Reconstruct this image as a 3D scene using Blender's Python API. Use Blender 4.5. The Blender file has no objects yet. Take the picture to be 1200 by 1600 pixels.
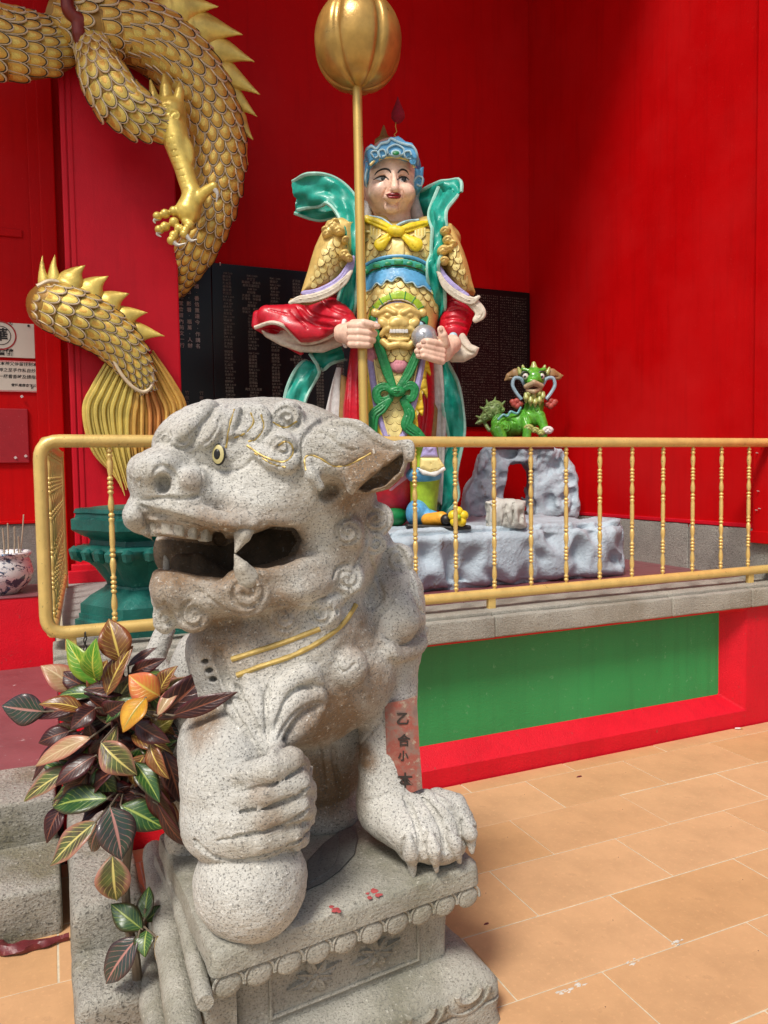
import bpy, bmesh, math, random
import numpy as np
from math import radians, sin, cos, tan, pi, sqrt, atan2
from mathutils import Vector, Matrix

random.seed(7); rng = np.random.default_rng(11)
scene = bpy.context.scene
COL = scene.collection

# ------------------------------------------------------------------ camera, sky, sun, exposure
FPX = 1190.0                                   # focal length in pixels of the 1200 x 1600 photograph
_yaw, _pit, _rol = radians(23.6), radians(3.1), radians(.82)
CAM = np.array([0.0, 0.0, 1.45])
_R0 = np.array([cos(_yaw), -sin(_yaw), 0.0])
CF = np.array([sin(_yaw)*cos(_pit), cos(_yaw)*cos(_pit), -sin(_pit)])
_U0 = np.array([sin(_yaw)*sin(_pit), cos(_yaw)*sin(_pit), cos(_pit)])
CR = _R0*cos(_rol) - _U0*sin(_rol)
CU = _U0*cos(_rol) + _R0*sin(_rol)
cam_d = bpy.data.cameras.new('camera'); cam = bpy.data.objects.new('camera', cam_d); COL.objects.link(cam)
cam_d.sensor_fit = 'VERTICAL'; cam_d.sensor_height = 36.0; cam_d.lens = FPX/1600*36.0
cam_d.clip_start = .05; cam_d.clip_end = 2000
cam.matrix_world = Matrix(((CR[0], CU[0], -CF[0], CAM[0]), (CR[1], CU[1], -CF[1], CAM[1]), (CR[2], CU[2], -CF[2], CAM[2]), (0, 0, 0, 1)))
scene.camera = cam

SUN_EL, SUN_AZ = radians(55), radians(228)     # azimuth of the sun seen from the court, clockwise from +Y
world = bpy.data.worlds.new('World'); scene.world = world; world.use_nodes = True
_nt = world.node_tree; _nt.nodes.clear()
_sky = _nt.nodes.new('ShaderNodeTexSky'); _sky.sky_type = 'NISHITA'; _sky.sun_disc = False
_sky.sun_elevation = SUN_EL; _sky.sun_rotation = SUN_AZ; _sky.air_density = 1.0; _sky.dust_density = 4.0; _sky.ozone_density = 1.0
_bg = _nt.nodes.new('ShaderNodeBackground'); _bg.inputs[1].default_value = .052
_wo = _nt.nodes.new('ShaderNodeOutputWorld')
_nt.links.new(_sky.outputs[0], _bg.inputs[0]); _nt.links.new(_bg.outputs[0], _wo.inputs[0])
sun_d = bpy.data.lights.new('sun', 'SUN'); sun_d.energy = 1.5; sun_d.angle = radians(14); sun_d.color = (1, .95, .88)
sun = bpy.data.objects.new('sun', sun_d); COL.objects.link(sun)
_sd = Vector((sin(SUN_AZ)*cos(SUN_EL), cos(SUN_AZ)*cos(SUN_EL), sin(SUN_EL)))
sun.rotation_euler = _sd.to_track_quat('Z', 'Y').to_euler(); sun.location = (-3, -6, 9)
vs = scene.view_settings; vs.view_transform = 'Standard'; vs.look = 'None'; vs.gamma = 1; vs.use_curve_mapping = False
vs.exposure = 1.08
scene.cycles.max_bounces = 6; scene.cycles.use_denoising = True
scene.cycles.caustics_reflective = False; scene.cycles.caustics_refractive = False

# ------------------------------------------------------------------ authoring helpers
def ray(x, y): return CR*(x-600)/FPX + CU*(800-y)/FPX + CF
def at(x, y, d): return CAM + d*ray(x, y)                       # point seen at (x, y), d metres in front
def on(x, y, axis, v):
    q = ray(x, y); return CAM + q*(v-CAM[axis])/q[axis]
def depth_on(x, y, axis, v): return (v-CAM[axis])/ray(x, y)[axis]
def proj(P):
    v = np.asarray(P, float)-CAM; d = v@CF
    return 600+FPX*(v@CR)/d, 800-FPX*(v@CU)/d, d

def srgb(r, g, b): return tuple(((c/255)/12.92 if c/255 <= .04045 else ((c/255+.055)/1.055)**2.4) for c in (r, g, b))

class NT:
    def __init__(s, name):
        s.m = bpy.data.materials.new(name); s.m.use_nodes = True; s.t = s.m.node_tree
        s.b = s.t.nodes['Principled BSDF']; s.tc = None
    def n(s, ty, **kw):
        o = s.t.nodes.new(ty)
        for k, v in kw.items():
            if k.startswith('i_'): o.inputs[int(k[2:]) if k[2:].isdigit() else k[2:].replace('_', ' ')].default_value = v
            else: setattr(o, k, v)
        return o
    def l(s, a, b): s.t.links.new(a, b)
    def coord(s, kind='Object', scale=(1, 1, 1)):
        tc = s.n('ShaderNodeTexCoord'); mp = s.n('ShaderNodeMapping'); mp.inputs['Scale'].default_value = scale
        s.l(tc.outputs[kind], mp.inputs[0]); return mp.outputs[0]
    def noise(s, co, scale, detail=4, rough=.6, dist=0):
        o = s.n('ShaderNodeTexNoise'); o.inputs['Scale'].default_value = scale; o.inputs['Detail'].default_value = detail
        o.inputs['Roughness'].default_value = rough; o.inputs['Distortion'].default_value = dist; s.l(co, o.inputs['Vector']); return o.outputs['Fac']
    def ramp(s, fac, stops):
        o = s.n('ShaderNodeValToRGB'); e = o.color_ramp.elements
        while len(e) < len(stops): e.new(.5)
        for q, (p, c) in zip(e, stops): q.position = p; q.color = (*c, 1) if len(c) == 3 else c
        s.l(fac, o.inputs[0]); return o.outputs[0]
    def fac(s, fac, a, b):
        o = s.n('ShaderNodeMapRange'); o.inputs[1].default_value = a; o.inputs[2].default_value = b; s.l(fac, o.inputs[0]); return o.outputs[0]
    def mix(s, f, a, b, mode='MIX'):
        o = s.n('ShaderNodeMix', data_type='RGBA', blend_type=mode)
        for sock, v in ((o.inputs[0], f), (o.inputs[6], a), (o.inputs[7], b)):
            if isinstance(v, (int, float)): sock.default_value = v
            elif isinstance(v, tuple): sock.default_value = (*v, 1) if len(v) == 3 else v
            else: s.l(v, sock)
        return o.outputs[2]
    def math(s, op, a, b=0):
        o = s.n('ShaderNodeMath', operation=op)
        for sock, v in ((o.inputs[0], a), (o.inputs[1], b)):
            if isinstance(v, (int, float)): sock.default_value = v
            else: s.l(v, sock)
        return o.outputs[0]
    def attr(s, name): return s.n('ShaderNodeAttribute', attribute_name=name).outputs
    def out(s, col=None, rough=.6, metal=0., bump=None, bs=.3, bd=.01, spec=.5, coat=0):
        b = s.b
        for k, v in (('Base Color', col), ('Roughness', rough), ('Metallic', metal)):
            if v is None: continue
            if isinstance(v, tuple): b.inputs[k].default_value = (*v, 1)
            elif isinstance(v, (int, float)): b.inputs[k].default_value = v
            else: s.l(v, b.inputs[k])
        b.inputs['Specular IOR Level'].default_value = spec; b.inputs['Coat Weight'].default_value = coat
        if bump is not None:
            o = s.n('ShaderNodeBump'); o.inputs['Strength'].default_value = bs; o.inputs['Distance'].default_value = bd
            s.l(bump, o.inputs['Height']); s.l(o.outputs[0], b.inputs['Normal'])
        return s.m

def scale_c(c, k): return tuple(min(1, x*k) for x in c)
def paint(name, c, rough=.45, var=.18, nscale=6, bscale=90, bs=.15, bd=.004, metal=0., spec=.5, wear=None, chips=0, coat=0, streak=0):
    """painted surface: slight tone variation, fine relief, optional worn specks"""
    t = NT(name); co = t.coord('Object')
    n1 = t.noise(co, nscale, 5); n2 = t.noise(co, bscale, 3)
    col = t.ramp(n1, [(.25, scale_c(c, 1-var)), (.5, c), (.75, scale_c(c, 1+var))])
    if wear:
        n3 = t.noise(co, chips or 40, 6, .7)
        col = t.mix(t.fac(n3, .63, .68), col, wear)
    if streak:
        n4 = t.noise(t.coord('Object', (7, 7, .45)), 3, 5, .65); n5 = t.noise(co, .9, 6, .6)
        col = t.mix(t.math('MULTIPLY', t.fac(n4, .50, .72), streak), col, scale_c(c, .55)); col = t.mix(t.math('MULTIPLY', t.fac(n5, .48, .66), streak), col, tuple(min(1, q*1.1+.02) for q in c))
    rr = t.math('ADD', t.math('MULTIPLY', n1, .25), rough-.12)
    return t.out(col, rr, metal, t.math('ADD', n2, t.math('MULTIPLY', n1, .6)), bs, bd, spec, coat)
def flat(name, c, rough=.5, metal=0., spec=.5, coat=0):
    t = NT(name); co = t.coord('Object'); n = t.noise(co, 38, 4); n2 = t.noise(co, 7, 5, .65); n3 = t.noise(co, 120, 3)
    col = t.mix(t.math('MULTIPLY', t.fac(n2, .50, .70), .45), t.ramp(n, [(.3, scale_c(c, .80)), (.7, scale_c(c, 1.15))]), scale_c(c, .60))
    return t.out(col, t.math('ADD', t.math('MULTIPLY', n2, .35), rough-.10), metal, t.math('ADD', n, t.math('MULTIPLY', n3, .4)), .14, .004, spec, coat)
def granite(name, c, dark=.35, speck=220, big=5, bs=.5, tint=None, tamt=.5, stain_attr=None):
    t = NT(name); co = t.coord('Object')
    n1 = t.noise(co, big, 5, .6); n2 = t.noise(co, speck*1.15, 2, .75); n3 = t.noise(co, speck*.6, 3, .7)
    base = t.ramp(n1, [(.3, scale_c(c, .78)), (.55, c), (.75, scale_c(c, 1.18))])
    if tint: base = t.mix(t.math('MULTIPLY', t.fac(t.noise(co, big*.6, 6, .65), .48, .66), tamt), base, tint)
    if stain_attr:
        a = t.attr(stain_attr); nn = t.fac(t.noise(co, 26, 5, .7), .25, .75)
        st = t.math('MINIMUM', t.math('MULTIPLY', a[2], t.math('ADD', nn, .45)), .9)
        base = t.mix(st, base, (.25, .15, .075)); soot_ = t.math('MULTIPLY', t.fac(a[2], 1.3, 1.8), t.math('MINIMUM', t.math('ADD', .62, t.math('MULTIPLY', nn, .36)), .94))  # high attribute values: brown stain plus mouth shade put into the colour
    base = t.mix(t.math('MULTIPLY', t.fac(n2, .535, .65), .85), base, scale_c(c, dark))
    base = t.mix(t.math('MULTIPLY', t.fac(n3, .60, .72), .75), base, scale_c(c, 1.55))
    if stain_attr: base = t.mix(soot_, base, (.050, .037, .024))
    h = t.math('ADD', t.math('MULTIPLY', n2, .35), t.math('ADD', n3, t.math('MULTIPLY', t.noise(t.coord('Object', (1, 1, 2.2)), 60, 4, .75), 1.6)))
    return t.out(base, .82, 0, h, bs, .006, .3)

# ------------------------------------------------------------------ objects
def thing(name, label, cat, loc=(0, 0, 0), group=None):
    o = bpy.data.objects.new(name, None); COL.objects.link(o); o.location = loc; o.empty_display_size = .1
    tag(o, label, cat, group); return o
def tag(o, label=None, cat=None, group=None, kind=None):
    if label: o['label'] = label
    if cat: o['category'] = cat
    if group: o['group'] = group
    if kind: o['kind'] = kind
    return o
def wloc(o):
    if o.type != 'EMPTY': return Vector((0, 0, 0))          # meshes keep world coordinates
    v = Vector(o.location)
    return v + wloc(o.parent) if o.parent else v
def link(name, me, parent=None, kind=None, label=None):
    """mesh data in world coordinates; the object is parented with its world position kept"""
    o = bpy.data.objects.new(name, me); COL.objects.link(o)
    if parent is not None:
        o.parent = parent; o.matrix_parent_inverse = Matrix.Translation(-wloc(parent))
    if kind: o['kind'] = kind
    if label: o['label'] = label
    return o
def npmesh(name, V, Q, mat=None, smooth=True):
    """V (n,3), Q (m,3|4) -> mesh"""
    me = bpy.data.meshes.new(name); V = np.ascontiguousarray(V, np.float32); Q = np.ascontiguousarray(Q, np.int32)
    m, k = Q.shape
    me.vertices.add(len(V)); me.vertices.foreach_set('co', V.ravel())
    me.loops.add(m*k); me.loops.foreach_set('vertex_index', Q.ravel())
    me.polygons.add(m); me.polygons.foreach_set('loop_start', np.arange(0, m*k, k, dtype=np.int32))
    me.polygons.foreach_set('use_smooth', np.full(m, smooth, bool))
    me.update(calc_edges=True); me.validate()
    if mat: me.materials.append(mat)
    return me
class MB:
    """collects simple shapes into one mesh"""
    def __init__(s): s.v = []; s.f = []
    def add(s, V, Fc):
        o = len(s.v); s.v += [tuple(map(float, p)) for p in V]; s.f += [tuple(i+o for i in q) for q in Fc]; return s
    def box(s, lo, hi, b=0.0):
        lo = np.array(lo, float); hi = np.array(hi, float)
        if b <= 0:
            V = [(x, y, z) for x in (lo[0], hi[0]) for y in (lo[1], hi[1]) for z in (lo[2], hi[2])]
            return s.add(V, [(0, 1, 3, 2), (4, 6, 7, 5), (0, 4, 5, 1), (2, 3, 7, 6), (0, 2, 6, 4), (1, 5, 7, 3)])
        bm = bmesh.new(); bmesh.ops.create_cube(bm, size=1)
        for v in bm.verts: v.co = Vector([(lo[i]+hi[i])/2 + v.co[i]*(hi[i]-lo[i]) for i in range(3)])
        b = min(b, .49*min(hi-lo))
        bmesh.ops.bevel(bm, geom=bm.edges[:], offset=b, segments=2, affect='EDGES', profile=.6)
        bm.verts.index_update()
        s.add([v.co for v in bm.verts], [[v.index for v in f.verts] for f in bm.faces]); bm.free(); return s
    def ring(s, rings, close=True, cap=True):
        n = len(rings[0]); V = [p for r in rings for p in r]; Fc = []
        for i in range(len(rings)-1):
            for j in range(n if close else n-1):
                a, b = i*n+j, i*n+(j+1) % n; Fc.append((a, b, b+n, a+n))
        if cap and close: Fc.append(tuple(range(n))[::-1]); Fc.append(tuple(range((len(rings)-1)*n, len(rings)*n)))
        return s.add(V, Fc)
    def tube(s, pts, rad, n=10, cap=True):
        pts = np.array(pts, float); m = len(pts); rad = np.broadcast_to(np.array(rad, float), (m,))
        T = np.gradient(pts, axis=0); T /= np.linalg.norm(T, axis=1)[:, None]+1e-12
        u = np.cross(T[0], (0, 0, 1.)); u = u if np.linalg.norm(u) > .1 else np.cross(T[0], (1., 0, 0)); u /= np.linalg.norm(u)
        R = []
        for i in range(m):
            u = u - T[i]*(u@T[i]); u /= np.linalg.norm(u); w = np.cross(T[i], u)
            R.append([pts[i]+rad[i]*(cos(2*pi*j/n)*u + sin(2*pi*j/n)*w) for j in range(n)])
        return s.ring(R, True, cap)
    def lathe(s, prof, c=(0, 0, 0), n=24, cap=True):
        return s.ring([[(c[0]+r*cos(2*pi*j/n), c[1]+r*sin(2*pi*j/n), c[2]+z) for j in range(n)] for r, z in prof], True, cap)
    def loft(s, polys, cap=True): return s.ring(polys, True, cap)
    def build(s, name, mat, parent=None, smooth=False, kind=None, label=None, sharp=None):
        me = bpy.data.meshes.new(name); me.from_pydata(s.v, [], s.f); me.update()
        bm = bmesh.new(); bm.from_mesh(me); bmesh.ops.recalc_face_normals(bm, faces=bm.faces); bm.to_mesh(me); bm.free()
        if mat: me.materials.append(mat)
        if smooth:
            me.polygons.foreach_set('use_smooth', np.full(len(me.polygons), True))
            try: me.set_sharp_from_angle(angle=radians(sharp or 40))
            except Exception: pass
        return link(name, me, parent, kind, label)

def spline(pts, n=8):
    """Catmull-Rom through the points (any dimension)"""
    P = np.array(pts, float); P = np.vstack([2*P[0]-P[1], P, 2*P[-1]-P[-2]]); o = []
    for i in range(1, len(P)-2):
        for t in np.linspace(0, 1, n, endpoint=False):
            a, b, c, d = P[i-1:i+3]
            o.append(.5*((2*b)+(c-a)*t+(2*a-5*b+4*c-d)*t*t+(3*b-a-3*c+d)*t**3))
    o.append(P[-2]); return np.array(o)

# ------------------------------------------------------------------ implicit sculpting (signed distance on a grid -> one continuous surface)
class Sdf:
    """grid in camera-aligned metres (u right, v up, w away); primitives take (px, py, depth) and radii in pixels of the photograph / metres in depth"""
    def __init__(s, x0, x1, y0, y1, w0, w1, h):
        us = [(x-600)/FPX*w for x in (x0, x1) for w in (w0, w1)]; vsn = [(800-y)/FPX*w for y in (y0, y1) for w in (w0, w1)]
        s.h = h; s.lo = np.array([min(us), min(vsn), w0], np.float32)
        hi = np.array([max(us), max(vsn), w1]); s.n = np.maximum(np.ceil((hi-s.lo)/h).astype(int)+1, 4)
        s.f = np.full(s.n, .5, np.float32)
        s.ax = [s.lo[i]+h*np.arange(s.n[i], dtype=np.float32) for i in range(3)]
    def c(s, p): x, y, w = p; return np.array([(x-600)/FPX*w, (800-y)/FPX*w, w], np.float32)
    def _sl(s, lo, hi):
        a = np.clip(np.floor((np.array(lo)-s.lo)/s.h).astype(int), 0, s.n); b = np.clip(np.ceil((np.array(hi)-s.lo)/s.h).astype(int)+1, 0, s.n)
        if (b <= a).any(): return None, None
        sl = tuple(slice(i, j) for i, j in zip(a, b))
        return sl, (s.ax[0][sl[0]][:, None, None], s.ax[1][sl[1]][None, :, None], s.ax[2][sl[2]][None, None, :])
    def _mix(s, sl, d, k, sub):
        a = s.f[sl]
        if sub:
            e = -d
            if k > 0: q = np.maximum(k-np.abs(a-e), 0)/k; s.f[sl] = np.maximum(a, e)+q*q*k*.25
            else: s.f[sl] = np.maximum(a, e)
        else:
            if k > 0: q = np.maximum(k-np.abs(a-d), 0)/k; s.f[sl] = np.minimum(a, d)-q*q*k*.25
            else: s.f[sl] = np.minimum(a, d)
    def ell(s, p, rx, ry, rd, rot=0, k=.02, sub=False, yaw=0):
        """ellipsoid; rx, ry in pixels, rd in metres, rot in the picture plane (degrees, anticlockwise), yaw about the vertical"""
        c = s.c(p); m = p[2]/FPX; r = np.array([rx*m, ry*m, rd], np.float32); R = max(r)+k+3*s.h
        sl, X = s._sl(c-R, c+R)
        if sl is None: return s
        x, y, z = X[0]-c[0], X[1]-c[1], X[2]-c[2]
        if yaw: cy, sy = cos(radians(yaw)), sin(radians(yaw)); x, z = x*cy+z*sy, -x*sy+z*cy
        if rot: cr, sr = cos(radians(rot)), sin(radians(rot)); x, y = x*cr+y*sr, -x*sr+y*cr
        k0 = np.sqrt((x/r[0])**2+(y/r[1])**2+(z/r[2])**2); k1 = np.sqrt((x/r[0]**2)**2+(y/r[1]**2)**2+(z/r[2]**2)**2)+1e-6
        s._mix(sl, (k0*(k0-1)/k1).astype(np.float32), k, sub); return s
    def ch(s, P, rad, k=.01, sub=False, px=True, flat=1.0):
        """chain of tapering capsules; rad in pixels at that depth (metres if px=False); flat<1 squashes it in depth"""
        C = [s.c(p) for p in P]; r = np.broadcast_to(np.array(rad, float), (len(P),))
        r = [ri*(p[2]/FPX if px else 1) for ri, p in zip(r, P)]
        if len(C) == 1: C = C*2; r = r*2
        allo = np.min([c-q for c, q in zip(C, r)], 0)-k-3*s.h; alhi = np.max([c+q for c, q in zip(C, r)], 0)+k+3*s.h
        sl, X = s._sl(allo, alhi)
        if sl is None: return s
        D = np.full([len(s.ax[i][sl[i]]) for i in range(3)], .5, np.float32); base = [q.start for q in sl]
        for a, b, ra, rb in zip(C[:-1], C[1:], r[:-1], r[1:]):
            m = max(ra, rb)+k+3*s.h
            s2, X2 = s._sl(np.minimum(a, b)-m, np.maximum(a, b)+m)
            if s2 is None: continue
            s2 = tuple(slice(max(q.start, o.start), min(q.stop, o.stop)) for q, o in zip(s2, sl))
            X2 = (s.ax[0][s2[0]][:, None, None], s.ax[1][s2[1]][None, :, None], s.ax[2][s2[2]][None, None, :])
            ab = b-a; L = float(ab@ab)+1e-12
            x, y, z = X2[0]-a[0], X2[1]-a[1], X2[2]-a[2]
            t = np.clip((x*ab[0]+y*ab[1]+z*ab[2])/L, 0, 1)
            d = np.sqrt((x-t*ab[0])**2+(y-t*ab[1])**2+((z-t*ab[2])/flat)**2)-(ra+t*(rb-ra))
            loc = tuple(slice(q.start-o, q.stop-o) for q, o in zip(s2, base))
            D[loc] = np.minimum(D[loc], d)
        s._mix(sl, D, k, sub); return s
    def prism(s, poly, w0, w1, k=.01, sub=False, dref=None, rnd=.0):
        """outline in pixels at depth dref, between depths w0 and w1"""
        dref = dref or (w0+w1)/2
        P = np.array([[(x-600)/FPX*dref, (800-y)/FPX*dref] for x, y in poly], np.float32); pad = k+3*s.h+rnd
        sl, X = s._sl([*(P.min(0)-pad), w0-pad], [*(P.max(0)+pad), w1+pad])
        x = X[0][:, :, 0]; y = X[1][:, :, 0]; d = np.full((x.shape[0], y.shape[1]), 1e9, np.float32); sg = np.ones_like(d)
        n = len(P)
        for i in range(n):
            a, b = P[i], P[i-1]; e = b-a; wx, wy = x-a[0], y-a[1]
            t = np.clip((wx*e[0]+wy*e[1])/(e@e+1e-12), 0, 1); d = np.minimum(d, (wx-e[0]*t)**2+(wy-e[1]*t)**2)
            c1 = (y >= a[1]); c2 = (y < b[1]); c3 = (e[0]*wy > e[1]*wx)
            fl = (c1 & c2 & c3) | (~c1 & ~c2 & ~c3); sg = np.where(fl, -sg, sg)
        d2 = (sg*np.sqrt(d))[:, :, None]; dz = np.abs(X[2]-(w0+w1)/2)-(w1-w0)/2
        q = np.sqrt(np.maximum(d2+rnd, 0)**2+np.maximum(dz+rnd, 0)**2)+np.minimum(np.maximum(d2+rnd, dz+rnd), 0)-rnd
        s._mix(sl, q.astype(np.float32), k, sub); return s
    def surf(s, x, y, w0=None, default=None):
        """depth of the first surface met along the line of sight through (x, y)"""
        w = np.arange(w0 or s.lo[2]+s.h, s.ax[2][-1]-s.h, s.h*.5)
        I = np.stack([((x-600)/FPX*w-s.lo[0])/s.h, ((800-y)/FPX*w-s.lo[1])/s.h, (w-s.lo[2])/s.h])
        ok = ((I >= 0) & (I < (s.n-1)[:, None])).all(0)
        if not ok.any(): return default
        I = I[:, ok]; w = w[ok]; i0 = I.astype(int); fr = I-i0; v = 0
        for dx in (0, 1):
            for dy in (0, 1):
                for dz in (0, 1):
                    wt = (fr[0] if dx else 1-fr[0])*(fr[1] if dy else 1-fr[1])*(fr[2] if dz else 1-fr[2])
                    v = v+wt*s.f[i0[0]+dx, i0[1]+dy, i0[2]+dz]
        q = np.nonzero(v < 0)[0]
        return float(w[q[0]]) if len(q) else default
    def snap(s, pts, off=0.0):
        """pixel path -> path on the surface; points off the body take the nearest depth of their neighbours"""
        D = [s.surf(x, y) for x, y in pts]; good = [d for d in D if d is not None]
        if not good: return []
        last = good[0]; o = []
        for (x, y), d in zip(pts, D):
            if d is None: d = last
            last = d; o.append((x, y, d+off))
        return o
    def groove(s, pts, r, off=0.0, k=.002, n=6, taper=True):
        r = r*1.25
        P = spline(pts, n) if len(pts) > 2 else np.array(pts, float); S = s.snap(P, off)
        if not S: return s
        rr = np.full(len(S), float(r))
        if taper: rr *= np.clip(np.minimum(np.arange(len(S)), np.arange(len(S))[::-1])/max(1, len(S)*.15), .35, 1)
        return s.ch(S, rr, k, True)
    def ridge(s, pts, r, off=0.0, k=.01, n=6, taper=True):
        P = spline(pts, n) if len(pts) > 2 else np.array(pts, float); S = s.snap(P, off)
        if not S: return s
        rr = np.broadcast_to(np.array(r, float), (len(pts),)) if np.ndim(r) else np.full(len(S), float(r))
        if np.ndim(r): rr = np.interp(np.linspace(0, 1, len(S)), np.linspace(0, 1, len(pts)), rr)
        if taper: rr = rr*np.clip(np.minimum(np.arange(len(S)), np.arange(len(S))[::-1])/max(1, len(S)*.2), .4, 1)
        return s.ch(S, rr, k)
    def curl(s, x, y, r, turns=1.6, a0=0, cw=1, bump=.6, g=None, ry=None, rot=0):
        """carved snail curl: a domed boss with a spiral groove"""
        d = s.surf(x, y)
        if d is None: return s
        ry = ry or r; m = d/FPX
        if bump: s.ell((x, y, d+r*m*.25), r, ry, r*m*bump+r*m*.25, rot, k=r*m*.35)
        N = int(14*turns); P = []
        for i in range(N+1):
            t = i/N; R = .10+.76*t; a = radians(a0)+cw*2*pi*turns*t
            ex, ey = R*r*cos(a), R*ry*sin(a); cr, sr = cos(radians(rot)), sin(radians(rot))
            P.append((x+ex*cr+ey*sr, y-(-ex*sr+ey*cr)))
        S = s.snap(P)
        if S: s.ch(S, g or max(3.2, r*.16), .001, True)
        return s
    def rough(s, amp, scale, seed=0):
        """broad uneven hand-carved relief"""
        rs = np.random.default_rng(seed); g = rs.standard_normal([max(3, int(n*s.h*scale)+3) for n in s.n]).astype(np.float32)
        for ax in range(3):
            m = g.shape[ax]; t = np.linspace(1, m-2.001, s.n[ax]); i = t.astype(int); q = (t-i).astype(np.float32); q = q*q*(3-2*q)
            sh = [1, 1, 1]; sh[ax] = -1; q = q.reshape(sh)
            g = np.take(g, i, ax)*(1-q)+np.take(g, i+1, ax)*q
        s.f += amp*g; return s
    def mesh(s, world=True):
        f = s.f; ins = f < 0
        for ax in range(3):
            a = [slice(None)]*3; a[ax] = [0, -1]; ins[tuple(a)] = False
        f = np.where(ins, np.minimum(f, -1e-6), np.maximum(f, 1e-6))
        n = np.array(f.shape)-1
        cnt = np.zeros(n, np.int8)
        for dx in (0, 1):
            for dy in (0, 1):
                for dz in (0, 1): cnt += ins[dx:dx+n[0], dy:dy+n[1], dz:dz+n[2]]
        act = (cnt > 0) & (cnt < 8); I = np.argwhere(act); idx = np.full(n, -1, np.int32); idx[act] = np.arange(len(I))
        acc = np.zeros((len(I), 3), np.float32); num = np.zeros(len(I), np.float32)
        for ax in range(3):
            o1, o2 = [i for i in range(3) if i != ax]
            for a in (0, 1):
                for b in (0, 1):
                    p = I.copy(); p[:, o1] += a; p[:, o2] += b; q = p.copy(); q[:, ax] += 1
                    fa = f[p[:, 0], p[:, 1], p[:, 2]]; fb = f[q[:, 0], q[:, 1], q[:, 2]]; m = (fa < 0) != (fb < 0)
                    t = np.where(m, fa/(fa-fb+1e-12), 0); w = np.zeros((len(I), 3), np.float32)
                    w[:, o1] = a; w[:, o2] = b; w[:, ax] = t; acc += w*m[:, None]; num += m
        V = s.lo+(I+acc/num[:, None])*s.h
        Qs = []
        for ax in range(3):
            o1, o2 = [(1, 2), (2, 0), (0, 1)][ax]
            sl0 = [slice(1, -1)]*3; sl0[ax] = slice(0, -1); sl1 = list(sl0); sl1[ax] = slice(1, None)
            A = ins[tuple(sl0)]; B = ins[tuple(sl1)]; E = np.argwhere(A != B)
            if not len(E): continue
            pos = E+1; pos[:, ax] -= 1; sg = A[E[:, 0], E[:, 1], E[:, 2]]
            def cell(a, b):
                c = pos.copy(); c[:, o1] -= a; c[:, o2] -= b; return idx[c[:, 0], c[:, 1], c[:, 2]]
            q = np.stack([cell(1, 1), cell(0, 1), cell(0, 0), cell(1, 0)], 1)
            q[~sg] = q[~sg][:, ::-1]; Qs.append(q)
        Q = np.concatenate(Qs); Q = Q[(Q >= 0).all(1)]
        # the camera-aligned axes are left-handed: flip so that faces point outwards
        Q = Q[:, ::-1]
        W = CAM+V[:, 0:1]*CR+V[:, 1:2]*CU+V[:, 2:3]*CF if world else V
        s.V = V
        return W.astype(np.float32), Q
    def build(s, name, mat, parent=None, kind=None, label=None, stain=None, soot=None):
        W, Q = s.mesh(); me = npmesh(name, W, Q, mat)
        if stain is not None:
            a = me.attributes.new('stain', 'FLOAT', 'POINT'); v = np.zeros(len(W), np.float32)  # carries the brown stain and, in high values, the painted mouth shade
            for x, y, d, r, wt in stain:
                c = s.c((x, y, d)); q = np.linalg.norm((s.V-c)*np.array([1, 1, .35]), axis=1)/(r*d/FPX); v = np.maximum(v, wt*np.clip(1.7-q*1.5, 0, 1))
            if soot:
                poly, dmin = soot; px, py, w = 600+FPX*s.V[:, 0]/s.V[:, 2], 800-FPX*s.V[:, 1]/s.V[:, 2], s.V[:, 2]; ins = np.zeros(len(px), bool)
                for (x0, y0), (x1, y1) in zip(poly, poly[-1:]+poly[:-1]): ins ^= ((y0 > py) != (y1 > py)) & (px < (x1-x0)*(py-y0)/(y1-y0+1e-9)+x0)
                v = np.where(ins & (w > dmin), np.maximum(v, 1.5+np.clip((w-dmin)*8, 0, .8)), v)  # shade of the mouth cavity painted over its brown stain, by outline and depth
            a.data.foreach_set('value', v)
        s.f = None
        return link(name, me, parent, kind, label)

def ribbon(name, mat, parent, path, width, thick=.012, n=8, dirs=None, kind=None, wav=0, edge=None, edge_name='hem'):
    """cloth band with real thickness along 3-D points; width per point (m); dirs = direction across the band per point"""
    P = spline(path, n); m = len(P)
    Wd = np.interp(np.linspace(0, 1, m), np.linspace(0, 1, len(path)), np.broadcast_to(np.array(width, float), (len(path),)))
    if dirs is None: D = np.tile(CR, (m, 1))
    else:
        D = np.array([np.asarray(q, float) for q in dirs]); D = np.stack([np.interp(np.linspace(0, 1, m), np.linspace(0, 1, len(D)), D[:, i]) for i in range(3)], 1)
    T = np.gradient(P, axis=0); T /= np.linalg.norm(T, axis=1)[:, None]
    D = D/np.linalg.norm(D, axis=1)[:, None]; D = D-T*(D*T).sum(1)[:, None]; D /= np.linalg.norm(D, axis=1)[:, None]; N = np.cross(T, D)
    K = 9; rings = []
    for i in range(m):
        up = []; dn = []
        for j in range(K):
            t = j/(K-1)*2-1; off = wav*(sin(t*4.2+i*.35)+.6*cos(t*7-i*.21))
            c = P[i]+D[i]*t*Wd[i]/2+N[i]*off; th = thick*(.5+.5*sqrt(max(0, 1-t*t)))
            up.append(c+N[i]*th/2); dn.append(c-N[i]*th/2)
        rings.append(up+dn[::-1])
    b = MB(); b.ring(rings); o = b.build(name, mat, parent, smooth=True, sharp=70, kind=kind)
    if edge:
        for sgn in (0, K-1):
            e = MB(); e.tube([rings[i][sgn]*.5+rings[i][2*K-1-sgn]*.5 for i in range(m)], thick*.62, 6); e.build(edge_name, edge, o, smooth=True)
    return o

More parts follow.
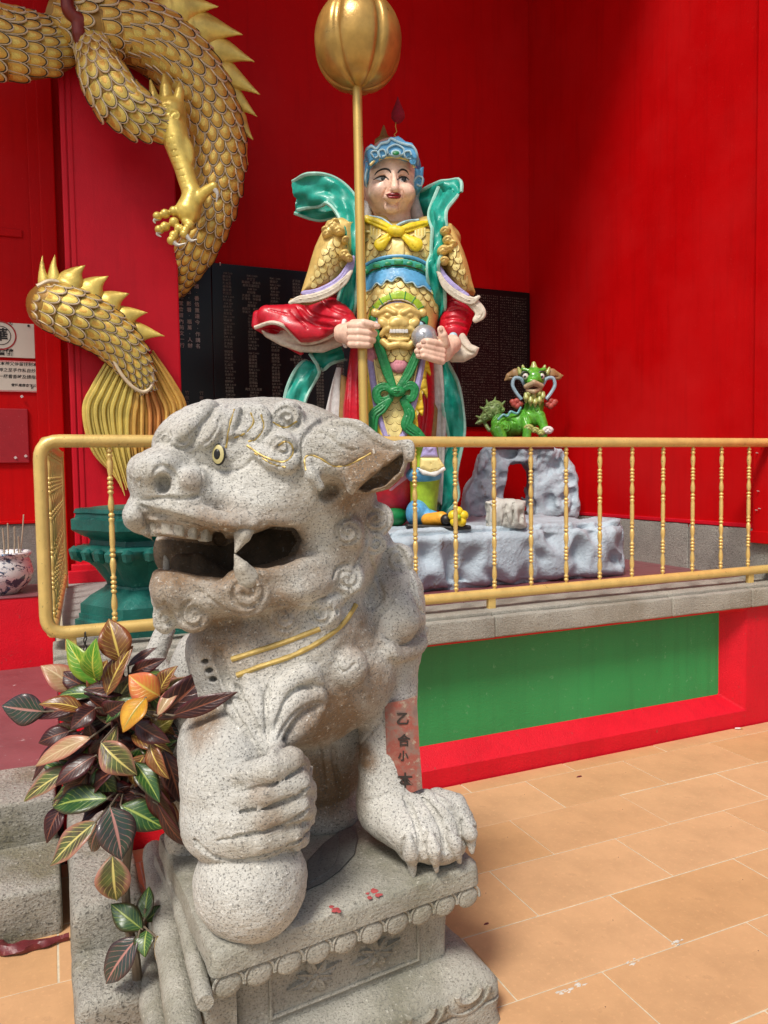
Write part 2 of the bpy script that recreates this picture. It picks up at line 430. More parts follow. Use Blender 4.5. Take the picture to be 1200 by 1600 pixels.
def text_mesh(s, size, res=2, bold=0.0, extrude=0.0, space=1.0):
    cu = bpy.data.curves.new('lettering', 'FONT'); cu.body = s; cu.size = size; cu.resolution_u = res; cu.offset = bold; cu.extrude = extrude
    cu.align_x = 'CENTER'; cu.align_y = 'CENTER'; cu.space_line = space
    o = bpy.data.objects.new('lettering', cu); COL.objects.link(o)
    dg = bpy.context.evaluated_depsgraph_get(); me = bpy.data.meshes.new_from_object(o.evaluated_get(dg))
    bpy.data.objects.remove(o); return me
def letter(name, s, size, mat, parent, origin, xdir, ydir, res=2, bold=0.0, extrude=.0008, space=1.0, slant=0):
    me = text_mesh(s, size, res, bold, extrude, space); n = len(me.vertices); co = np.zeros(n*3, np.float32); me.vertices.foreach_get('co', co); co = co.reshape(-1, 3)
    x, y = np.asarray(xdir, float), np.asarray(ydir, float); z = np.cross(x, y)
    w = np.asarray(origin, float)+co[:, 0:1]*x+co[:, 1:2]*(y+slant*x)+co[:, 2:3]*z
    me.vertices.foreach_set('co', w.astype(np.float32).ravel()); me.materials.clear(); me.materials.append(mat); me.update()
    return link(name, me, parent)
# ================================================================== MATERIALS OF THE PLACE
RED = (.54, .0012, .0025); RED2 = (.64, .004, .018)
M = {}
M['red'] = paint('red_wall_paint', RED, .5, .08, 2.5, 160, .25, .003, spec=.12, wear=(.60, .02, .02), chips=55, streak=.28)
M['red_front'] = paint('red_plinth_paint', RED2, .55, .12, 5, 140, .5, .006, spec=.3, streak=.25, wear=(.42, .04, .04), chips=24)
M['red_pillar'] = paint('red_pillar_paint', (.62, .004, .018), .5, .10, 4, 170, .4, .004, spec=.25, streak=.2)
M['maroon'] = paint('maroon_floor_paint', (.22, .075, .085), .4, .22, 3, 60, .2, .004, wear=(.48, .42, .42), chips=14)
M['maroon_tile'] = paint('maroon_tile', (.20, .060, .070), .35, .12, 6, 80, .1, .002)
M['green_panel'] = paint('green_panel_paint', (.024, .285, .075), .5, .12, 2.2, 120, .5, .005, wear=(.12, .36, .16), chips=26, streak=.3)
M['jade'] = paint('dark_jade_paint', (.012, .135, .11), .42, .35, 9, 70, .5, .006, wear=(.08, .30, .26), chips=22)
M['granite'] = granite('pale_granite', (.40, .385, .33), .4, 190, 4, .7, (.20, .16, .10), .5)
M['granite_rough'] = granite('rough_step_granite', (.43, .415, .36), .28, 95, 6, 1.3, (.20, .18, .10), .75)
M['granite_dark'] = granite('dark_skirting_granite', (.27, .26, .23), .35, 150, 6, .7, (.13, .11, .08), .5)
M['grout'] = flat('pale_grout', (.62, .55, .40), .9)
M['rail'] = paint('gold_rail_paint', (.74, .52, .17), .33, .14, 14, 130, .3, .003, .25, wear=(.30, .22, .08), chips=60)
def tile_mat(i, c):
    t = NT('terracotta_tile_%s' % 'abcd'[i]); co = t.coord('Object'); a = t.noise(co, 2.2, 6, .65); b = t.noise(co, 60, 4, .7); d = t.noise(co, 9, 5, .7)
    col = t.ramp(a, [(.28, scale_c(c, .78)), (.5, c), (.72, scale_c(c, 1.15))])
    col = t.mix(t.math('MULTIPLY', t.fac(d, .60, .70), .35), col, (.24, .14, .075))
    col = t.mix(t.fac(t.noise(co, 34, 3, .6), .735, .755), col, (.10, .06, .04))
    col = t.mix(t.math('MULTIPLY', t.fac(b, .56, .68), .4), col, scale_c(c, 1.25))
    return t.out(col, t.math('ADD', .5, t.math('MULTIPLY', a, .3)), 0, t.math('ADD', b, a), .25, .003, .4)
TILES = [tile_mat(i, c) for i, c in enumerate([(.60, .35, .175), (.575, .33, .155), (.62, .37, .19), (.59, .345, .17)])]

# ================================================================== GROUND
g = MB(); g.add([(-400, -400, -.03), (400, -400, -.03), (400, 400, -.03), (-400, 400, -.03)], [(0, 1, 2, 3)])
tag(g.build('ground', flat('ground_concrete', (.30, .28, .25), .9)), kind='structure')
g = MB(); g.box((-3.2, -3.4, -.028), (6.4, 3.02, -.0022)); pav = g.build('paving', M['grout']); tag(pav, kind='structure')
TL, TR = .5725, .3055
tile_shared = {}
def tile(lx, ly, v):
    key = (round(lx, 3), round(ly, 3), v)
    if key not in tile_shared:
        b = MB(); b.box((0, 0, -.012), (lx, ly, 0), .0022)
        me = bpy.data.meshes.new('tile'); me.from_pydata(b.v, [], b.f); me.update(); me.materials.append(TILES[v]); tile_shared[key] = me
    return tile_shared[key]
rt = random.Random(3); nt_ = 0
for r in range(-1, 11):
    y1 = 2.921-r*TR; y0 = y1-TR
    if r == -1: y0, y1 = 2.921, 3.026
    off = 1.974-.285*r if r >= 0 else 1.687
    for k in range(-7, 5):
        x0 = off+k*TL; x1 = x0+TL
        if x1 < -1.7 or x0 > 4.6: continue
        if r <= 0 and x1 < .25: continue
        # keep to what the picture can show
        vis = False
        for q in ((x0, y0), (x1, y0), (x0, y1), (x1, y1), ((x0+x1)/2, (y0+y1)/2)):
            if (np.array([*q, 0])-CAM)@CF > .3:
                px, py, _ = proj((*q, 0)); vis |= -250 < px < 1450 and py < 1900
        if not vis: continue
        o = bpy.data.objects.new('tile', tile(TL-.0055, y1-y0-.0055, rt.randrange(4))); COL.objects.link(o); o.parent = pav
        o.location = (x0+.00275, y0+.00275, rt.uniform(-.0012, .0008)); o.rotation_euler = (rt.uniform(-.0015, .0015), rt.uniform(-.001, .001), 0); nt_ += 1
# cracked mortar crumbs in the joints
m_mortar = flat('loose_mortar', (.62, .59, .52), .95)
for (x, y, n, sx, sy) in ((882, 1548, 9, 26, 10), (1058, 1470, 6, 14, 7), (985, 1502, 5, 10, 6), (905, 1537, 5, 12, 5)):
    b = MB(); c = on(x, y, 2, .003); rr = random.Random(x)
    for i in range(n):
        p = c+np.array([rr.gauss(0, .015), rr.gauss(0, .006), 0]); s_ = rr.uniform(.002, .008)
        kk = 9; rad_ = [s_*rr.uniform(.4, 1.3) for _ in range(kk)]
        b.ring([[p+np.array([cos(2*pi*j/kk)*rad_[j]*1.7*q, sin(2*pi*j/kk)*rad_[j]*.7*q, hz]) for j in range(kk)] for q, hz in ((1, -.003), (.9, -.0012), (.3, -.0002))])
    b.build('mortar_patch', m_mortar, pav, kind='stuff')

# ================================================================== ENTRANCE STEPS (left)
YF = 3.033                                                     # face of the raised platform
st = thing('entrance_steps', 'granite entrance steps with maroon painted landing left of the lion', 'steps', (-.6, 2.56, 0))
def rough_block(lo, hi, b, amp, seed, seg=14):
    """hand-dressed stone block: rounded edges and an uneven face"""
    lo = np.array(lo, float); hi = np.array(hi, float); bm = bmesh.new(); bmesh.ops.create_cube(bm, size=1)
    bmesh.ops.scale(bm, vec=hi-lo, verts=bm.verts); bmesh.ops.translate(bm, vec=(lo+hi)/2, verts=bm.verts)
    bmesh.ops.bevel(bm, geom=bm.edges[:], offset=b, segments=3, affect='EDGES', profile=.55)
    L = max(hi-lo)/seg
    for _ in range(3):
        es = [e for e in bm.edges if e.calc_length() > L*1.5]
        if not es: break
        bmesh.ops.subdivide_edges(bm, edges=es, cuts=1, use_grid_fill=True)
    from mathutils import noise as mn
    for v in bm.verts:
        p = v.co*9+Vector((seed*3.1, seed*1.7, 0)); v.co += Vector((mn.noise(p), mn.noise(p+Vector((9, 0, 0))), mn.noise(p+Vector((0, 9, 0)))))*amp
    bmesh.ops.triangulate(bm, faces=[f for f in bm.faces if len(f.verts) > 4])
    bm.verts.index_update(); mb = MB(); mb.add([v.co for v in bm.verts], [[v.index for v in f.verts] for f in bm.faces]); bm.free(); return mb
rough_block((-1.9, 2.566, -.02), (-.012, 2.95, .155), .016, .006, 1).build('step', M['granite_rough'], st, True)
rough_block((-1.9, 2.904, .13), (-.02, 3.262, .311), .014, .006, 2).build('step', M['granite_rough'], st, True)
b = MB(); b.box((-1.9, 3.264, .20), (-.004, 4.975, .307), .004); b.build('landing', M['maroon'], st)
b = MB(); b.box((-1.9, 4.977, .2), (-.006, 5.50, .733), .012); b.build('threshold_plinth', M['red_front'], st)
b = MB(); b.box((-1.9, 4.972, .728), (-.008, 5.50, .7375), .004); b.build('threshold_top', M['maroon'], st)

def single(name, mb, mat, label, cat, smooth=True, group=None):
    o = mb.build(name, mat, None, smooth); return tag(o, label, cat, group)
single('kerb_block', rough_block((.012, 2.235, -.01), (.205, 2.99, .235), .03, .008, 3, 10), M['granite_rough'], 'taller granite kerb block against the red plinth beside the steps', 'stone block', group='granite kerb blocks beside the steps')
single('kerb_block', rough_block((.008, 2.0, -.02), (.195, 2.27, .115), .028, .007, 4, 8), M['granite_rough'], 'lower granite kerb block in front of the taller one by the plant stem', 'stone block', group='granite kerb blocks beside the steps')

# ================================================================== RAISED PLATFORM
ZP = .79
pf = thing('raised_platform', 'raised platform with red plinth, recessed green panel and granite coping', 'platform', (2, 4, 0))
# red front: a frame round the recess, with a splayed reveal
RX0, RX1, RZ0, RZ1 = .56, 3.51, .085, .655                      # outer edge of the recess
GD = .10
GX0, GX1, GZ0, GZ1 = .78, on(1120, 1026, 1, YF+GD)[0], on(1120, 1083, 1, YF+GD)[2], .632              # inner edge, depth
b = MB(); X0, X1 = .0, 5.2; yb = YF+.25
P = [(X0, 0), (X1, 0), (X1, .672), (X0, .672)]; O = [(RX0, RZ0), (RX1, RZ0), (RX1, RZ1), (RX0, RZ1)]; I = [(GX0, GZ0), (GX1, GZ0), (GX1, GZ1), (GX0, GZ1)]
P[0] = (X0, -.02); P[1] = (X1, -.02)
V = [(x, YF, z) for x, z in P]+[(x, YF, z) for x, z in O]+[(x, YF+GD, z) for x, z in I]+[(x, yb, z) for x, z in P]
Fc = []
for i in range(4):
    j = (i+1) % 4; Fc += [(i, j, 4+j, 4+i), (4+i, 4+j, 8+j, 8+i), (i, 12+i, 12+j, j)]
b.add(V, Fc); fw = b.build('plinth_wall', M['red_front'], pf)
bv = fw.modifiers.new('edge', 'BEVEL'); bv.width = .008; bv.segments = 2; bv.limit_method = 'ANGLE'; bv.angle_limit = radians(20)
b = MB(); b.box((GX0-.02, YF+GD-.006, GZ0-.02), (GX1+.02, YF+GD+.05, GZ1+.02)); b.build('green_panel', M['green_panel'], pf)
b = MB(); b.box((.0, YF+.251, -.02), (.03, 5.3, .672)); b.build('plinth_side', M['red_front'], pf)
# coping stones
cx = [-.015, .86, 1.86, 2.93, 3.50, 4.3, 5.2]
for i in range(len(cx)-1):
    a, c = cx[i]+.0015, cx[i+1]-.0015
    o = rough_block((a, YF-.045, .6725), (c, YF+.30, .772), .010, .004, 20+i, 18).build('coping_stone', M['granite'], pf, True)
    o2 = rough_block((a, YF-.012, .768), (c, YF+.26, .79), .006, .003, 40+i, 18).build('coping_lip', M['granite'], o, True)
b = MB(); b.box((.0, YF+.2, .70), (3.79, 5.52, .776)); b.build('floor_bed', M['grout'], pf)
TX, TY = .405, .3
for i in range(10):
    for j in range(8):
        x0 = .03+i*TX; y0 = YF+.265+j*TY; x1 = min(x0+TX, 3.772); y1 = min(y0+TY, 5.5)
        if x1-x0 < .05 or y1-y0 < .05: continue
        if x0 < .95 : continue
        mb = MB(); mb.box((x0+.002, y0+.002, .776), (x1-.002, y1-.002, ZP+.001), .0015); mb.build('floor_tile', M['maroon_tile'], pf)
b = MB(); b.box((.028, YF+.265, .776), (.97, 5.5, ZP), .002); b.build('bare_floor', granite('grey_platform_floor', (.33, .32, .30), .6, 90, 3, .3), pf)

# ================================================================== WALLS, PILLAR, ROOF
YB, XS = 5.505, 3.78
w = thing('back_wall', 'dark red back wall of the alcove behind the standing warrior statue', 'wall', (2, YB, .8))
b = MB(); b.box((.0, YB, .6), (XS+.2, YB+.2, 6.3)); b.build('wall_face', M['red'], w)
b = MB(); b.box((.82, YB-.03, ZP), (XS-.001, YB-.001, 1.09), .004); b.build('skirting_stone', M['granite_dark'], w)
w = thing('side_wall', 'bright red side wall of the alcove right of the small green beast', 'wall', (XS, 4.3, .8))
b = MB(); b.box((XS, 2.2, 1.06), (XS+.2, YB-.002, 6.3)); b.build('wall_face', M['red'], w)
b = MB(); b.box((XS-.012, 3.21, 1.083), (XS-.001, YB-.032, 1.108), .004); b.build('red_lip', M['red_front'], w)
ys = [2.2, 3.05, 3.72, 4.5, 5.474]
for i in range(4): rough_block((XS-.008, ys[i]+.004, .70), (XS+.18, ys[i+1]-.004, 1.08), .006, .003, 60+i, 12).build('skirting_stone', granite('alcove_skirting_granite', (.36, .35, .31), .35, 110, 5, .7) if i == 0 else bpy.data.materials['alcove_skirting_granite'], w, True)
b = MB(); b.box((XS-.035, 2.2, 1.03), (XS-.0125, 3.205, 6.3), .006); b.build('pilaster', M['red'], w)
b = MB(); b.box((XS-.045, 2.2, 1.0), (XS-.0355, 3.21, 1.07), .004); b.build('pilaster_foot', M['red'], w)
# nails and scars on the pilaster
b = MB()
for y, z in ((3.17, 1.52), (3.14, 1.56), (3.16, 1.30), (3.17, 1.19), (3.15, 1.20)): b.tube([(XS-.036, y, z), (XS-.05, y, z+.003)], .003, 6)
b.build('nail', flat('pale_scar', (.55, .4, .38)), w, kind='stuff')

# pillar that carries the dragon
YP = 5.08
pl = thing('square_pillar', 'square red pillar that the golden dragon winds round', 'pillar', (.46, YP, .8))
b = MB(); b.box((.135, YP, ZP), (.80, YB-.001, 6.3), .012); b.build('shaft', M['red_pillar'], pl)
for i, xx in enumerate((.128, .165)):
    b = MB(); b.box((xx, YP-.014+.006*i, 1.02), (xx+.030, YP+.02, 6.3), .006); b.build('edge_bead', M['red_pillar'], pl)
b = MB(); b.box((.10, YP-.04, ZP), (.83, YP+.01, .90), .008); b.build('pillar_foot', M['red_front'], pl)

dw = thing('door_wall', 'red panelled wall left of the pillar carrying two white notices', 'wall', (-.8, YB, .75))
b = MB(); b.box((-2.2, YB, 1.14), (0, YB+.15, 6.3)); b.build('wall_face', M['red'], dw)
b = MB(); b.box((-2.2, YB-.02, .735), (-.001, YB+.14, 1.137), .004); b.build('skirting_stone', M['granite_dark'], dw)
b = MB(); b.box((-.062, YB-.03, 1.15), (.02, YB-.001, 6.3), .006); b.build('door_post', M['red'], dw)
b = MB(); b.box((.0, YB-.06, .80), (.094, YB-.001, 6.3), .008); b.build('door_jamb', M['red'], dw)
b = MB(); b.box((-1.2, YB-.022, 1.535), (-.12, YB-.001, 1.885), .005); b.build('lower_panel', paint('dull_red_panel', (.36, .003, .012), .5, .15, 5, 90, .3, .003, wear=(.45, .09, .1), chips=70), dw)
b = MB(); b.box((-1.2, YB-.013, 2.98), (-.11, YB-.001, 3.03), .005); b.build('upper_rail', M['red'], dw)
b = MB(); b.box((-2.2, YB-.03, 1.139), (-.064, YB-.001, 1.16), .004); b.build('bottom_rail', M['red'], dw)

# roof over the alcove: it keeps the sky off the upper part of the walls
rf = MB(); rf.box((-2.6, 3.3, 6.2), (4.6, 5.9, 6.4)); rf.build('ceiling', M['red'], None, kind='structure')

# ================================================================== RAILING
XSE = on(99, 885, 1, YP-.25 if 'YP' in globals() else 4.8)[0]
rl = thing('gold_railing', 'gold painted pipe railing with turned balusters along the platform edge', 'railing', (.02, 3.09, ZP))
YR = 3.092; XRL, ZT, ZBt = on(67, 830, 1, YR)[0], 1.578, .858
def bend(a, c, b_, r=.07, n=7):
    a, c, b_ = map(np.array, (a, c, b_)); u = (a-c)/np.linalg.norm(a-c); v = (b_-c)/np.linalg.norm(b_-c); o = []
    for t in np.linspace(0, 1, n): p0, p1, p2 = c+u*r, c, c+v*r; o.append((1-t)**2*p0+2*t*(1-t)*p1+t*t*p2)
    return o
pr = .0245
b = MB(); path = [np.array((5.1, YR, ZT))]+[np.array((x, YR, ZT)) for x in (3, 1.5)]+bend((1.5, YR, ZT), (XRL, YR, ZT), (XRL, YR, 1.2))+bend((XRL, YR, 1.2), (XRL, YR, ZBt), (1.5, YR, ZBt))+[np.array((x, YR, ZBt)) for x in (1.5, 3, 5.1)]
b.tube(path, pr, 16); b.build('pipe_frame', M['rail'], rl, True)
b = MB(); b.tube([(XRL+.02, YR+.03, ZT-.005), (XSE, YP-.25, ZT-.005)], .022, 12); b.build('side_top_rail', M['rail'], rl, True)
b = MB(); b.tube([(XRL+.02, YR+.03, ZBt), (XSE, YP-.25, ZBt)], .022, 12); b.build('side_bottom_rail', M['rail'], rl, True)
b = MB(); b.tube([(XSE, YP-.25, ZP), (XSE, YP-.25, ZT+.01)], .024, 12); b.build('end_post', M['rail'], rl, True)
for x in (.05, 1.9, 3.6):
    b = MB(); b.box((x-.02, YR-.012, ZP-.005), (x+.02, YR+.012, ZBt-.01), .004); b.build('foot_plate', M['rail'], rl)
# turned baluster profile, radius by height 0..1
def bal_profile(H):
    pr_ = [(.0095, 0)]
    def beads(z0, n, r=.0115, st=.0175):
        for i in range(n):
            z = z0+i*st; pr_.extend([(.0062, z), (r*.93, z+st*.25), (r, z+st*.5), (r*.93, z+st*.75)])
        return z0+n*st
    def spindle(z0, L, up=1):
        for t in np.linspace(0, 1, 6): pr_.append((.0068+.0052*sin(pi*(t**(.75 if up else 1.35))), z0+t*L))
        return z0+L
    z = .014; z = beads(z, 2); z = spindle(z, .070); z = beads(z, 4); z = spindle(z, .070, 0); z = beads(z, 2)
    mid0 = z; z2 = H-.014
    top = []
    keep = list(pr_)
    up = [(r, H-zz) for r, zz in keep][::-1]
    up[-1] = (up[-1][0], H)
    return keep+[(.0085, mid0+.004), (.0105, mid0+.015), (.0105, H-mid0-.015), (.0085, H-mid0-.004)]+up
HB = ZT-ZBt-.03
bmesh_ = MB(); bmesh_.lathe(bal_profile(HB), (0, 0, 0), 10); b0 = bmesh_.build('baluster', M['rail'], rl, True, sharp=80)
def place(o, p): o.location = Vector(p); o.matrix_parent_inverse = Matrix.Translation(-wloc(rl))
xs = [.21]+[.464+.208*k for k in range(22)]
place(b0, (xs[0], YR, ZBt+.015))
for x in xs[1:]:
    if x > 5.0: break
    o = b0.copy(); COL.objects.link(o); place(o, (x, YR, ZBt+.015))
for k in range(8):
    o = b0.copy(); COL.objects.link(o); place(o, (XRL+.02+(XSE-XRL-.02)*(.22+.205*k-.03)/(YP-.25-YR-.03), YR+.22+.205*k, ZBt+.015))
b = MB()
for i in range(4):
    c = on(133, 992+i*7, 1, YR-.04); t = np.linspace(0, 2*pi, 9)
    b.tube([c+np.array([cos(a)*(.006 if i % 2 else .002), sin(a)*(.006 if not i % 2 else .002), sin(a+.6)*.011]) for a in t], .0022, 5)
b.build('hook_chain', flat('dark_iron', (.05, .045, .04), .5, .8), rl, True)
# ================================================================== STONE LION AND ITS PEDESTAL
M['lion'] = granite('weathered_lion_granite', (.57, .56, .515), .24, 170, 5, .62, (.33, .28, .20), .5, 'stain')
M['pedestal'] = granite('pedestal_granite', (.42, .405, .345), .40, 165, 5, .7, (.17, .165, .10), .65, 'stain')
M['gilt'] = paint('worn_gilt', (.46, .33, .10), .45, .25, 30, 120, .3, .003, .35)
M['black'] = flat('black_lacquer', (.012, .011, .010), .35)
ZL = .42
FL, FR = on(331, 1490, 2, ZL)[:2], on(750, 1347, 2, ZL)[:2]
BL = FL+(on(254, 1315, 2, ZL)[:2]-FL)*1.12
BR = FR+(BL-FL)
def quad(z, out, ol=None):
    """pedestal outline at height z, grown by out (ol on the left side)"""
    ol = out if ol is None else ol
    ex = (FR-FL)/np.linalg.norm(FR-FL); ey = (BL-FL)/np.linalg.norm(BL-FL)
    return [np.array([*p, z]) for p in (FL-ex*ol-ey*out, FR+ex*out-ey*out, BR+ex*out+ey*out, BL-ex*ol+ey*out)]
pd_ = thing('stone_pedestal', 'carved granite pedestal with scalloped edge and flower panel under the stone lion', 'pedestal', (.62, 1.95, 0))
from mathutils import noise as mnoise
def carved_loft(prof, name, mat, parent, seg=26, amp=.0035, corner=.03):
    """stack of outlines (z, outset) with rounded corners and a slightly uneven hand-cut face"""
    rings = []
    for z, o in prof:
        q = quad(z, o); ring = []
        for i in range(4):
            a, b_, c = q[i-1], q[i], q[(i+1) % 4]
            u = (a-b_)/np.linalg.norm(a-b_); v = (c-b_)/np.linalg.norm(c-b_)
            for t in np.linspace(0, 1, 5):
                p0, p2 = b_+u*corner, b_+v*corner; ring.append((1-t)**2*p0+2*t*(1-t)*b_+t*t*p2)
            e = c-v*0; n0 = b_+v*corner; n1 = c-v*corner
            for t in np.linspace(0, 1, seg+2)[1:-1]: ring.append(n0+(n1-n0)*t)
        R2 = []
        for p in ring:
            k = Vector(p)*14; n1 = mnoise.noise(k); n2 = mnoise.noise(k*2.7+Vector((5, 5, 5)))
            d = p-np.array([*((FL+BR)/2), p[2]]); d /= np.linalg.norm(d)
            R2.append(p+d*amp*(n1+.6*n2)+np.array([0, 0, amp*.5*n2]))
        rings.append(R2)
    b = MB(); b.loft(rings); return b.build(name, mat, parent, True, sharp=50)
slab = carved_loft([(ZL-.100, -.012), (ZL-.094, -.006), (ZL-.062, -.005), (ZL-.058, .003), (ZL-.045, .004), (ZL-.02, .003), (ZL-.006, 0), (ZL, -.012), (ZL, -.08)], 'slab', M['pedestal'], pd_)
die = carved_loft([(.02, -.062), (.10, -.062), (.20, -.062), (.28, -.062), (ZL-.095, -.06)], 'die', M['pedestal'], pd_)
plinth = carved_loft([(-.02, .055), (.03, .040), (.062, .044), (.068, .038), (.074, .044), (.10, .042), (.125, .025), (.143, -.005), (.15, -.035), (.155, -.064)], 'moulded_base', M['pedestal'], pd_, corner=.045)
# roll moulding along the left side under the slab
ex = np.array([*((FR-FL)/np.linalg.norm(FR-FL)), 0]); ey = np.array([*((BL-FL)/np.linalg.norm(BL-FL)), 0])
for (p0, p1, z, r) in (((240, 1322), (296, 1650), .26, .038), ((262, 1336), (330, 1600), .335, .020), ((207, 1385), (256, 1665), .09, .034)):
    P0, P1 = on(*p1, 2, z), on(*p0, 2, z); P0 = P0+(P1-P0)*max(0, (FL[1]-.03-P0[1])/(P1[1]-P0[1])); b = MB()
    P = [P0+(P1-P0)*t+np.array([mnoise.noise(Vector((t*9, z*50, 1)))*.005, 0, mnoise.noise(Vector((t*7, 3, z*60)))*.004]) for t in np.linspace(0, 1, 30)]
    b.tube(P, [r*.9]+[r]*27+[r*.9, r*.5], 14); b.build('roll_moulding', M['pedestal'], pd_, True)
b = MB(); b.loft([[np.array([*FL, z])+ey*a-ex*o for a, o in ((.03, q), (.70, q), (.70, -.06), (.03, -.06))] for z, q in ((-.01, .03), (.20, .03), (.24, .015), (.32, .0))]); b.build('side_block', M['pedestal'], pd_)
# scallops under the front edge of the slab
nf = np.array([ex[1], -ex[0], 0.0]); L = np.linalg.norm(FR-FL); ns = 10
for i in range(ns):
    r = L/ns/2; c = np.array([*FL, ZL-.088])+ex*(r+2*r*i)+nf*-.006
    b = MB(); rings = []
    for ph in np.linspace(0, pi/2, 5):
        rings.append([c+ex*(r*.86*cos(a))*cos(ph)*1.0+np.array([0, 0, 1])*(r*(.72 if sin(a) < 0 else .80)*sin(a))*cos(ph)+nf*(.007*sin(ph)+.001) for a in np.linspace(0, 2*pi, 18, endpoint=False)])
    b.ring(rings); o = b.build('scallop', M['pedestal'], slab, True)
    b = MB(); b.tube([c+ex*r*.97*cos(a)+np.array([0, 0, r*.96*sin(a)])+nf*.003 for a in np.linspace(-.15, pi+.15, 14)], .0036, 6); b.build('scallop_rim', M['pedestal'], slab, True)
# flower panel on the die, and flowers
zc = .235; base = np.array([*FL, zc])+ey*.060
def on_die(u, v, o): return base+ex*u+np.array([0, 0, v])+nf*o
b = MB()
for (u0, v0, u1, v1) in ((.15, .062, .56, .062), (.15, -.058, .56, -.058), (.15, -.058, .15, .062), (.56, -.058, .56, .062)):
    b.tube([on_die(u0+(u1-u0)*t, v0+(v1-v0)*t, .001) for t in np.linspace(0, 1, 8)], .0045, 6)
b.build('panel_border', M['pedestal'], die, True)
for cu in (.265, .435):
    for k in range(8):
        a = k*pi/4+.25; L_ = .075 if k % 2 == 0 else .055; Wp = .017; b = MB(); rings = []
        for t in np.linspace(.12, 1, 7):
            w_ = Wp*sin(pi*min(1, t*.98))**.7; h_ = .008*sin(pi*t)+.001
            cpt = lambda s_, hh: on_die(cu+cos(a)*L_*t-sin(a)*s_, .004+(sin(a)*L_*t+cos(a)*s_)*.62, hh)
            rings.append([cpt(-w_, -.003), cpt(-w_*.6, h_), cpt(0, h_*.45), cpt(w_*.6, h_), cpt(w_, -.003)])
        b.ring(rings, close=False); b.build('petal', M['pedestal'], die, True)
    b = MB(); b.lathe([(.011, -.004), (.012, .004), (.006, .009)], (0, 0, 0), 10)
    V = [on_die(cu+x, .004+y*.7, z) for x, y, z in b.v]; b.v = [tuple(p) for p in V]; b.build('flower_centre', M['pedestal'], die, True)
# scalloped lappets on the moulded base
for i in range(5):
    r = L/5.0/2; c = np.array([*FL, .115])+ex*(r+2*r*i)-ey*.034
    b = MB(); b.tube([c+ex*r*.95*cos(a)+np.array([0, 0, -.05*sin(a)])+nf*(.011-.004*sin(a)) for a in np.linspace(0, pi, 16)], .0055, 6); b.build('lappet', M['pedestal'], plinth, True)
    b = MB(); b.tube([c+ex*r*.5*cos(a)+np.array([0, 0, .008-.026*sin(a)])+nf*.012 for a in np.linspace(0, pi, 12)], .009, 6); b.build('lappet', M['pedestal'], plinth, True)
# red paint spots and the dark worn patch on the slab
m_spot = flat('red_paint_spots', (.42, .07, .07), .7)
b = MB(); rs_ = random.Random(4)
for (x, y, s_) in ((584, 1391, 9), (577, 1402, 6), (592, 1398, 7), (524, 1421, 8), (518, 1417, 5), (530, 1424, 5), (574, 1396, 4)):
    c = on(x, y, 2, ZL+.0015); k = 9; r0 = s_*1.7/FPX
    b.ring([[c+np.array([cos(2*pi*j/k), sin(2*pi*j/k), 0])*r0*rs_.uniform(.55, 1.15) for j in range(k)], [c+np.array([cos(2*pi*j/k)*r0*.4, sin(2*pi*j/k)*r0*.4, .0016]) for j in range(k)]])
b.build('paint_spots', m_spot, slab, kind='stuff')
m_dark = granite('damp_black_stone', (.17, .17, .16), .5, 120, 8, .3)
pp = [(480, 1345), (505, 1318), (535, 1295), (556, 1290), (560, 1310), (555, 1335), (530, 1362), (505, 1380), (478, 1392)]
b = MB(); b.loft([[on(x, y, 2, ZL+.001) for x, y in pp], [on(x+(515-x)*.06, y+(1340-y)*.06, 2, ZL+.007) for x, y in pp]]); b.build('worn_tongue', m_dark, slab)
for qq in ([(530, 1300), (528, 1335), (515, 1360), (482, 1380)], [(505, 1322), (502, 1345)]):
    b = MB(); b.tube([on(x, y, 2, ZL+.007) for x, y in spline(qq, 5)], .003, 5); b.build('tongue_vein', m_dark, slab, True)

# ------------------------------------------------------------------ the lion: one carved body
LI = thing('stone_lion', 'large grey granite guardian lion with open mouth and paw resting on a ball', 'statue', (.62, 2.0, ZL))
S = Sdf(190, 790, 600, 1480, 1.46, 2.62, .0035)
# hidden mass of the back and haunches
S.ell((480, 1085, 2.32), 120, 185, .26, k=.05)
S.ell((470, 1205, 2.42), 110, 90, .16, k=.04)
S.ch([(258, 985, 2.30), (240, 1030, 2.28), (262, 1080, 2.26)], [15, 17, 24], .03)
S.ell((300, 1075, 2.22), 36, 85, .10, k=.03)
S.ell((320, 1215, 2.20), 62, 110, .13, k=.03)
S.ell((300, 1300, 2.15), 40, 50, .10, k=.03)
# neck and chest
S.ell((455, 985, 2.02), 125, 105, .22, 15, k=.05)
S.ell((440, 1060, 1.98), 105, 100, .20, k=.05)
S.ell((385, 1010, 1.95), 92, 82, .17, 20, k=.04)
S.ell((370, 1085, 1.95), 62, 70, .14, 0, k=.04)
S.ell((535, 1045, 2.05), 85, 85, .16, 10, k=.05)
S.ell((470, 1100, 2.05), 80, 62, .16, 0, k=.04)
S.ch([(585, 1085, 2.07), (500, 1128, 2.05)], [26, 34], .04)
# far (right) foreleg and shoulder with mane lock
S.ell((606, 965, 2.13), 52, 88, .15, -10, k=.04)
S.ch([(585, 835, 2.13), (618, 930, 2.13), (616, 1010, 2.12)], [20, 40, 42], .04)
S.ch([(606, 1040, 2.12), (606, 1140, 2.10), (606, 1245, 2.07)], [47, 45, 47], .03)
S.ell((655, 1292, 2.035), 78, 42, .13, -22, k=.03)
S.ell((612, 1262, 2.06), 52, 46, .10, 0, k=.03)
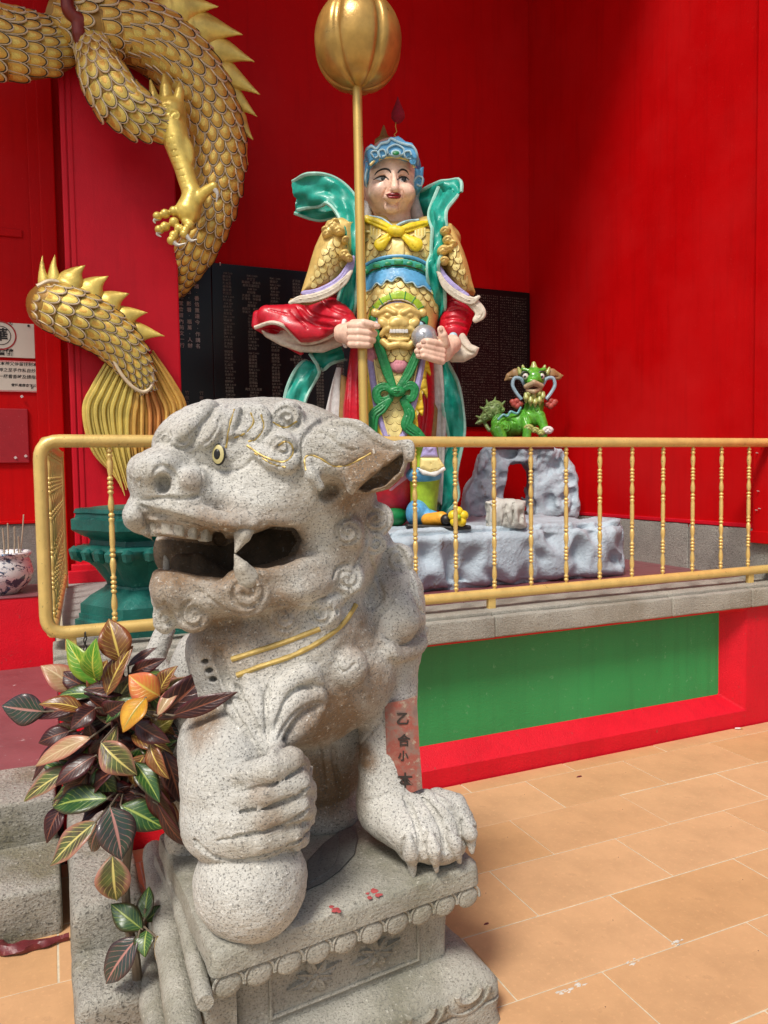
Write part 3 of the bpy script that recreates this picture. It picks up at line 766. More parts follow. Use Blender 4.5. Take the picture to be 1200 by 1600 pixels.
# toes with claws
for (x0, y0, x1, y1, d0) in ((613, 1262, 640, 1328, 1.985), (640, 1255, 676, 1318, 1.99), (664, 1250, 706, 1304, 2.00), (684, 1248, 728, 1290, 2.03)):
    S.ch([(x0, y0, d0+.03), ((x0+x1)/2+4, (y0+y1)/2-10, d0-.005), (x1, y1, d0-.022)], [17, 20, 17], .012)
for pth in ([(630, 1245), (650, 1285), (662, 1340)], [(655, 1240), (684, 1280), (697, 1332)], [(678, 1240), (710, 1272), (722, 1315)]): S.groove(pth, 4.6, .002)
for pts in ([(638, 1308), (642, 1335), (646, 1368)], [(672, 1302), (677, 1328), (682, 1360)], [(703, 1294), (710, 1316), (718, 1346)], [(727, 1280), (734, 1302), (738, 1332)]):
    S.ridge(pts, [7, 12, 4], -.007, .002, taper=False)
    (x0, y0), (x1, y1), (x2, y2) = pts; S.groove([(x2-6, y2-4), (x1-13, y1+2), (x0-8, y0+6), (x0, y0-5), (x0+10, y0+6), (x1+14, y1), (x2+6, y2-6)], 2.2)
# near (left) foreleg: elbow, forearm and paw clasping the ball
S.ell((335, 1165, 1.90), 55, 72, .13, 0, k=.04)
S.ell((362, 1225, 1.80), 78, 108, .14, 6, k=.03)
S.ell((390, 1275, 1.765), 84, 62, .135, -6, k=.025)
S.ell((350, 1285, 1.76), 66, 56, .11, 0, k=.03)
for (x0, y0, x1, y1, r) in ((372, 1213, 468, 1186, 21), (352, 1252, 478, 1222, 21), (342, 1290, 478, 1258, 21), (348, 1325, 468, 1300, 18)):
    d0 = 1.672; S.ch([(x0, y0, d0+.015), ((x0+x1)/2, (y0+y1)/2+2, d0-.012), (x1-14, y1+2, d0+.030), (x1, y1+10, d0+.085)], [r*.8, r, r*1.05, r*.8], .014)
for pth in ([(372, 1238), (420, 1228), (462, 1206), (478, 1196)], [(345, 1276), (410, 1262), (462, 1244), (486, 1226)], [(342, 1313), (400, 1303), (455, 1282), (484, 1262)]): S.groove(pth, 4.0, .004)
for (x, y) in ((484, 1212), (490, 1246), (488, 1282), (478, 1312)):
    S.ch([(x-14, y+10, 1.72), (x-4, y, 1.765), (x+2, y-12, 1.80)], [9, 8, 4], .006)
S.ell((392, 1376, 1.752), 88, 87, .128, k=0)
S.groove([(296, 1296), (318, 1326), (352, 1342), (410, 1337), (462, 1316), (484, 1296)], 4.5, .004, .002)
# fur flame on the elbow
d0 = 1.80
S.ell((425, 1110, 1.86), 66, 56, .10, 0, k=.02)
for pts, r in (([(412, 1176), (386, 1130), (366, 1098), (352, 1068)], [9, 17, 16, 7]), ([(416, 1176), (405, 1120), (396, 1085), (386, 1056)], [9, 17, 17, 8]),
               ([(420, 1174), (428, 1112), (446, 1072), (482, 1052), (498, 1066)], [8, 15, 17, 15, 9]), ([(424, 1176), (440, 1128), (464, 1096), (496, 1086), (502, 1104)], [8, 14, 16, 15, 9]),
               ([(426, 1178), (452, 1152), (480, 1126), (498, 1108)], [8, 15, 18, 11])):
    S.ridge(pts, r, .002, .006, taper=False)
for pts in ([(414, 1170), (396, 1124), (376, 1085), (366, 1062)], [(418, 1168), (415, 1110), (420, 1064)], [(424, 1162), (442, 1102), (468, 1074), (500, 1080)], [(428, 1166), (454, 1122), (482, 1102), (504, 1098)], [(350, 1080), (372, 1120), (404, 1172)]): S.groove(pts, 3.2)
# ---------------- head
S.ell((430, 735, 1.95), 160, 112, .235, -6, k=.05)
S.ell((330, 700, 1.87), 88, 70, .18, 12, k=.04)
S.ell((400, 790, 1.90), 120, 62, .205, 0, k=.05)
S.ell((500, 845, 2.00), 92, 108, .18, 0, k=.05)
S.ell((545, 830, 2.06), 48, 88, .13, 0, k=.04)
# muzzle and nose
S.ell((292, 772, 1.80), 82, 46, .165, -6, k=.03)
S.ell((262, 738, 1.745), 50, 42, .135, 10, k=.02)
S.ell((298, 752, 1.685), 27, 25, .055, 0, k=.012)
S.ell((226, 742, 1.78), 18, 34, .10, 0, k=.015)
# upper lip: a sweeping shelf from the tip back to the cheek
lip = spline([(212, 790), (255, 790), (310, 803), (360, 816), (410, 816), (458, 808)], 5); nl = len(lip)
for side in (0, 1):
    ds = np.interp(np.linspace(0, 1, nl), [0, .3, .6, 1], [1.735, 1.655, 1.68, 1.765]) if side == 0 else np.interp(np.linspace(0, 1, nl), [0, .3, 1], [1.80, 1.93, 2.05])
    S.ch([(x, y, d) for (x, y), d in zip(lip, ds)], np.interp(np.linspace(0, 1, nl), [0, .15, .5, 1], [10, 15, 16, 13]), .018)
S.ell((228, 806, 1.765), 24, 30, .12, 0, k=.02)
S.ell((290, 822, 1.79), 72, 26, .135, -8, k=.015)
# lower jaw
S.ell((345, 925, 1.845), 92, 40, .155, 8, k=.03)
S.ell((285, 918, 1.80), 45, 40, .125, -18, k=.025)
S.ch([(256, 898, 1.80), (262, 938, 1.80), (285, 965, 1.81)], [16, 22, 18], .02)
S.ch([(256, 893, 1.75), (300, 908, 1.715), (345, 920, 1.705), (400, 902, 1.715), (452, 892, 1.765), (500, 880, 1.83)], [8, 12, 13, 14, 14, 14], .014)
S.ell((440, 915, 1.88), 90, 42, .15, 6, k=.03)
# mouth cavity, closed on the far side
S.prism([(232, 846), (262, 838), (310, 846), (350, 850), (385, 838), (420, 822), (455, 826), (466, 846), (452, 872), (420, 884), (385, 890), (350, 905), (310, 899), (268, 888), (246, 884)], 1.40, 1.925, k=.02, sub=True, dref=1.74)
S.ell((300, 866, 1.80), 72, 26, .10, 0, k=.02, sub=True)
S.ell((390, 866, 2.0), 120, 62, .07, 0, k=.015)
S.ell((300, 862, 1.96), 60, 52, .06, 0, k=.015)
S.ch([(335, 905, 1.87), (305, 884, 1.83), (282, 880, 1.81)], [22, 21, 15], .015)
# the lip overhangs the row of teeth
S.groove([(228, 824), (262, 826), (305, 834), (345, 842), (372, 842)], 9.5, .004, .003, taper=False)
S.groove([(232, 800), (262, 806), (300, 816), (350, 827), (385, 828)], 2.6)
S.ridge([(206, 786), (214, 806), (226, 828), (240, 846)], [6, 8, 8, 5], .002, .008)
S.ridge([(212, 784), (250, 790), (300, 804), (350, 818), (400, 820)], [5, 6, 6, 6, 5], .0, .006)
# eye boss
S.ell((352, 708, 1.755), 27, 24, .045, 0, k=.02)
S.groove([(322, 722), (345, 735), (378, 732), (398, 712)], 2.2)
# ear: a broad leaf standing off the skull, hollow towards the back
S.ell((520, 712, 1.82), 44, 42, .10, -10, k=.02)
S.prism([(478, 722), (482, 694), (500, 674), (530, 662), (560, 666), (588, 686), (612, 698), (636, 694), (640, 714), (631, 740), (608, 764), (575, 772), (546, 768), (532, 748), (512, 742), (494, 752)], 1.70, 1.80, k=.012, dref=1.75, rnd=.035)
S.ell((528, 692, 1.72), 40, 24, .03, -20, k=.03)
S.ch([(552, 764, 1.73), (585, 738, 1.715), (632, 700, 1.72)], [10, 8, 7], .012)
S.prism([(553, 770), (572, 752), (600, 729), (629, 708), (632, 716), (624, 738), (603, 758), (575, 767)], 1.60, 1.765, k=.008, sub=True, dref=1.72)
S.ell((580, 755, 1.765), 26, 9, .022, 6, k=.006, sub=True)
S.ell((514, 768, 1.76), 20, 14, .06, 20, k=.015, sub=True)
S.ch([(480, 722, 1.70), (486, 742, 1.70), (500, 760, 1.71)], [8, 9, 7], .015)
S.ch([(x, y, 1.712) for x, y in spline([(480, 722), (484, 694), (502, 673), (532, 661), (562, 666), (590, 687), (614, 697), (638, 695), (640, 714)], 5)], 8, .006)
S.groove([(470, 726), (474, 690), (494, 664), (520, 652)], 4.5)
for pts in ([(572, 748), (600, 730), (618, 716)],): S.groove(pts, 2.4)
# mane, cheek and neck locks
S.ell((505, 795, 1.86), 32, 28, .06, 20, k=.03)
for (x, y, r, a0, cw, t) in ((545, 832, 24, 40, -1, 1.5), (588, 812, 25, 120, 1, 1.5), (543, 903, 25, 200, 1, 1.6), (503, 957, 27, 20, -1, 1.7), (444, 966, 27, 90, 1, 1.8)):
    S.curl(x, y, r*1.08, t+.35, a0, cw, .72)
S.curl(384, 925, 40, 1.7, 200, 1, .42, 4.2)
S.curl(303, 962, 27, 1.7, 0, -1, .62)
S.curl(622, 872, 24, 1.5, 100, 1, .5); S.curl(588, 850, 17, 1.4, 0, -1, .5)
S.curl(258, 965, 19, 1.3, 60, 1, .7, ry=26)
S.groove([(300, 915), (335, 940), (365, 958), (398, 956), (416, 935)], 2.4)
S.groove([(250, 915), (262, 950), (285, 972)], 2.2)
S.ridge([(470, 945), (520, 940), (560, 918)], [7, 10, 6])
for pts in ([(552, 942), (548, 905), (572, 850), (568, 815)], [(572, 848), (592, 910), (600, 940)], [(612, 838), (640, 890), (656, 945)], [(626, 905), (610, 945), (590, 965), (586, 1005)],
            [(640, 905), (650, 940), (664, 962)], [(596, 990), (618, 1010), (645, 1000), (662, 975)], [(590, 880), (600, 905)], [(600, 925), (592, 940), (580, 955)]): S.groove(pts, 2.8)
S.ridge([(592, 1000), (618, 1022), (650, 1012), (664, 985)], 13)
S.ell((628, 965, 2.02), 28, 36, .035, 10, k=.015)
# brow locks with gilded grooves
gil = []
for (x, y, r, a0, cw, t, bp) in ((287, 684, 22, 90, -1, 1.6, .7), (259, 686, 17, 80, 1, 1.5, .8), (448, 652, 27, 40, 1, 1.9, .75), (440, 700, 27, 60, 1, 1.8, .8)):
    S.curl(x, y, r, t, a0, cw, bp)
for pts, r in (([(272, 690), (300, 664), (322, 640), (345, 632)], [12, 13, 13, 8]), ([(300, 704), (326, 684), (344, 655), (350, 634)], [8, 12, 12, 8]), ([(350, 690), (358, 660), (372, 638)], [8, 12, 9]),
               ([(355, 680), (392, 672), (395, 648), (372, 640)], [8, 12, 14, 9]), ([(382, 690), (408, 676), (408, 650), (396, 634)], [8, 12, 13, 8]), ([(388, 694), (412, 712), (446, 724), (466, 712)], [7, 12, 16, 10])):
    S.ridge(pts, [q*1.12 for q in r], .001, .006)
for pts in ([(283, 692), (310, 668), (335, 640)], [(312, 702), (336, 676), (348, 642)], [(362, 676), (386, 660), (386, 644)], [(420, 640), (430, 628)], [(400, 628), (425, 622), (450, 628)], [(452, 632), (480, 642), (505, 655)]): S.groove(pts, 2.0)
S.ell((418, 632, 1.90), 26, 9, .05, -6, k=.008)
# nostril
S.groove([(236, 756), (242, 736), (254, 727), (268, 735), (275, 752), (272, 772)], 3.4)
S.groove([(222, 782), (255, 778), (290, 780), (322, 772)], 3.0)
S.ell((253, 756, (S.surf(253, 756) or 1.62)), 12, 16, .035, 0, k=.008, sub=True)
S.groove([(226, 728), (222, 738), (228, 744)], 1.8); S.groove([(214, 755), (220, 750), (222, 762)], 1.8)
S.groove([(312, 728), (318, 752), (310, 772), (290, 776)], 2.2)
# bell on the collar and broken tassel slot
d = S.surf(540, 1040) or 1.9
S.ell((542, 1042, d+.012), 33, 33, .045, 0, k=.012)
for k in range(7):
    a = radians(-150+k*50); S.groove([(540, 1036), (540+30*cos(a), 1042+30*sin(a))], 1.6)
S.groove([(520, 1022), (536, 1050), (562, 1030)], 1.8)
S.groove([(336, 1012), (346, 1042), (359, 1078)], 7.5, .0, .003)
for (x, y) in ((320, 1034), (326, 1048), (333, 1062)): S.ell((x, y, (S.surf(x, y) or 1.8)), 8, 5, .03, 20, .003, True)
# hind paw seen between the forelegs
for x in (486, 508, 530): S.ch([(x, 1160, 2.24), (x+6, 1200, 2.19), (x+8, 1238, 2.20)], [13, 14, 10], .012)
S.ell((505, 1265, 2.27), 58, 36, .12, 0, k=.02)
for pts in ([(497, 1160), (503, 1200), (508, 1240)], [(519, 1160), (525, 1200), (530, 1240)]): S.groove(pts, 4)
# cracks in the leg and veins on the ear
S.groove([(556, 1172), (575, 1150), (600, 1126)], 1.8); S.groove([(562, 1253), (590, 1246), (610, 1238)], 1.8)
ear_lines = ([(478, 735), (476, 718), (484, 711), (500, 716), (522, 728), (545, 726), (580, 708)], [(486, 680), (505, 677), (520, 688), (535, 700), (560, 704)])
gilt_lines = ([(353, 700), (358, 668), (366, 640)], [(392, 645), (396, 660), (384, 676), (366, 684)], [(408, 648), (412, 668), (400, 686), (388, 690)],
              [(386, 696), (410, 712), (440, 722), (456, 712), (456, 696), (446, 690), (434, 696)], [(398, 708), (424, 724), (446, 730)], [(426, 660), (446, 668), (464, 658)])
for pts in ear_lines: S.groove(pts, 2.0)
for pts in gilt_lines: S.groove(pts, 1.8)
S.rough(.0010, 30, 5); S.rough(.0008, 75, 6)
# gilt collar bands and thin gilded lines follow the stone
def surf_tube(pts, r, name, mat, parent, off=0.0, n=6, flat_=1.0, seg=8):
    q = S.snap(spline(pts, n), off)
    if len(q) < 2: return
    ds = np.array([p[2] for p in q]); k = np.ones(5)/5; ds = np.convolve(np.pad(ds, 2, mode='edge'), k, 'valid')
    b = MB(); P = [at(x, y, d) for (x, y, _), d in zip(q, ds)]
    b.tube(P, r, seg); return b.build(name, mat, parent, True)
for pts in ([(362, 1030), (400, 1018), (440, 1005), (480, 990), (500, 982)], [(370, 1055), (410, 1040), (455, 1025), (500, 1002), (535, 975), (556, 945)]):
    surf_tube(pts, .0072, 'collar_band', M['gilt'], LI, .001)
body_gilt = [(pts, S.snap(spline(pts, 6), -.0004)) for pts in list(gilt_lines)+list(ear_lines[:1])]
for pts, q in body_gilt:
    if len(q) > 2:
        b = MB(); b.tube([at(*p) for p in q], .0026, 5); b.build('gilt_line', M['gilt'], LI, True)
# eye
de = S.surf(342, 710) or 1.7
cen = at(342, 710, de-.005)
nrm = -CF*.93-CR*.36; nrm /= np.linalg.norm(nrm); ux = np.cross(nrm, CU); ux /= np.linalg.norm(ux); uy = np.cross(ux, nrm)
def disc(rx, ry, o0, o1): 
    b = MB(); b.ring([[cen+ux*rx*k*cos(a)+uy*ry*k*sin(a)+nrm*(o0 if k == 1 else o1) for a in np.linspace(0, 2*pi, 20, endpoint=False)] for k in (1, .7, .25)]); return b
m_iris = flat('pale_gilt_iris', (.55, .48, .22), .4); 
eb = disc(.0185, .025, .0, .004).build('eye_rim', M['black'], LI, True); disc(.0155, .0215, .004, .0075).build('iris', m_iris, eb, True); disc(.0085, .012, .0078, .0105).build('pupil', M['black'], eb, True)
# teeth
m_tooth = granite('tooth_stone', (.42, .39, .33), .5, 160, 8, .4)
for i, (x, y) in enumerate(((241, 824), (259, 822), (278, 824), (297, 828), (316, 832))):
    T = Sdf(x-16, x+16, y-22, y+22, 1.58, 1.86, .003); dt = (S.surf(x, y+2) or 1.70)-.004; T.prism([(x-8.8, y-10), (x+8.8, y-9), (x+8.2, y+15), (x-8.0, y+14)], dt, dt+.05, .002, dref=dt, rnd=.006); T.build('tooth', m_tooth, LI)
for nm, P, r in (('fang', [(383, 822, 1.715), (379, 836, 1.695), (368, 863, 1.68)], [17, 14, 2]), ('fang', [(386, 902, 1.71), (378, 888, 1.695), (367, 866, 1.685)], [19, 13, 2]), ('fang', [(260, 888, 1.80), (260, 876, 1.80), (257, 868, 1.80)], [6, 5, 2])):
    T = Sdf(P[0][0]-34, P[0][0]+34, 800, 920, 1.62, 1.86, .0035); T.ch(P, r, .004); T.build(nm, m_tooth, LI)
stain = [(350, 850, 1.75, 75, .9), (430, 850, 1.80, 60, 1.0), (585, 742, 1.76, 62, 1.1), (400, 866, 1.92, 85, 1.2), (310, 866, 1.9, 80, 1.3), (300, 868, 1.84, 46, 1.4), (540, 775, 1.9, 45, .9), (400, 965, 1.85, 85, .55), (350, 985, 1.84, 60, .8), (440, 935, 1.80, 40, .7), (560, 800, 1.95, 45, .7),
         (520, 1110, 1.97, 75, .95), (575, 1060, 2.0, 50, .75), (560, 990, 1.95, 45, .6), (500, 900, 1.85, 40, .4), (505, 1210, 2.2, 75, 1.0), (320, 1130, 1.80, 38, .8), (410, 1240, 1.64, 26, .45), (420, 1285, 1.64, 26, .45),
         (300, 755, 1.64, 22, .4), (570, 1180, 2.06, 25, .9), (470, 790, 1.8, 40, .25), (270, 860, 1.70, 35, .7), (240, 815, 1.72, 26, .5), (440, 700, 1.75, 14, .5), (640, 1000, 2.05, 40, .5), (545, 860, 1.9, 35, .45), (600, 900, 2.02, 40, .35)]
S.build('lion_body', M['lion'], LI, stain=stain, soot=([(226, 846), (262, 842), (310, 850), (350, 854), (385, 838), (420, 826), (455, 830), (464, 846), (450, 868), (420, 880), (385, 886), (350, 903), (310, 899), (268, 890), (240, 888)], 1.742))  # mouth interior coloured darker: brown weathering with painted shade
# weathered red paper strip pasted on the straight foreleg
t = NT('weathered_red_paper'); co = t.coord('Object'); a = t.noise(co, 14, 6, .7); c_ = t.noise(co, 40, 5, .7)
col = t.ramp(a, [(.3, (.16, .10, .085)), (.45, (.24, .14, .11)), (.55, (.30, .07, .05)), (.7, (.34, .22, .16))]); col = t.mix(t.fac(c_, .58, .66), col, (.35, .27, .20))
m_paper = t.out(col, .6, 0, c_, .4, .003)
ds = 2.012
def pap(x, y, o=0): return at(x, y, ds+o-.00016*(x-600))
out = [(601, 1099), (612, 1097), (630, 1094), (651, 1087), (653, 1120), (655, 1160), (658, 1200), (660, 1232), (645, 1238), (628, 1242), (607, 1246), (605, 1210), (603, 1160), (602, 1130)]
b = MB(); b.loft([[pap(x, y) for x, y in out], [pap(x, y, .012) for x, y in out]]); pp_ = b.build('paper_strip', m_paper, None)
tag(pp_, 'faded red paper strip with black brush characters pasted on the lion leg', 'paper strip')
m_ink = flat('black_ink', (.01, .009, .009), .6)
for ch_, x, y, s_ in (('乙', 629, 1124, .036), ('合', 631, 1158, .034), ('小', 630, 1182, .028), ('本', 633, 1221, .042)):
    letter('ink_character', ch_, s_, flat('faded_ink', (.035, .025, .02), .7) if 'faded_ink' not in bpy.data.materials else bpy.data.materials['faded_ink'], pp_, pap(x, y, -.002), CR, CU, 3, .0006)
# ================================================================== GOLDEN DRAGON ROUND THE PILLAR
M['dragon'] = paint('dragon_gold', (.78, .58, .13), .33, .3, 12, 60, .4, .004, .3)
M['dragon_dark'] = paint('dragon_deep_gold', (.36, .19, .035), .4, .3, 9, 60, .4, .004, .3)
M['dragon_orange'] = paint('dragon_orange_gold', (.70, .40, .07), .33, .3, 12, 60, .3, .003, .3)
M['rim'] = paint('pale_scale_rim', (.74, .60, .40), .45, .2, 20, 90, .2, .002, .1)
M['line'] = flat('black_outline', (.030, .020, .010), .5)
M['claw'] = flat('silver_claw', (.60, .57, .50), .4, .2)
DR = thing('golden_dragon', 'gilded relief dragon with spiny back winding round the red pillar', 'dragon sculpture', (.5, 4.95, 2.0))
def scale_mesh(name, mats):
    """one scale: a rounded shield with raised pale rim, dark line, domed centre and small boss; root at y=0, tip at y=1"""
    n = 11; b = MB(); idx = []
    def outline(k, z):
        o = []
        for j in range(n):
            t = j/(n-1)
            a = pi*t; x = -.5*cos(a); y = .42+.58*sin(a) if 0 < t < 1 else .1
            o.append((x*k, .42+(y-.42)*k if y > .42 else .42-(.42-y)*k, z+.16*(y-.3)))
        return o
    R = [outline(1, -.06), outline(1, .05), outline(.92, .10), outline(.885, .03), outline(.82, .05), outline(.40, .13)]
    V = [p for r in R for p in r]; V.append((0, .5, .19)); c = len(V)-1; Fc = []; mi = []
    for i, m in enumerate((1, 1, 2, 2, 0)):
        for j in range(n-1): Fc.append((i*n+j, i*n+j+1, (i+1)*n+j+1, (i+1)*n+j)); mi.append(m)
        Fc.append((i*n+n-1, i*n, (i+1)*n, (i+1)*n+n-1)); mi.append(0)
    for j in range(n-1): Fc.append((5*n+j, 5*n+j+1, c)); mi.append(3)
    Fc.append((5*n+n-1, 5*n, c)); mi.append(3)
    me = bpy.data.meshes.new(name); me.from_pydata(V, [], Fc); me.update()
    for m in mats: me.materials.append(m)
    me.polygons.foreach_set('material_index', mi); me.polygons.foreach_set('use_smooth', np.full(len(Fc), True)); me.update(); return me
SC_D = [scale_mesh('dragon_scale', [M['dragon'], M['rim'], M['line'], M['dragon_orange']]), scale_mesh('dragon_scale', [M['dragon_orange'], M['rim'], M['line'], M['dragon']])]
def put(name, me, parent, P, X, Y, Z, sx, sy, sz):
    o = bpy.data.objects.new(name, me); COL.objects.link(o); o.parent = parent; o.matrix_parent_inverse = Matrix.Translation(-wloc(parent))
    X, Y, Z = X*sx, Y*sy, Z*sz
    o.matrix_basis = Matrix(((X[0], Y[0], Z[0], P[0]), (X[1], Y[1], Z[1], P[1]), (X[2], Y[2], Z[2], P[2]), (0, 0, 0, 1))); return o
def scaled_body(path, row, around, name, which=0, a0=-88, a1=88, skip=lambda x, y: False, fl=.8):
    """round body along (px, py, depth, radius px) with overlapping scales on its outer side"""
    P = spline(path, 14); pos = np.array([at(*p[:3]) for p in P]); rad = P[:, 3]*P[:, 2]/FPX
    T = np.gradient(pos, axis=0); T /= np.linalg.norm(T, axis=1)[:, None]
    seg = np.r_[0, np.cumsum(np.linalg.norm(np.diff(pos, axis=0), axis=1))]; L = seg[-1]
    ring = []; V = -CF
    for p, t, r in zip(pos, T, rad):
        n = V-t*(V@t); n /= np.linalg.norm(n); bb = np.cross(t, n)
        ring.append([p+r*(cos(a)*n*fl+sin(a)*bb) for a in np.linspace(0, 2*pi, 22, endpoint=False)])
    b = MB(); b.ring(ring); body = b.build(name, M['dragon_dark'], DR, True)
    s_, i = row*.3, 0
    while s_ < L-row*.2:
        p = np.array([np.interp(s_, seg, pos[:, k]) for k in range(3)]); t = np.array([np.interp(s_, seg, T[:, k]) for k in range(3)]); t /= np.linalg.norm(t)
        r = np.interp(s_, seg, rad); n = V-t*(V@t); n /= np.linalg.norm(n); bb = np.cross(t, n); k_ = r/rad.max()
        da = 180/around
        for j in range(around+1):
            a = radians(-90+da*(j+(.5 if i % 2 else 0)))
            if not radians(a0) <= a <= radians(a1): continue
            nn = cos(a)*n/fl+sin(a)*bb; nn /= np.linalg.norm(nn); xx = np.cross(t, nn); q = p+r*(cos(a)*n*fl+sin(a)*bb)
            x_, y_, _ = proj(q)
            if skip(x_, y_) or not (-45 < x_ < 700 and -30 < y_ < 900): continue
            w_ = r*radians(da)*1.18*(fl+(1-fl)*abs(sin(a))); l_ = max(row*1.75*(.45+.55*k_), w_*.9)
            put('dragon_scale', SC_D[which], DR, q-nn*.004, xx, t, nn, w_, l_, l_*.55)
        s_ += row*(.45+.55*k_); i += 1
    return pos, rad
dpt = lambda x, y, back=.0: depth_on(x, y, 1, YP-.11+back)
def path_of(lst): return [(x, y, dpt(x, y, *(z or [0])), r) for x, y, r, *z in lst]
scaled_body(path_of([(-70, 30, 60, .02), (-20, 62, 58, .02), (35, 72, 50, .03), (78, 72, 42, .08), (108, 52, 38, .16)]), .078, 9, 'body_coil', 1)
pos1, rad1 = scaled_body(path_of([(96, 28, 44, .1), (140, 42, 47), (195, 48, 50), (250, 72, 52), (298, 122, 50), (330, 190, 46), (340, 255, 42), (334, 315, 37), (318, 365, 33, .02), (298, 402, 31, .15), (268, 440, 30, .34)]), .080, 7, 'body_coil', 1)
pos2, rad2 = scaled_body(path_of([(58, 468, 22, .14), (76, 476, 38, .05), (110, 490, 41), (148, 508, 38), (180, 532, 34), (205, 562, 27), (222, 590, 18), (228, 604, 10)]), .070, 7, 'tail_coil', 0)
# belly ribs on the inner side of the big curve
inner = spline([(262, 118), (290, 150), (304, 200), (308, 260), (304, 300)], 8)
b = MB(); b.tube([at(x, y, dpt(x, y, -.02)) for x, y in inner], .018, 8); b.build('belly_edge', M['rim'], DR, True)
# spines
def spine(x0, y0, x1, y1, tx, ty, name='spine', mat=None):
    """curved fin spike: base from (x0,y0) to (x1,y1), tip (tx,ty)"""
    w0 = dpt(x0, y0, .035); S = Sdf(min(x0, x1, tx)-8, max(x0, x1, tx)+8, min(y0, y1, ty)-8, max(y0, y1, ty)+8, w0-.14, w0+.14, .0075)
    mx, my = (x0+x1)/2, (y0+y1)/2; L = sqrt((x1-x0)**2+(y1-y0)**2)/2; cx_, cy_ = mx+(tx-mx)*.5+(x0-x1)*.10, my+(ty-my)*.5+(y0-y1)*.10
    q = spline([(mx, my), (cx_, cy_), (tx, ty)], 6); rr = np.linspace(1, 0, len(q))**1.2*L*1.25+1.2
    S.ch([(x, y, w0) for x, y in q], rr, .01, flat=.62)
    S.build(name, mat or M['dragon'], DR)
for a in ((190, -12, 224, -6, 232, -34), (250, 0, 292, 32, 342, 10), (286, 28, 322, 66, 380, 54), (316, 60, 342, 98, 398, 96), (334, 98, 354, 134, 407, 148), (348, 134, 362, 166, 402, 182), (356, 168, 366, 204, 396, 219), (361, 206, 366, 242, 388, 258), (360, 244, 364, 278, 376, 292), (354, 274, 358, 300, 366, 308)): spine(*a)
for a in ((62, 442, 74, 438, 66, 397), (76, 436, 92, 438, 86, 396), (92, 438, 124, 452, 133, 414), (120, 450, 152, 470, 170, 431), (148, 468, 178, 490, 203, 458), (175, 488, 200, 510, 231, 488), (198, 508, 216, 532, 257, 525)): spine(*a)
b = MB(); b.tube([at(x, y, dpt(x, y, -.005)) for x, y in spline([(205, -4), (250, 22), (290, 62), (322, 120), (342, 180), (354, 240), (352, 300)], 8)], .020, 8); b.build('spine_band', M['dragon_orange'], DR, True)
b = MB(); b.tube([at(x, y, dpt(x, y, -.005)) for x, y in spline([(58, 448), (85, 440), (130, 462), (175, 496), (205, 530), (226, 566)], 8)], .016, 8); b.build('spine_band', M['rim'], DR, True)
# dark red cloud curl over the shoulder
S = Sdf(84, 200, -40, 110, 4.3, 5.05, .008)
for q, r in (([(104, -20), (108, 16), (128, 34), (158, 36), (180, 20), (184, -10)], [9, 11, 11, 10, 9, 8]), ([(122, 30), (124, 55), (128, 84)], [10, 11, 5]), ([(132, -10), (136, 12), (152, 18), (162, 4), (158, -14)], [6, 7, 7, 6, 5])):
    P = spline(q, 6); S.ch([(x, y, dpt(x, y, -.11)) for x, y in P], np.interp(np.linspace(0, 1, len(P)), np.linspace(0, 1, len(r)), r), .012)
S.build('cloud_curl', paint('oxblood_gilt', (.22, .028, .015), .35, .3, 14, 80, .3, .003, .2), DR)
# foreleg: scaled thigh, smooth forearm, five-knuckled claw
scaled_body([(138, 56, dpt(138, 56, .0), 26), (148, 84, dpt(148, 84, -.11), 31), (160, 115, dpt(160, 115, -.17), 38), (185, 155, dpt(185, 155, -.19), 40), (222, 184, dpt(222, 184, -.2), 32), (250, 196, dpt(250, 196, -.2), 22)], .07, 6, 'thigh', 0)
# the scales that show smallest are joined into one piece; the rest stay single
ss = sorted([o for o in bpy.data.objects if o.name.startswith('dragon_scale') and o.parent == DR], key=lambda o: -o.matrix_basis.to_scale()[0]/proj(o.matrix_basis.translation)[2])
jv, jf, jm = [], [], []
for o in ss[290:]:
    n0 = len(jv); jv += [tuple(o.matrix_basis @ v.co) for v in o.data.vertices]; off = 0 if o.data is SC_D[0] else 4
    for p in o.data.polygons: jf.append(tuple(n0+i for i in p.vertices)); jm.append(p.material_index+off)
    bpy.data.objects.remove(o)
if jv:
    me = bpy.data.meshes.new('small_scales'); me.from_pydata(jv, [], jf); me.update()
    for q in SC_D:
        for m in q.materials: me.materials.append(m)
    me.polygons.foreach_set('material_index', jm); me.polygons.foreach_set('use_smooth', np.full(len(jf), True)); link('small_scales', me, DR, 'stuff')
dl = dpt(270, 230, -.21)
S = Sdf(222, 352, 104, 396, dl-.22, dl+.16, .0058)
S.ch([(250, 186, dl), (268, 176, dl)], [24, 22], .02)
for q, r in (([(243, 168), (240, 148), (235, 126)], [9, 7, 2]), ([(260, 158), (259, 138), (256, 116)], [11, 9, 2]), ([(278, 160), (281, 142), (281, 129)], [9, 7, 2])): S.ch([(x, y, dl-.01) for x, y in q], r, .015)
S.ch([(268, 190, dl), (276, 222, dl-.01), (287, 262, dl-.02), (300, 305, dl-.03)], [22, 20, 15, 14], .02)
S.ell((293, 236, dl-.03), 10, 24, .03, 12, .012)
S.ch([(302, 306, dl-.03), (294, 330, dl-.04)], [15, 20], .02)
for q in ([(292, 330), (272, 330), (258, 334), (246, 338)], [(292, 340), (272, 347), (258, 354), (249, 359)], [(292, 346), (280, 358), (272, 368), (268, 376)], [(298, 340), (296, 352), (290, 360), (288, 366)]):
    for k, (x, y) in enumerate(q):
        S.ell((x, y, dl-.06-.012*k), 8.2-.4*k, 8-.4*k, .03, 0, .006)
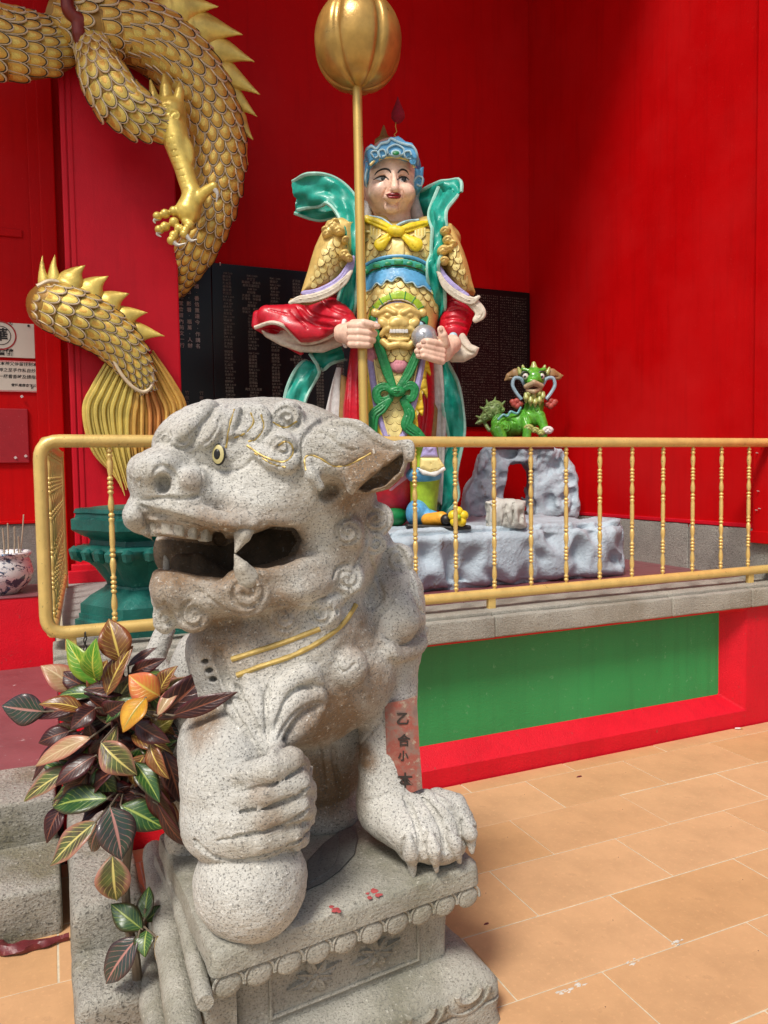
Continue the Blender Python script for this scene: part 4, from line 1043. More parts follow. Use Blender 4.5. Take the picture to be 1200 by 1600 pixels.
S.ch([(304, 318, dl-.04), (320, 300, dl-.06), (334, 292, dl-.07)], [10, 8, 7.5], .012)
for (x, y) in ((246, 169), (261, 172), (274, 180)): S.curl(x, y, 8, 1.4, 30, 1, .5, 2.2)
for i in range(9): S.groove([(257+3.6*i, 216+10*i), (270+3.0*i, 214+10*i)], 1.6)
S.build('foreleg', M['dragon'], DR)
for q in ([(247, 340), (241, 345), (243, 349)], [(250, 361), (246, 366), (252, 370)], [(270, 377), (278, 383), (290, 380)], [(290, 366), (298, 376), (308, 374)], [(336, 296), (340, 304), (338, 316)]):
    b = MB(); b.tube([at(x, y, dl-.10) for x, y in spline(q, 4)], np.linspace(.016, .003, 9), 8); b.build('claw', M['claw'], DR, True)
# tail fan: separate wavy strands
m_fan = [paint('tail_strand_%s' % n_, c, .36, .22, 9, 70, .3, .003, .3) for n_, c in (('yellow', (.80, .62, .15)), ('amber', (.78, .47, .11)), ('rust', (.66, .29, .08)))]
NS = 27
for i in range(NS):
    t = i/(NS-1)
    root = np.array([168+t*66, 556+14*sin(pi*t)*2.4 - (t-.5)*6])
    if t < .5: root = np.array([170+46*t*2, 560+48*t*2])
    else: root = np.array([216+22*(t-.5)*2, 608-60*(t-.5)*2])
    wide = np.array([132+158*t, 640+10*sin(pi*t)])
    mid2 = np.array([146+132*t, 700-8*(t-.3)])
    end = np.array([182+72*t, 738+36*(1-abs(t-.12)*2.2 if t < .5 else max(-.6, .16-(t-.5)*2.0))])
    if t < .2: end = np.array([176+20*t*5, 742+34*t*5])
    q = spline([root, root*.45+wide*.55+np.array([(t-.5)*8, 0]), wide, mid2, end], 7)
    q[:, 0] += 2.2*np.sin(np.linspace(0, 7, len(q))+i*.5)*np.linspace(0, 1, len(q))
    dd = [dpt(x, y, .05-.035*sin(pi*t)-.02*(k % 2)) for (x, y), k in zip(q, [i]*len(q))]
    rr = np.interp(np.linspace(0, 1, len(q)), [0, .3, .7, 1], [.008, .0145, .0125, .003])
    b = MB(); b.tube([at(x, y, d_) for (x, y), d_ in zip(q, dd)], rr, 7)
    b.build('tail_strand', m_fan[0 if t < .45 else (1 if (t < .62 or t > .8) else 2)], DR, True)
fo = [(172, 568), (138, 620), (134, 660), (152, 705), (184, 745), (202, 765), (212, 735), (250, 712), (284, 672), (288, 640), (270, 592), (238, 556)]
b = MB(); b.loft([[at(x, y, dpt(x, y, .072)) for x, y in fo], [at(x, y, dpt(x, y, .10)) for x, y in fo]]); b.build('tail_web', M['dragon_dark'], DR)
b = MB(); b.tube([at(x, y, dpt(x, y, -.055)) for x, y in spline([(176, 560), (190, 585), (208, 605), (226, 612), (238, 600), (238, 575)], 6)], .011, 8); b.build('tail_cuff', M['rim'], DR, True)
# ================================================================== ROCKERY, WARRIOR STATUE AND WHAT THEY CARRY
m_rock = paint('blue_grey_rock_paint', (.42, .50, .56), .55, .22, 5, 55, .8, .008, spec=.3, wear=(.30, .29, .28), chips=9)
def rockery(lo, hi, seg, amp, name, seed, scale=4.2, parent=None):
    """plastered rock: box skin pushed in and out in scooped hollows"""
    lo = np.array(lo, float); hi = np.array(hi, float); bm = bmesh.new(); bmesh.ops.create_cube(bm, size=1)
    bmesh.ops.scale(bm, vec=hi-lo, verts=bm.verts); bmesh.ops.translate(bm, vec=(lo+hi)/2, verts=bm.verts)
    bmesh.ops.bevel(bm, geom=bm.edges[:], offset=.035, segments=3, affect='EDGES')
    for _ in range(7):
        es = [e for e in bm.edges if e.calc_length() > seg*1.5]
        if not es: break
        bmesh.ops.subdivide_edges(bm, edges=es, cuts=1, use_grid_fill=True)
    bmesh.ops.triangulate(bm, faces=[f for f in bm.faces if len(f.verts) > 4]); bm.normal_update()
    nr = [v.normal.copy() for v in bm.verts]
    for v, n in zip(bm.verts, nr):
        p = v.co*scale+Vector((seed, 2.3*seed, seed*.7)); w = p+.45*Vector((mnoise.noise(p*1.3), mnoise.noise(p*1.3+Vector((7, 0, 0))), mnoise.noise(p*1.3+Vector((0, 7, 0)))))
        w = Vector((w.x*1.25+w.z*.45, w.y*1.25, w.z*.8-w.x*.2))
        f1 = mnoise.voronoi(w)[0]; side = 1-abs(n.z)**2*.92
        v.co += n*(side*(-amp*1.5*max(0, 1-f1[0]*1.45)**1.3+amp*.55)+.006*mnoise.noise(v.co*14)+.003*mnoise.noise(v.co*45))
    bm.verts.index_update(); mb = MB(); mb.add([v.co for v in bm.verts], [[v.index for v in f.verts] for f in bm.faces]); bm.free()
    return mb.build(name, m_rock, parent, True, sharp=180)
ZR = 1.12
rb = rockery((1.28, 3.66, ZP-.01), (3.20, 4.62, ZR), .014, .085, 'rock_base', 3.0)
tag(rb, 'low blue grey rock plinth with scooped sides under the standing warrior', 'rock plinth'); rb.name = 'rock_plinth'
dA = depth_on(820, 800, 2, ZR)
S = Sdf(700, 925, 670, 830, dA-.30, dA+.36, .0075)
S.prism([(720, 812), (724, 772), (740, 742), (750, 708), (766, 697), (800, 694), (842, 694), (874, 702), (889, 722), (899, 748), (902, 790), (897, 812)], dA-.13, dA+.20, .03, dref=dA, rnd=.05)
S.prism([(785, 830), (785, 775), (788, 732), (797, 723), (820, 722), (829, 736), (830, 830)], dA-.40, dA+.45, .02, sub=True, dref=dA, rnd=.01)
r_ = random.Random(8)
for i in range(46):
    x, y = r_.uniform(722, 900), r_.uniform(695, 805); d = S.surf(x, y)
    if d: S.ell((x, y, d-.004), r_.uniform(8, 17), r_.uniform(5, 11), r_.uniform(.02, .035), r_.uniform(30, 80), .012, True)
for i in range(16):
    x, y = r_.uniform(726, 898), r_.uniform(700, 800); a = r_.uniform(.8, 2.0); L = r_.uniform(8, 18)
    S.ridge([(x-L*cos(a), y+L*sin(a)), (x+3, y), (x+L*cos(a), y-L*sin(a))], 4.5, .004, .02)
S.rough(.006, 11, 3); S.rough(.004, 30, 4)
ar = S.build('rock_arch', m_rock, None); tag(ar, 'grey plaster rock arch with a square hole carrying the green beast', 'rock arch')
m_bark = paint('grey_white_stump', (.50, .49, .44), .6, .25, 9, 60, .5, .005, wear=(.16, .15, .12), chips=22)
dS = depth_on(790, 824, 2, ZR)+.06
S = Sdf(745, 835, 768, 836, dS-.20, dS+.20, .0055)
S.prism([(760, 826), (762, 800), (759, 785), (772, 780), (800, 779), (819, 783), (818, 800), (821, 826)], dS-.085, dS+.085, .02, dref=dS, rnd=.05)
for i in range(13):
    x = 760+i*4.9; S.groove([(x+r_.uniform(-3, 3), 786), (x+r_.uniform(-5, 5), 800), (x+r_.uniform(-3, 3), 824)], 1.7, .0, .004)
for i in range(10):
    x = 762+i*6; S.ridge([(x, 784), (x+r_.uniform(-5, 5), 800), (x+r_.uniform(-3, 6), 824)], 2.6, .002, .006)
S.rough(.004, 32, 9)
sp = S.build('stump', m_bark, None); tag(sp, 'small grey white stump with furrowed bark in front of the rock arch', 'stump')

# ------------------------------------------------------------------ warrior statue
m_skin = flat('painted_skin', (.92, .60, .45), .34, coat=.05); m_gold = paint('armour_gold', (.70, .50, .16), .36, .2, 20, 70, .2, .003, .15)
m_goldlt = paint('armour_light_gold', (.80, .66, .26), .38, .15, 20, 70, .2, .003, .1); m_teal = flat('teal_cloth_paint', (.012, .36, .27), .34, coat=.06)
m_tealp = flat('pale_teal_edge', (.34, .62, .52), .4); m_redc = flat('crimson_sleeve_paint', (.56, .006, .022), .30, coat=.08); m_cream = flat('cream_lining', (.68, .60, .48), .5)
m_lav = flat('lavender_border', (.42, .36, .66), .45); m_blue = flat('sky_blue_paint', (.10, .36, .62), .36, coat=.05); m_pale = flat('pale_blue_edge', (.42, .62, .70), .42)
m_yel = flat('yellow_bow_paint', (.84, .63, .02), .38, coat=.05); m_lime = flat('lime_paint', (.36, .55, .03), .4, coat=.05); m_green = flat('green_ribbon_paint', (.008, .22, .055), .35, coat=.05)
m_lip = flat('dark_red_lips', (.26, .006, .012), .3); m_white = flat('white_paint', (.80, .78, .74), .4); m_pink = flat('pink_tassel', (.70, .28, .34), .55); m_or = flat('orange_paint', (.82, .38, .03), .4)
m_brn = flat('brown_gold_cloth', (.30, .17, .045), .5); m_silver = paint('silver_paint', (.52, .53, .55), .3, .15, 9, 60, .2, .003, .6); m_grey = flat('grey_white_cloth', (.58, .56, .54), .5); m_flame = flat('flame_border_yellow', (.82, .56, .03), .42)
D0 = depth_on(690, 822, 2, ZR)+.05
ST = thing('warrior_statue', 'painted temple warrior statue in gold scale armour holding a mace and silver ball', 'statue', tuple(at(655, 822, D0)))
m_gdk = flat('armour_shadow_gold', (.20, .115, .03), .5)  # dark brown rims that outline the armour scales
SCA = [scale_mesh('armour_scale', [m_goldlt, m_gdk, m_gold, m_goldlt]), scale_mesh('armour_scale', [m_gold, m_gdk, m_gold, m_goldlt])]
def inside(x, y, poly):
    c = False
    for i in range(len(poly)):
        (x0, y0), (x1, y1) = poly[i], poly[i-1]
        if (y0 > y) != (y1 > y) and x < (x1-x0)*(y-y0)/(y1-y0)+x0: c = not c
    return c
def scales_on(S, poly, pitch, row, which=0, down=(0, 1), name='armour_scale'):
    xs_, ys_ = [p[0] for p in poly], [p[1] for p in poly]; dn = np.array(down, float)/np.linalg.norm(down); sd = np.array([dn[1], -dn[0]]); c0 = np.array([np.mean(xs_), np.mean(ys_)])
    R_ = int(max(max(xs_)-min(xs_), max(ys_)-min(ys_))/min(pitch, row))+2
    for i in range(-R_, R_):
        for j in range(-R_, R_):
            x, y = c0+dn*row*i+sd*pitch*(j+(.5 if i % 2 else 0))
            if not inside(x, y, poly): continue
            d = S.surf(x, y); d1 = S.surf(x+sd[0]*3, y+sd[1]*3); d2 = S.surf(x-sd[0]*3, y-sd[1]*3); d3 = S.surf(x+dn[0]*3, y+dn[1]*3); d4 = S.surf(x-dn[0]*3, y-dn[1]*3)
            if None in (d, d1, d2, d3, d4) or abs(d1-d2) > .06 or abs(d3-d4) > .06: continue
            P = at(x, y, d); X = at(x+sd[0]*3, y+sd[1]*3, d1)-at(x-sd[0]*3, y-sd[1]*3, d2); Y = at(x+dn[0]*3, y+dn[1]*3, d3)-at(x-dn[0]*3, y-dn[1]*3, d4)
            X /= np.linalg.norm(X); Y -= X*(X@Y); Y /= np.linalg.norm(Y); Z = np.cross(X, Y)
            if Z@CF > 0: Z = -Z
            w_ = pitch*d/FPX*1.12; put(name, SCA[which], ST, P-Y*w_*.5-Z*.003, X, Y, Z, w_, row*d/FPX*1.9, w_*.55)
def sd(x0, x1, y0, y1, a=-.35, b=.35, h=.0062): return Sdf(x0, x1, y0, y1, D0+a, D0+b, h)
def ribs(S, pts, r, name, mat, parent=ST, off=0., seg=8, n=6):
    """raised cord laid on a sculpted surface"""
    q = S.snap(spline(pts, n), off)
    if len(q) < 2: return None
    d_ = np.array([p[2] for p in q]); d_ = np.convolve(np.pad(d_, 2, mode='edge'), np.ones(5)/5, 'valid'); b = MB()
    rr = np.interp(np.linspace(0, 1, len(q)), np.linspace(0, 1, len(np.atleast_1d(r))), np.atleast_1d(r)) if np.ndim(r) else r
    b.tube([at(x, y, e) for (x, y, _), e in zip(q, d_)], rr, seg); return b.build(name, mat, parent, True)
def plate(S, poly, thick, name, mat, parent=ST, off=0.0, h=.006, k=.0):
    """thin moulded plate that follows a sculpted surface inside an outline"""
    xs_ = [p[0] for p in poly]; ys_ = [p[1] for p in poly]; step = 1.6
    X = np.arange(min(xs_), max(xs_)+step, step); Y = np.arange(min(ys_), max(ys_)+step, step); V = {}; b = MB()
    dm = np.full((len(X), len(Y)), np.nan)
    for i, x in enumerate(X):
        for j, y in enumerate(Y):
            if inside(x, y, poly): d = S.surf(x, y); dm[i, j] = np.nan if d is None else d
    f = []
    def v(i, j, k_):
        key = (i, j, k_)
        if key not in V: V[key] = len(b.v); b.v.append(tuple(at(X[i], Y[j], dm[i, j]+off-(thick if k_ else -.004))))
        return V[key]
    cells = [(i, j) for i in range(len(X)-1) for j in range(len(Y)-1) if not np.isnan(dm[i:i+2, j:j+2]).any() and np.ptp(dm[i:i+2, j:j+2]) < .05]
    cs = set(cells)
    for i, j in cells:
        b.f.append((v(i, j, 1), v(i+1, j, 1), v(i+1, j+1, 1), v(i, j+1, 1)))
        for (di, dj, a_, c_) in ((-1, 0, (i, j), (i, j+1)), (1, 0, (i+1, j), (i+1, j+1)), (0, -1, (i, j), (i+1, j)), (0, 1, (i, j+1), (i+1, j+1))):
            if (i+di, j+dj) not in cs: b.f.append((v(*a_, 1), v(*c_, 1), v(*c_, 0), v(*a_, 0)))
    if not b.f: return None
    o = b.build(name, mat, parent, True, sharp=55); md = o.modifiers.new('soft', 'SMOOTH'); md.iterations = 2; md.factor = .5; return o

# --- robe and body core
S = sd(495, 735, 330, 830)
S.ell((632, 415, D0+.02), 76, 56, .17, k=.05); S.ell((625, 470, D0-.01), 66, 70, .20, k=.04); S.ell((625, 520, D0-.03), 60, 56, .17, k=.04)
S.ch([(612, 560, D0), (608, 640, D0-.02), (604, 720, D0)], [66, 72, 70], .04, flat=.58)
S.ell((600, 740, D0), 62, 70, .15, 0, .03)
for q in ([(548, 560), (545, 640), (540, 700)], [(560, 570), (562, 650), (566, 720)], [(660, 560), (664, 640), (652, 720)]): S.groove(q, 3.4)
TORSO = S
# tapering red robe tail (triangle that hangs behind the ear of the lion)
S.prism([(560, 690), (668, 690), (650, 735), (625, 762), (600, 772), (560, 760)], D0-.10, D0-.04, .01, dref=D0, rnd=.01)
# collect anchors before the robe is turned into a mesh
chestS = sd(540, 720, 330, 560)
chestS.ell((632, 408, D0-.02), 78, 60, .20, k=.05); chestS.ell((625, 480, D0-.06), 62, 72, .19, k=.04); chestS.ell((626, 520, D0-.09), 54, 46, .17, k=.03); chestS.ell((580, 362, D0), 44, 20, .12, 20, .03); chestS.ell((682, 364, D0), 40, 20, .12, -20, .03)
scales_on(chestS, [(548, 372), (600, 368), (612, 378), (612, 412), (590, 404), (560, 412)], 12.5, 9.5)
scales_on(chestS, [(632, 378), (645, 368), (690, 372), (696, 400), (690, 420), (650, 405), (632, 404)], 12.5, 9.5)
scales_on(chestS, [(562, 446), (600, 430), (630, 428), (668, 440), (684, 470), (682, 500), (668, 480), (640, 458), (610, 456), (580, 472), (566, 490)], 13.5, 9.5)
plate(chestS, [(612, 372), (632, 372), (632, 408), (612, 408)], .016, 'chest_strap', m_goldlt)
ribs(chestS, [(570, 362), (592, 364), (612, 372)], .008, 'chest_band', m_goldlt); ribs(chestS, [(634, 372), (660, 364), (690, 364)], .008, 'chest_band', m_goldlt)
for x in (586, 656):
    bk = plate(chestS, [(x-9, 350), (x+9, 350), (x+10, 368), (x, 378), (x-10, 368)], .018, 'buckle', m_goldlt)
    for k in (-5, 0, 5): ribs(chestS, [(x+k, 350), (x+k, 368)], .0035, 'buckle_bar', M['dragon'], bk or ST, -.020)
# belt of jade studs and the blue ruffle under it
belt = [(569, 418), (580, 410), (605, 404), (632, 403), (656, 409), (674, 420), (673, 433), (655, 421), (632, 415), (606, 416), (582, 422), (569, 432)]
bl = plate(chestS, belt, .028, 'belt', flat('belt_turquoise', (.05, .40, .30), .4))
for (x, y, rx, ry, sq) in ((573, 424, 4, 4, 0), (589, 416, 7, 3.4, 1), (606, 412, 5, 3.2, 0), (623, 410, 8, 4, 1), (640, 411.5, 5, 3.2, 0), (654, 416, 6, 3.6, 1), (666, 422, 3.4, 3.4, 0)):
    d = (chestS.surf(x, y) or D0)-.030; b = MB(); k = 4 if sq else 10; o_ = pi/4 if sq else 0; f_ = 1.25 if sq else 1
    b.ring([[at(x+rx*f_*q*cos(a+o_), y+ry*f_*q*sin(a+o_), d-hh) for a in np.linspace(0, 2*pi, k, endpoint=False)] for q, hh in ((1, -.006), (.95, .004), (.5, .007))]); b.build('belt_stud', m_green, bl, not sq)
ribs(chestS, [(568, 416), (590, 405), (620, 400), (650, 404), (676, 418)], .010, 'belt_cord', m_blue, off=-.012)
ribs(chestS, [(568, 433), (590, 422), (620, 417), (650, 422), (674, 434)], .006, 'belt_cord', flat('teal_cord', (.02, .28, .22), .4), off=-.014)
ruff = [(568, 434), (584, 424), (606, 418), (622, 418), (634, 418), (656, 424), (673, 436), (674, 456), (668, 452), (662, 447), (652, 449), (645, 441), (634, 442), (628, 434), (620, 433), (612, 440), (604, 437), (596, 446), (588, 442), (580, 452), (570, 456)]
plate(chestS, ruff, .022, 'belt_ruffle', m_blue); ribs(chestS, ruff[7:][::1], .0045, 'ruffle_hem', m_pale, off=-.020, n=4)
# lion mask on the belly with its lime collar
arch_o = [(574, 500), (577, 482), (592, 466), (612, 456), (624, 453), (640, 457), (658, 470), (668, 490), (668, 500)]; arch_i = [(656, 502), (655, 488), (646, 476), (632, 469), (622, 468), (608, 470), (594, 479), (586, 492), (586, 503)]
plate(chestS, arch_o+arch_i, .026, 'lime_collar', m_lime)
for (x0, y0, x1, y1) in ((592, 466, 599, 477), (608, 457, 612, 469), (634, 455, 632, 468), (650, 463, 643, 474), (663, 478, 653, 484), (582, 478, 589, 486)): ribs(chestS, [(x0, y0), (x1, y1)], .003, 'collar_seam', m_green, off=-.026)
plate(chestS, [(586, 503), (590, 486), (606, 472), (624, 469), (642, 475), (654, 488), (656, 502), (640, 500), (620, 498), (600, 500)], .012, 'mask_ground', m_lav)
ribs(chestS, arch_i[::-1], .005, 'mask_border', m_cream, off=-.018)
Fm = Sdf(572, 672, 468, 560, D0-.50, D0-.05, .0048); dm_ = (chestS.surf(623, 500) or D0-.2)-.010
Fm.ell((623, 495, dm_), 34, 22, .045, 0, .01); Fm.ell((623, 503, dm_-.035), 15, 9, .025, 0, .01)
for sx in (-1, 1):
    Fm.ell((623+sx*9, 506, dm_-.04), 7, 6, .018, 0, .006); Fm.ch([(623+sx*6, 489, dm_-.045), (623+sx*18, 484, dm_-.035), (623+sx*30, 489, dm_-.02)], [4, 5, 4], .006)
    Fm.ell((623+sx*17, 493, dm_-.035), 6, 4, .014, 0, .005); Fm.ell((623+sx*37, 489, dm_-.01), 7, 7, .02, 0, .008); Fm.ell((623+sx*24, 505, dm_-.03), 10, 7, .02, sx*30, .008)
    Fm.ch([(623+sx*4, 512, dm_-.03), (623+sx*20, 514, dm_-.028), (623+sx*27, 523, dm_-.02)], [5, 5, 4], .006); Fm.ch([(623+sx*20, 512, dm_-.02), (623+sx*19, 524, dm_-.02)], [4, 2.4], .004)
    Fm.ch([(623, 538, dm_-.025), (623+sx*16, 541, dm_-.02), (623+sx*24, 534, dm_-.01)], [5, 6, 6], .008)
Fm.ell((623, 479, dm_-.025), 10, 5, .02, 0, .008); Fm.ell((623, 525, dm_-.01), 20, 9, .022, 0, .008); Fm.ch([(608, 530, dm_-.03), (623, 532, dm_-.032), (638, 530, dm_-.03)], [3, 3.4, 3], .004)
Fm.ell((623, 522, dm_-.045), 14, 5, .02, 0, .004, True)
mk = Fm.build('lion_mask', m_gold, ST)
for i in range(6):
    b = MB(); x = 611+i*4.8; P = at(x, 517.5, dm_-.038); b.box(P-np.array([.0075, .008, .011]), P+np.array([.0075, .008, .011]), .003); b.build('mask_tooth', m_white, mk)
for sx in (-1, 1):
    b = MB(); P = at(623+sx*32, 508, dm_-.004); b.ring([[P+CR*.040*q*cos(a)*1.0+CU*.026*q*sin(a)-CF*hh for a in np.linspace(0, 2*pi, 12, endpoint=False)] for q, hh in ((1, -.02), (.95, .012), (.6, .018))]); o = b.build('mask_pad', M['black'], mk, True)
    b = MB(); P = P-CF*.018; b.ring([[P+CR*.024*q*cos(a)+CU*.016*q*sin(a)-CF*hh for a in np.linspace(0, 2*pi, 12, endpoint=False)] for q, hh in ((1, -.004), (.9, .006), (.5, .009))]); b.build('pad_jewel', m_pale, o, True)
# yellow bow at the collar
def cloth(pts, r, name, mat, off=-.03, flat_=.5, S_=None, h=.0055, k=.006, extra=None):
    S_ = S_ or chestS; q = S_.snap(spline(pts, 5), off); q = [(x, y, d) for x, y, d in q]
    if not q: return
    dd = np.convolve(np.pad(np.array([p[2] for p in q]), 3, mode='edge'), np.ones(7)/7, 'valid'); q = [(x, y, e) for (x, y, _), e in zip(q, dd)]
    rr = np.interp(np.linspace(0, 1, len(q)), np.linspace(0, 1, len(r)), r); xs_ = [p[0] for p in q]; ys_ = [p[1] for p in q]; R_ = max(rr)+6
    T = Sdf(min(xs_)-R_, max(xs_)+R_, min(ys_)-R_, max(ys_)+R_, min(dd)-.12, max(dd)+.12, h); T.ch(q, rr, k, flat=flat_)
    for e in (extra or []): T.groove(e, 1.3, 0, .002)
    return T.build(name, mat, ST)
cloth([(573, 342), (590, 348), (606, 356), (614, 362)], [6, 7, 7, 5], 'bow_band', m_yel, extra=[[(575, 344), (596, 353), (612, 361)]]); cloth([(672, 348), (655, 352), (636, 357), (622, 362)], [4, 7, 7, 5], 'bow_band', m_yel, extra=[[(668, 350), (645, 357), (626, 362)]])
cloth([(612, 364), (602, 374), (594, 382)], [4, 7, 10], 'bow_tail', m_yel, extra=[[(610, 366), (600, 384)], [(612, 368), (592, 378)]]); cloth([(624, 364), (638, 374), (650, 382)], [4, 7, 11], 'bow_tail', m_yel, extra=[[(626, 366), (650, 388)], [(628, 364), (656, 378)]]); cloth([(612, 360), (618, 361), (625, 362)], [8, 9, 8], 'bow_knot', m_yel, -.045, .8, extra=[[(616, 354), (617, 370)], [(621, 354), (622, 370)]])
ribs(chestS, [(577, 338), (596, 342), (610, 352), (615, 358)], .009, 'collar_trim', m_pale, off=-.03); ribs(chestS, [(655, 344), (636, 346), (622, 352), (617, 358)], .009, 'collar_trim', m_pale, off=-.03)
chestS.groove([(622, 410), (624, 440)], 1.5)
chestS.build('breastplate', m_gold, ST); 
# --- long front apron
ap = sd(560, 690, 540, 790, -.40, .05); ap.prism([(572, 545), (668, 545), (666, 590), (656, 640), (642, 690), (630, 745), (606, 745), (588, 700), (576, 640), (572, 590)], D0-.235, D0-.18, .01, dref=D0-.2, rnd=.02)
scales_on(ap, [(590, 552), (660, 552), (657, 600), (650, 640), (640, 672), (632, 690), (606, 690), (596, 660), (590, 610)], 15, 11)
for q in ([(577, 556), (583, 600), (589, 640), (600, 672), (608, 690)], [(661, 556), (655, 590), (646, 630), (632, 676), (626, 690)]): ribs(ap, q, .021, 'apron_border', m_lav, off=-.002); 
for q in ([(584, 556), (590, 600), (596, 640), (607, 680)], [(654, 556), (648, 590), (639, 630), (626, 676)]): ribs(ap, q, .005, 'apron_piping', m_goldlt, off=-.016)
ap.build('apron', m_goldlt, ST)
fl = [(662, 560), (670, 568), (674, 590), (664, 580), (668, 610), (668, 624), (658, 610), (662, 640), (660, 652), (650, 640), (654, 672), (650, 688), (642, 676), (646, 710), (630, 735), (622, 700), (634, 672), (648, 630), (658, 590)]
for poly in (fl, [(580, 560), (572, 566), (568, 600), (570, 640), (575, 680), (590, 720), (610, 740), (606, 700), (592, 660), (584, 610)]):
    T = Sdf(555, 700, 540, 750, D0-.32, D0-.05, .006); T.prism(poly, D0-.245, D0-.18, .004, dref=D0-.2, rnd=.012)
    for i in range(11): y = 562+i*16; T.groove([(600, y+10), (640, y+4), (690, y-12)] if poly is fl else [(565, y-8), (600, y+8)], 1.2)
    T.build('flame_border', m_flame, ST)
for (x, y, rx, ry) in ((593, 548, 11, 14), (580, 555, 9, 13), (623, 570, 15, 14), (648, 556, 9, 12)):
    T = Sdf(x-rx-6, x+rx+6, y-ry-6, y+ry+6, D0-.36, D0-.10, .005); T.ell((x, y, D0-.235), rx, ry, .03, 0, 0)
    for k in range(-3, 4): T.groove([(x+k*rx*.28, y-ry*.3), (x+k*rx*.3, y+ry*.9)], 1.0)
    T.build('tassel', m_pink, ST)
bel = sd(590, 665, 530, 585, -.40, 0); bel.ell((624, 552, D0-.22), 28, 20, .05, 0, 0); scales_on(bel, [(603, 546), (645, 546), (644, 560), (625, 568), (606, 562)], 13, 9); bel.build('belly_flap', m_goldlt, ST)
# green ribbon: straps, knot, loops, tails
def gcloth(pts, r, name='green_ribbon', mat=m_green, d=-.27, dd=None, flat_=.45, gr=True, h=.0055):
    P = spline(pts, 6); n = len(P); e = np.interp(np.linspace(0, 1, n), np.linspace(0, 1, len(dd)), dd) if dd is not None else np.zeros(n); rr = np.interp(np.linspace(0, 1, n), np.linspace(0, 1, len(r)), r); R_ = max(r)+7
    T = Sdf(P[:, 0].min()-R_, P[:, 0].max()+R_, P[:, 1].min()-R_, P[:, 1].max()+R_, D0+d+e.min()-.09, D0+d+e.max()+.09, h); T.ch([(x, y, D0+d+q) for (x, y), q in zip(P, e)], rr, .004, flat=flat_)
    if gr:
        Tn = np.gradient(P, axis=0); Tn /= np.linalg.norm(Tn, axis=1)[:, None]+1e-9; Nn = np.stack([-Tn[:, 1], Tn[:, 0]], 1)
        for o_ in (-.42, .1, .5): T.groove([tuple(p) for p in (P+Nn*(rr*o_)[:, None])[1:-1:2]], 1.1, 0, .002)
    return T.build(name, mat, ST)
gcloth([(582, 498), (592, 540), (605, 580), (614, 604)], [6, 8, 8, 6]); gcloth([(664, 498), (656, 540), (640, 580), (624, 606)], [6, 7, 8, 6])
gcloth([(614, 612), (600, 604), (588, 612), (592, 626), (606, 624), (615, 614)], [5, 7, 7, 7, 6, 5]); gcloth([(626, 612), (640, 602), (648, 608), (644, 622), (632, 622)], [5, 7, 7, 6, 5]); gcloth([(613, 611), (620, 612), (627, 612)], [7, 9, 7], d=-.29, flat_=.8)
gcloth([(610, 624), (596, 638), (584, 650), (582, 680), (584, 705)], [5, 9, 9, 8, 6]); gcloth([(630, 626), (640, 645), (636, 664), (650, 676), (660, 684)], [6, 9, 10, 9, 6])
# --- white and brown robe panels
def panel(poly, a, b_, name, mat, gro=(), rnd=.012):
    xs_ = [p[0] for p in poly]; ys_ = [p[1] for p in poly]; T = Sdf(min(xs_)-8, max(xs_)+8, min(ys_)-8, max(ys_)+8, D0+a-.06, D0+b_+.06, .0065); T.prism(poly, D0+a, D0+b_, .005, dref=D0+(a+b_)/2, rnd=rnd)
    for g_ in gro: T.groove(g_, 2.4, 0, .006)
    return T.build(name, mat, ST)
panel([(526, 575), (535, 575), (532, 610), (535, 650), (540, 690), (515, 690), (506, 655), (514, 620), (520, 595)], .02, .09, 'robe_lining', m_grey, [[(524, 590), (518, 640), (522, 680)]])
panel([(533, 585), (542, 590), (543, 690), (528, 690), (530, 640)], .0, .06, 'robe_strip', m_brn); panel([(668, 640), (676, 625), (684, 640), (680, 700), (664, 700)], -.06, .0, 'robe_strip', m_brn)
panel([(676, 562), (690, 560), (694, 610), (697, 660), (694, 720), (690, 790), (676, 780), (680, 700), (664, 650), (660, 640), (676, 610)], -.03, .05, 'robe_lining', m_grey, [[(684, 580), (688, 660), (686, 760)]])
panel([(640, 690), (665, 682), (660, 715), (640, 745), (612, 768), (604, 768), (628, 735)], -.14, -.11, 'robe_hem', m_pink)
# knee guard, trouser leg and boot
T = sd(630, 720, 690, 830, -.40, .10, .0055); T.ch([(662, 700, D0-.12), (664, 740, D0-.12), (662, 800, D0-.10)], [22, 24, 20], .02); T.build('trouser', m_lime, ST)
T = sd(630, 720, 690, 790, -.40, .10, .0055); T.ell((662, 742, D0-.13), 28, 15, .11, 0, .01); T.build('knee_roll', m_blue, ST)
T = sd(640, 710, 675, 755, -.42, .0, .005); T.prism([(663, 692), (680, 692), (684, 716), (656, 716)], D0-.26, D0-.19, .01, dref=D0-.2, rnd=.02)
for q in ([(660, 706), (666, 698), (672, 706)], [(668, 706), (676, 700), (680, 708)]): T.ridge(q, 2.2, 0, .004)
T.build('knee_guard', m_lav, ST)
T = sd(640, 710, 700, 765, -.42, .0, .005); T.prism([(656, 716), (685, 716), (694, 730), (684, 738), (672, 740), (655, 732)], D0-.27, D0-.20, .01, dref=D0-.2, rnd=.02)
for i in range(7): T.groove([(660+i*4.2, 718), (657+i*6, 736)], 1.2)
T.build('guard_fringe', m_goldlt, ST); panel([(650, 730), (672, 737), (694, 728), (697, 734), (680, 745), (660, 742)], -.265, -.235, 'fringe_hem', m_white)
T = sd(625, 745, 775, 835, -.50, .10, .005); T.ell((652, 802, D0-.14), 18, 22, .12, 0, .02); T.ch([(655, 806, D0-.16), (680, 812, D0-.24), (700, 814, D0-.30)], [15, 13, 9], .02)
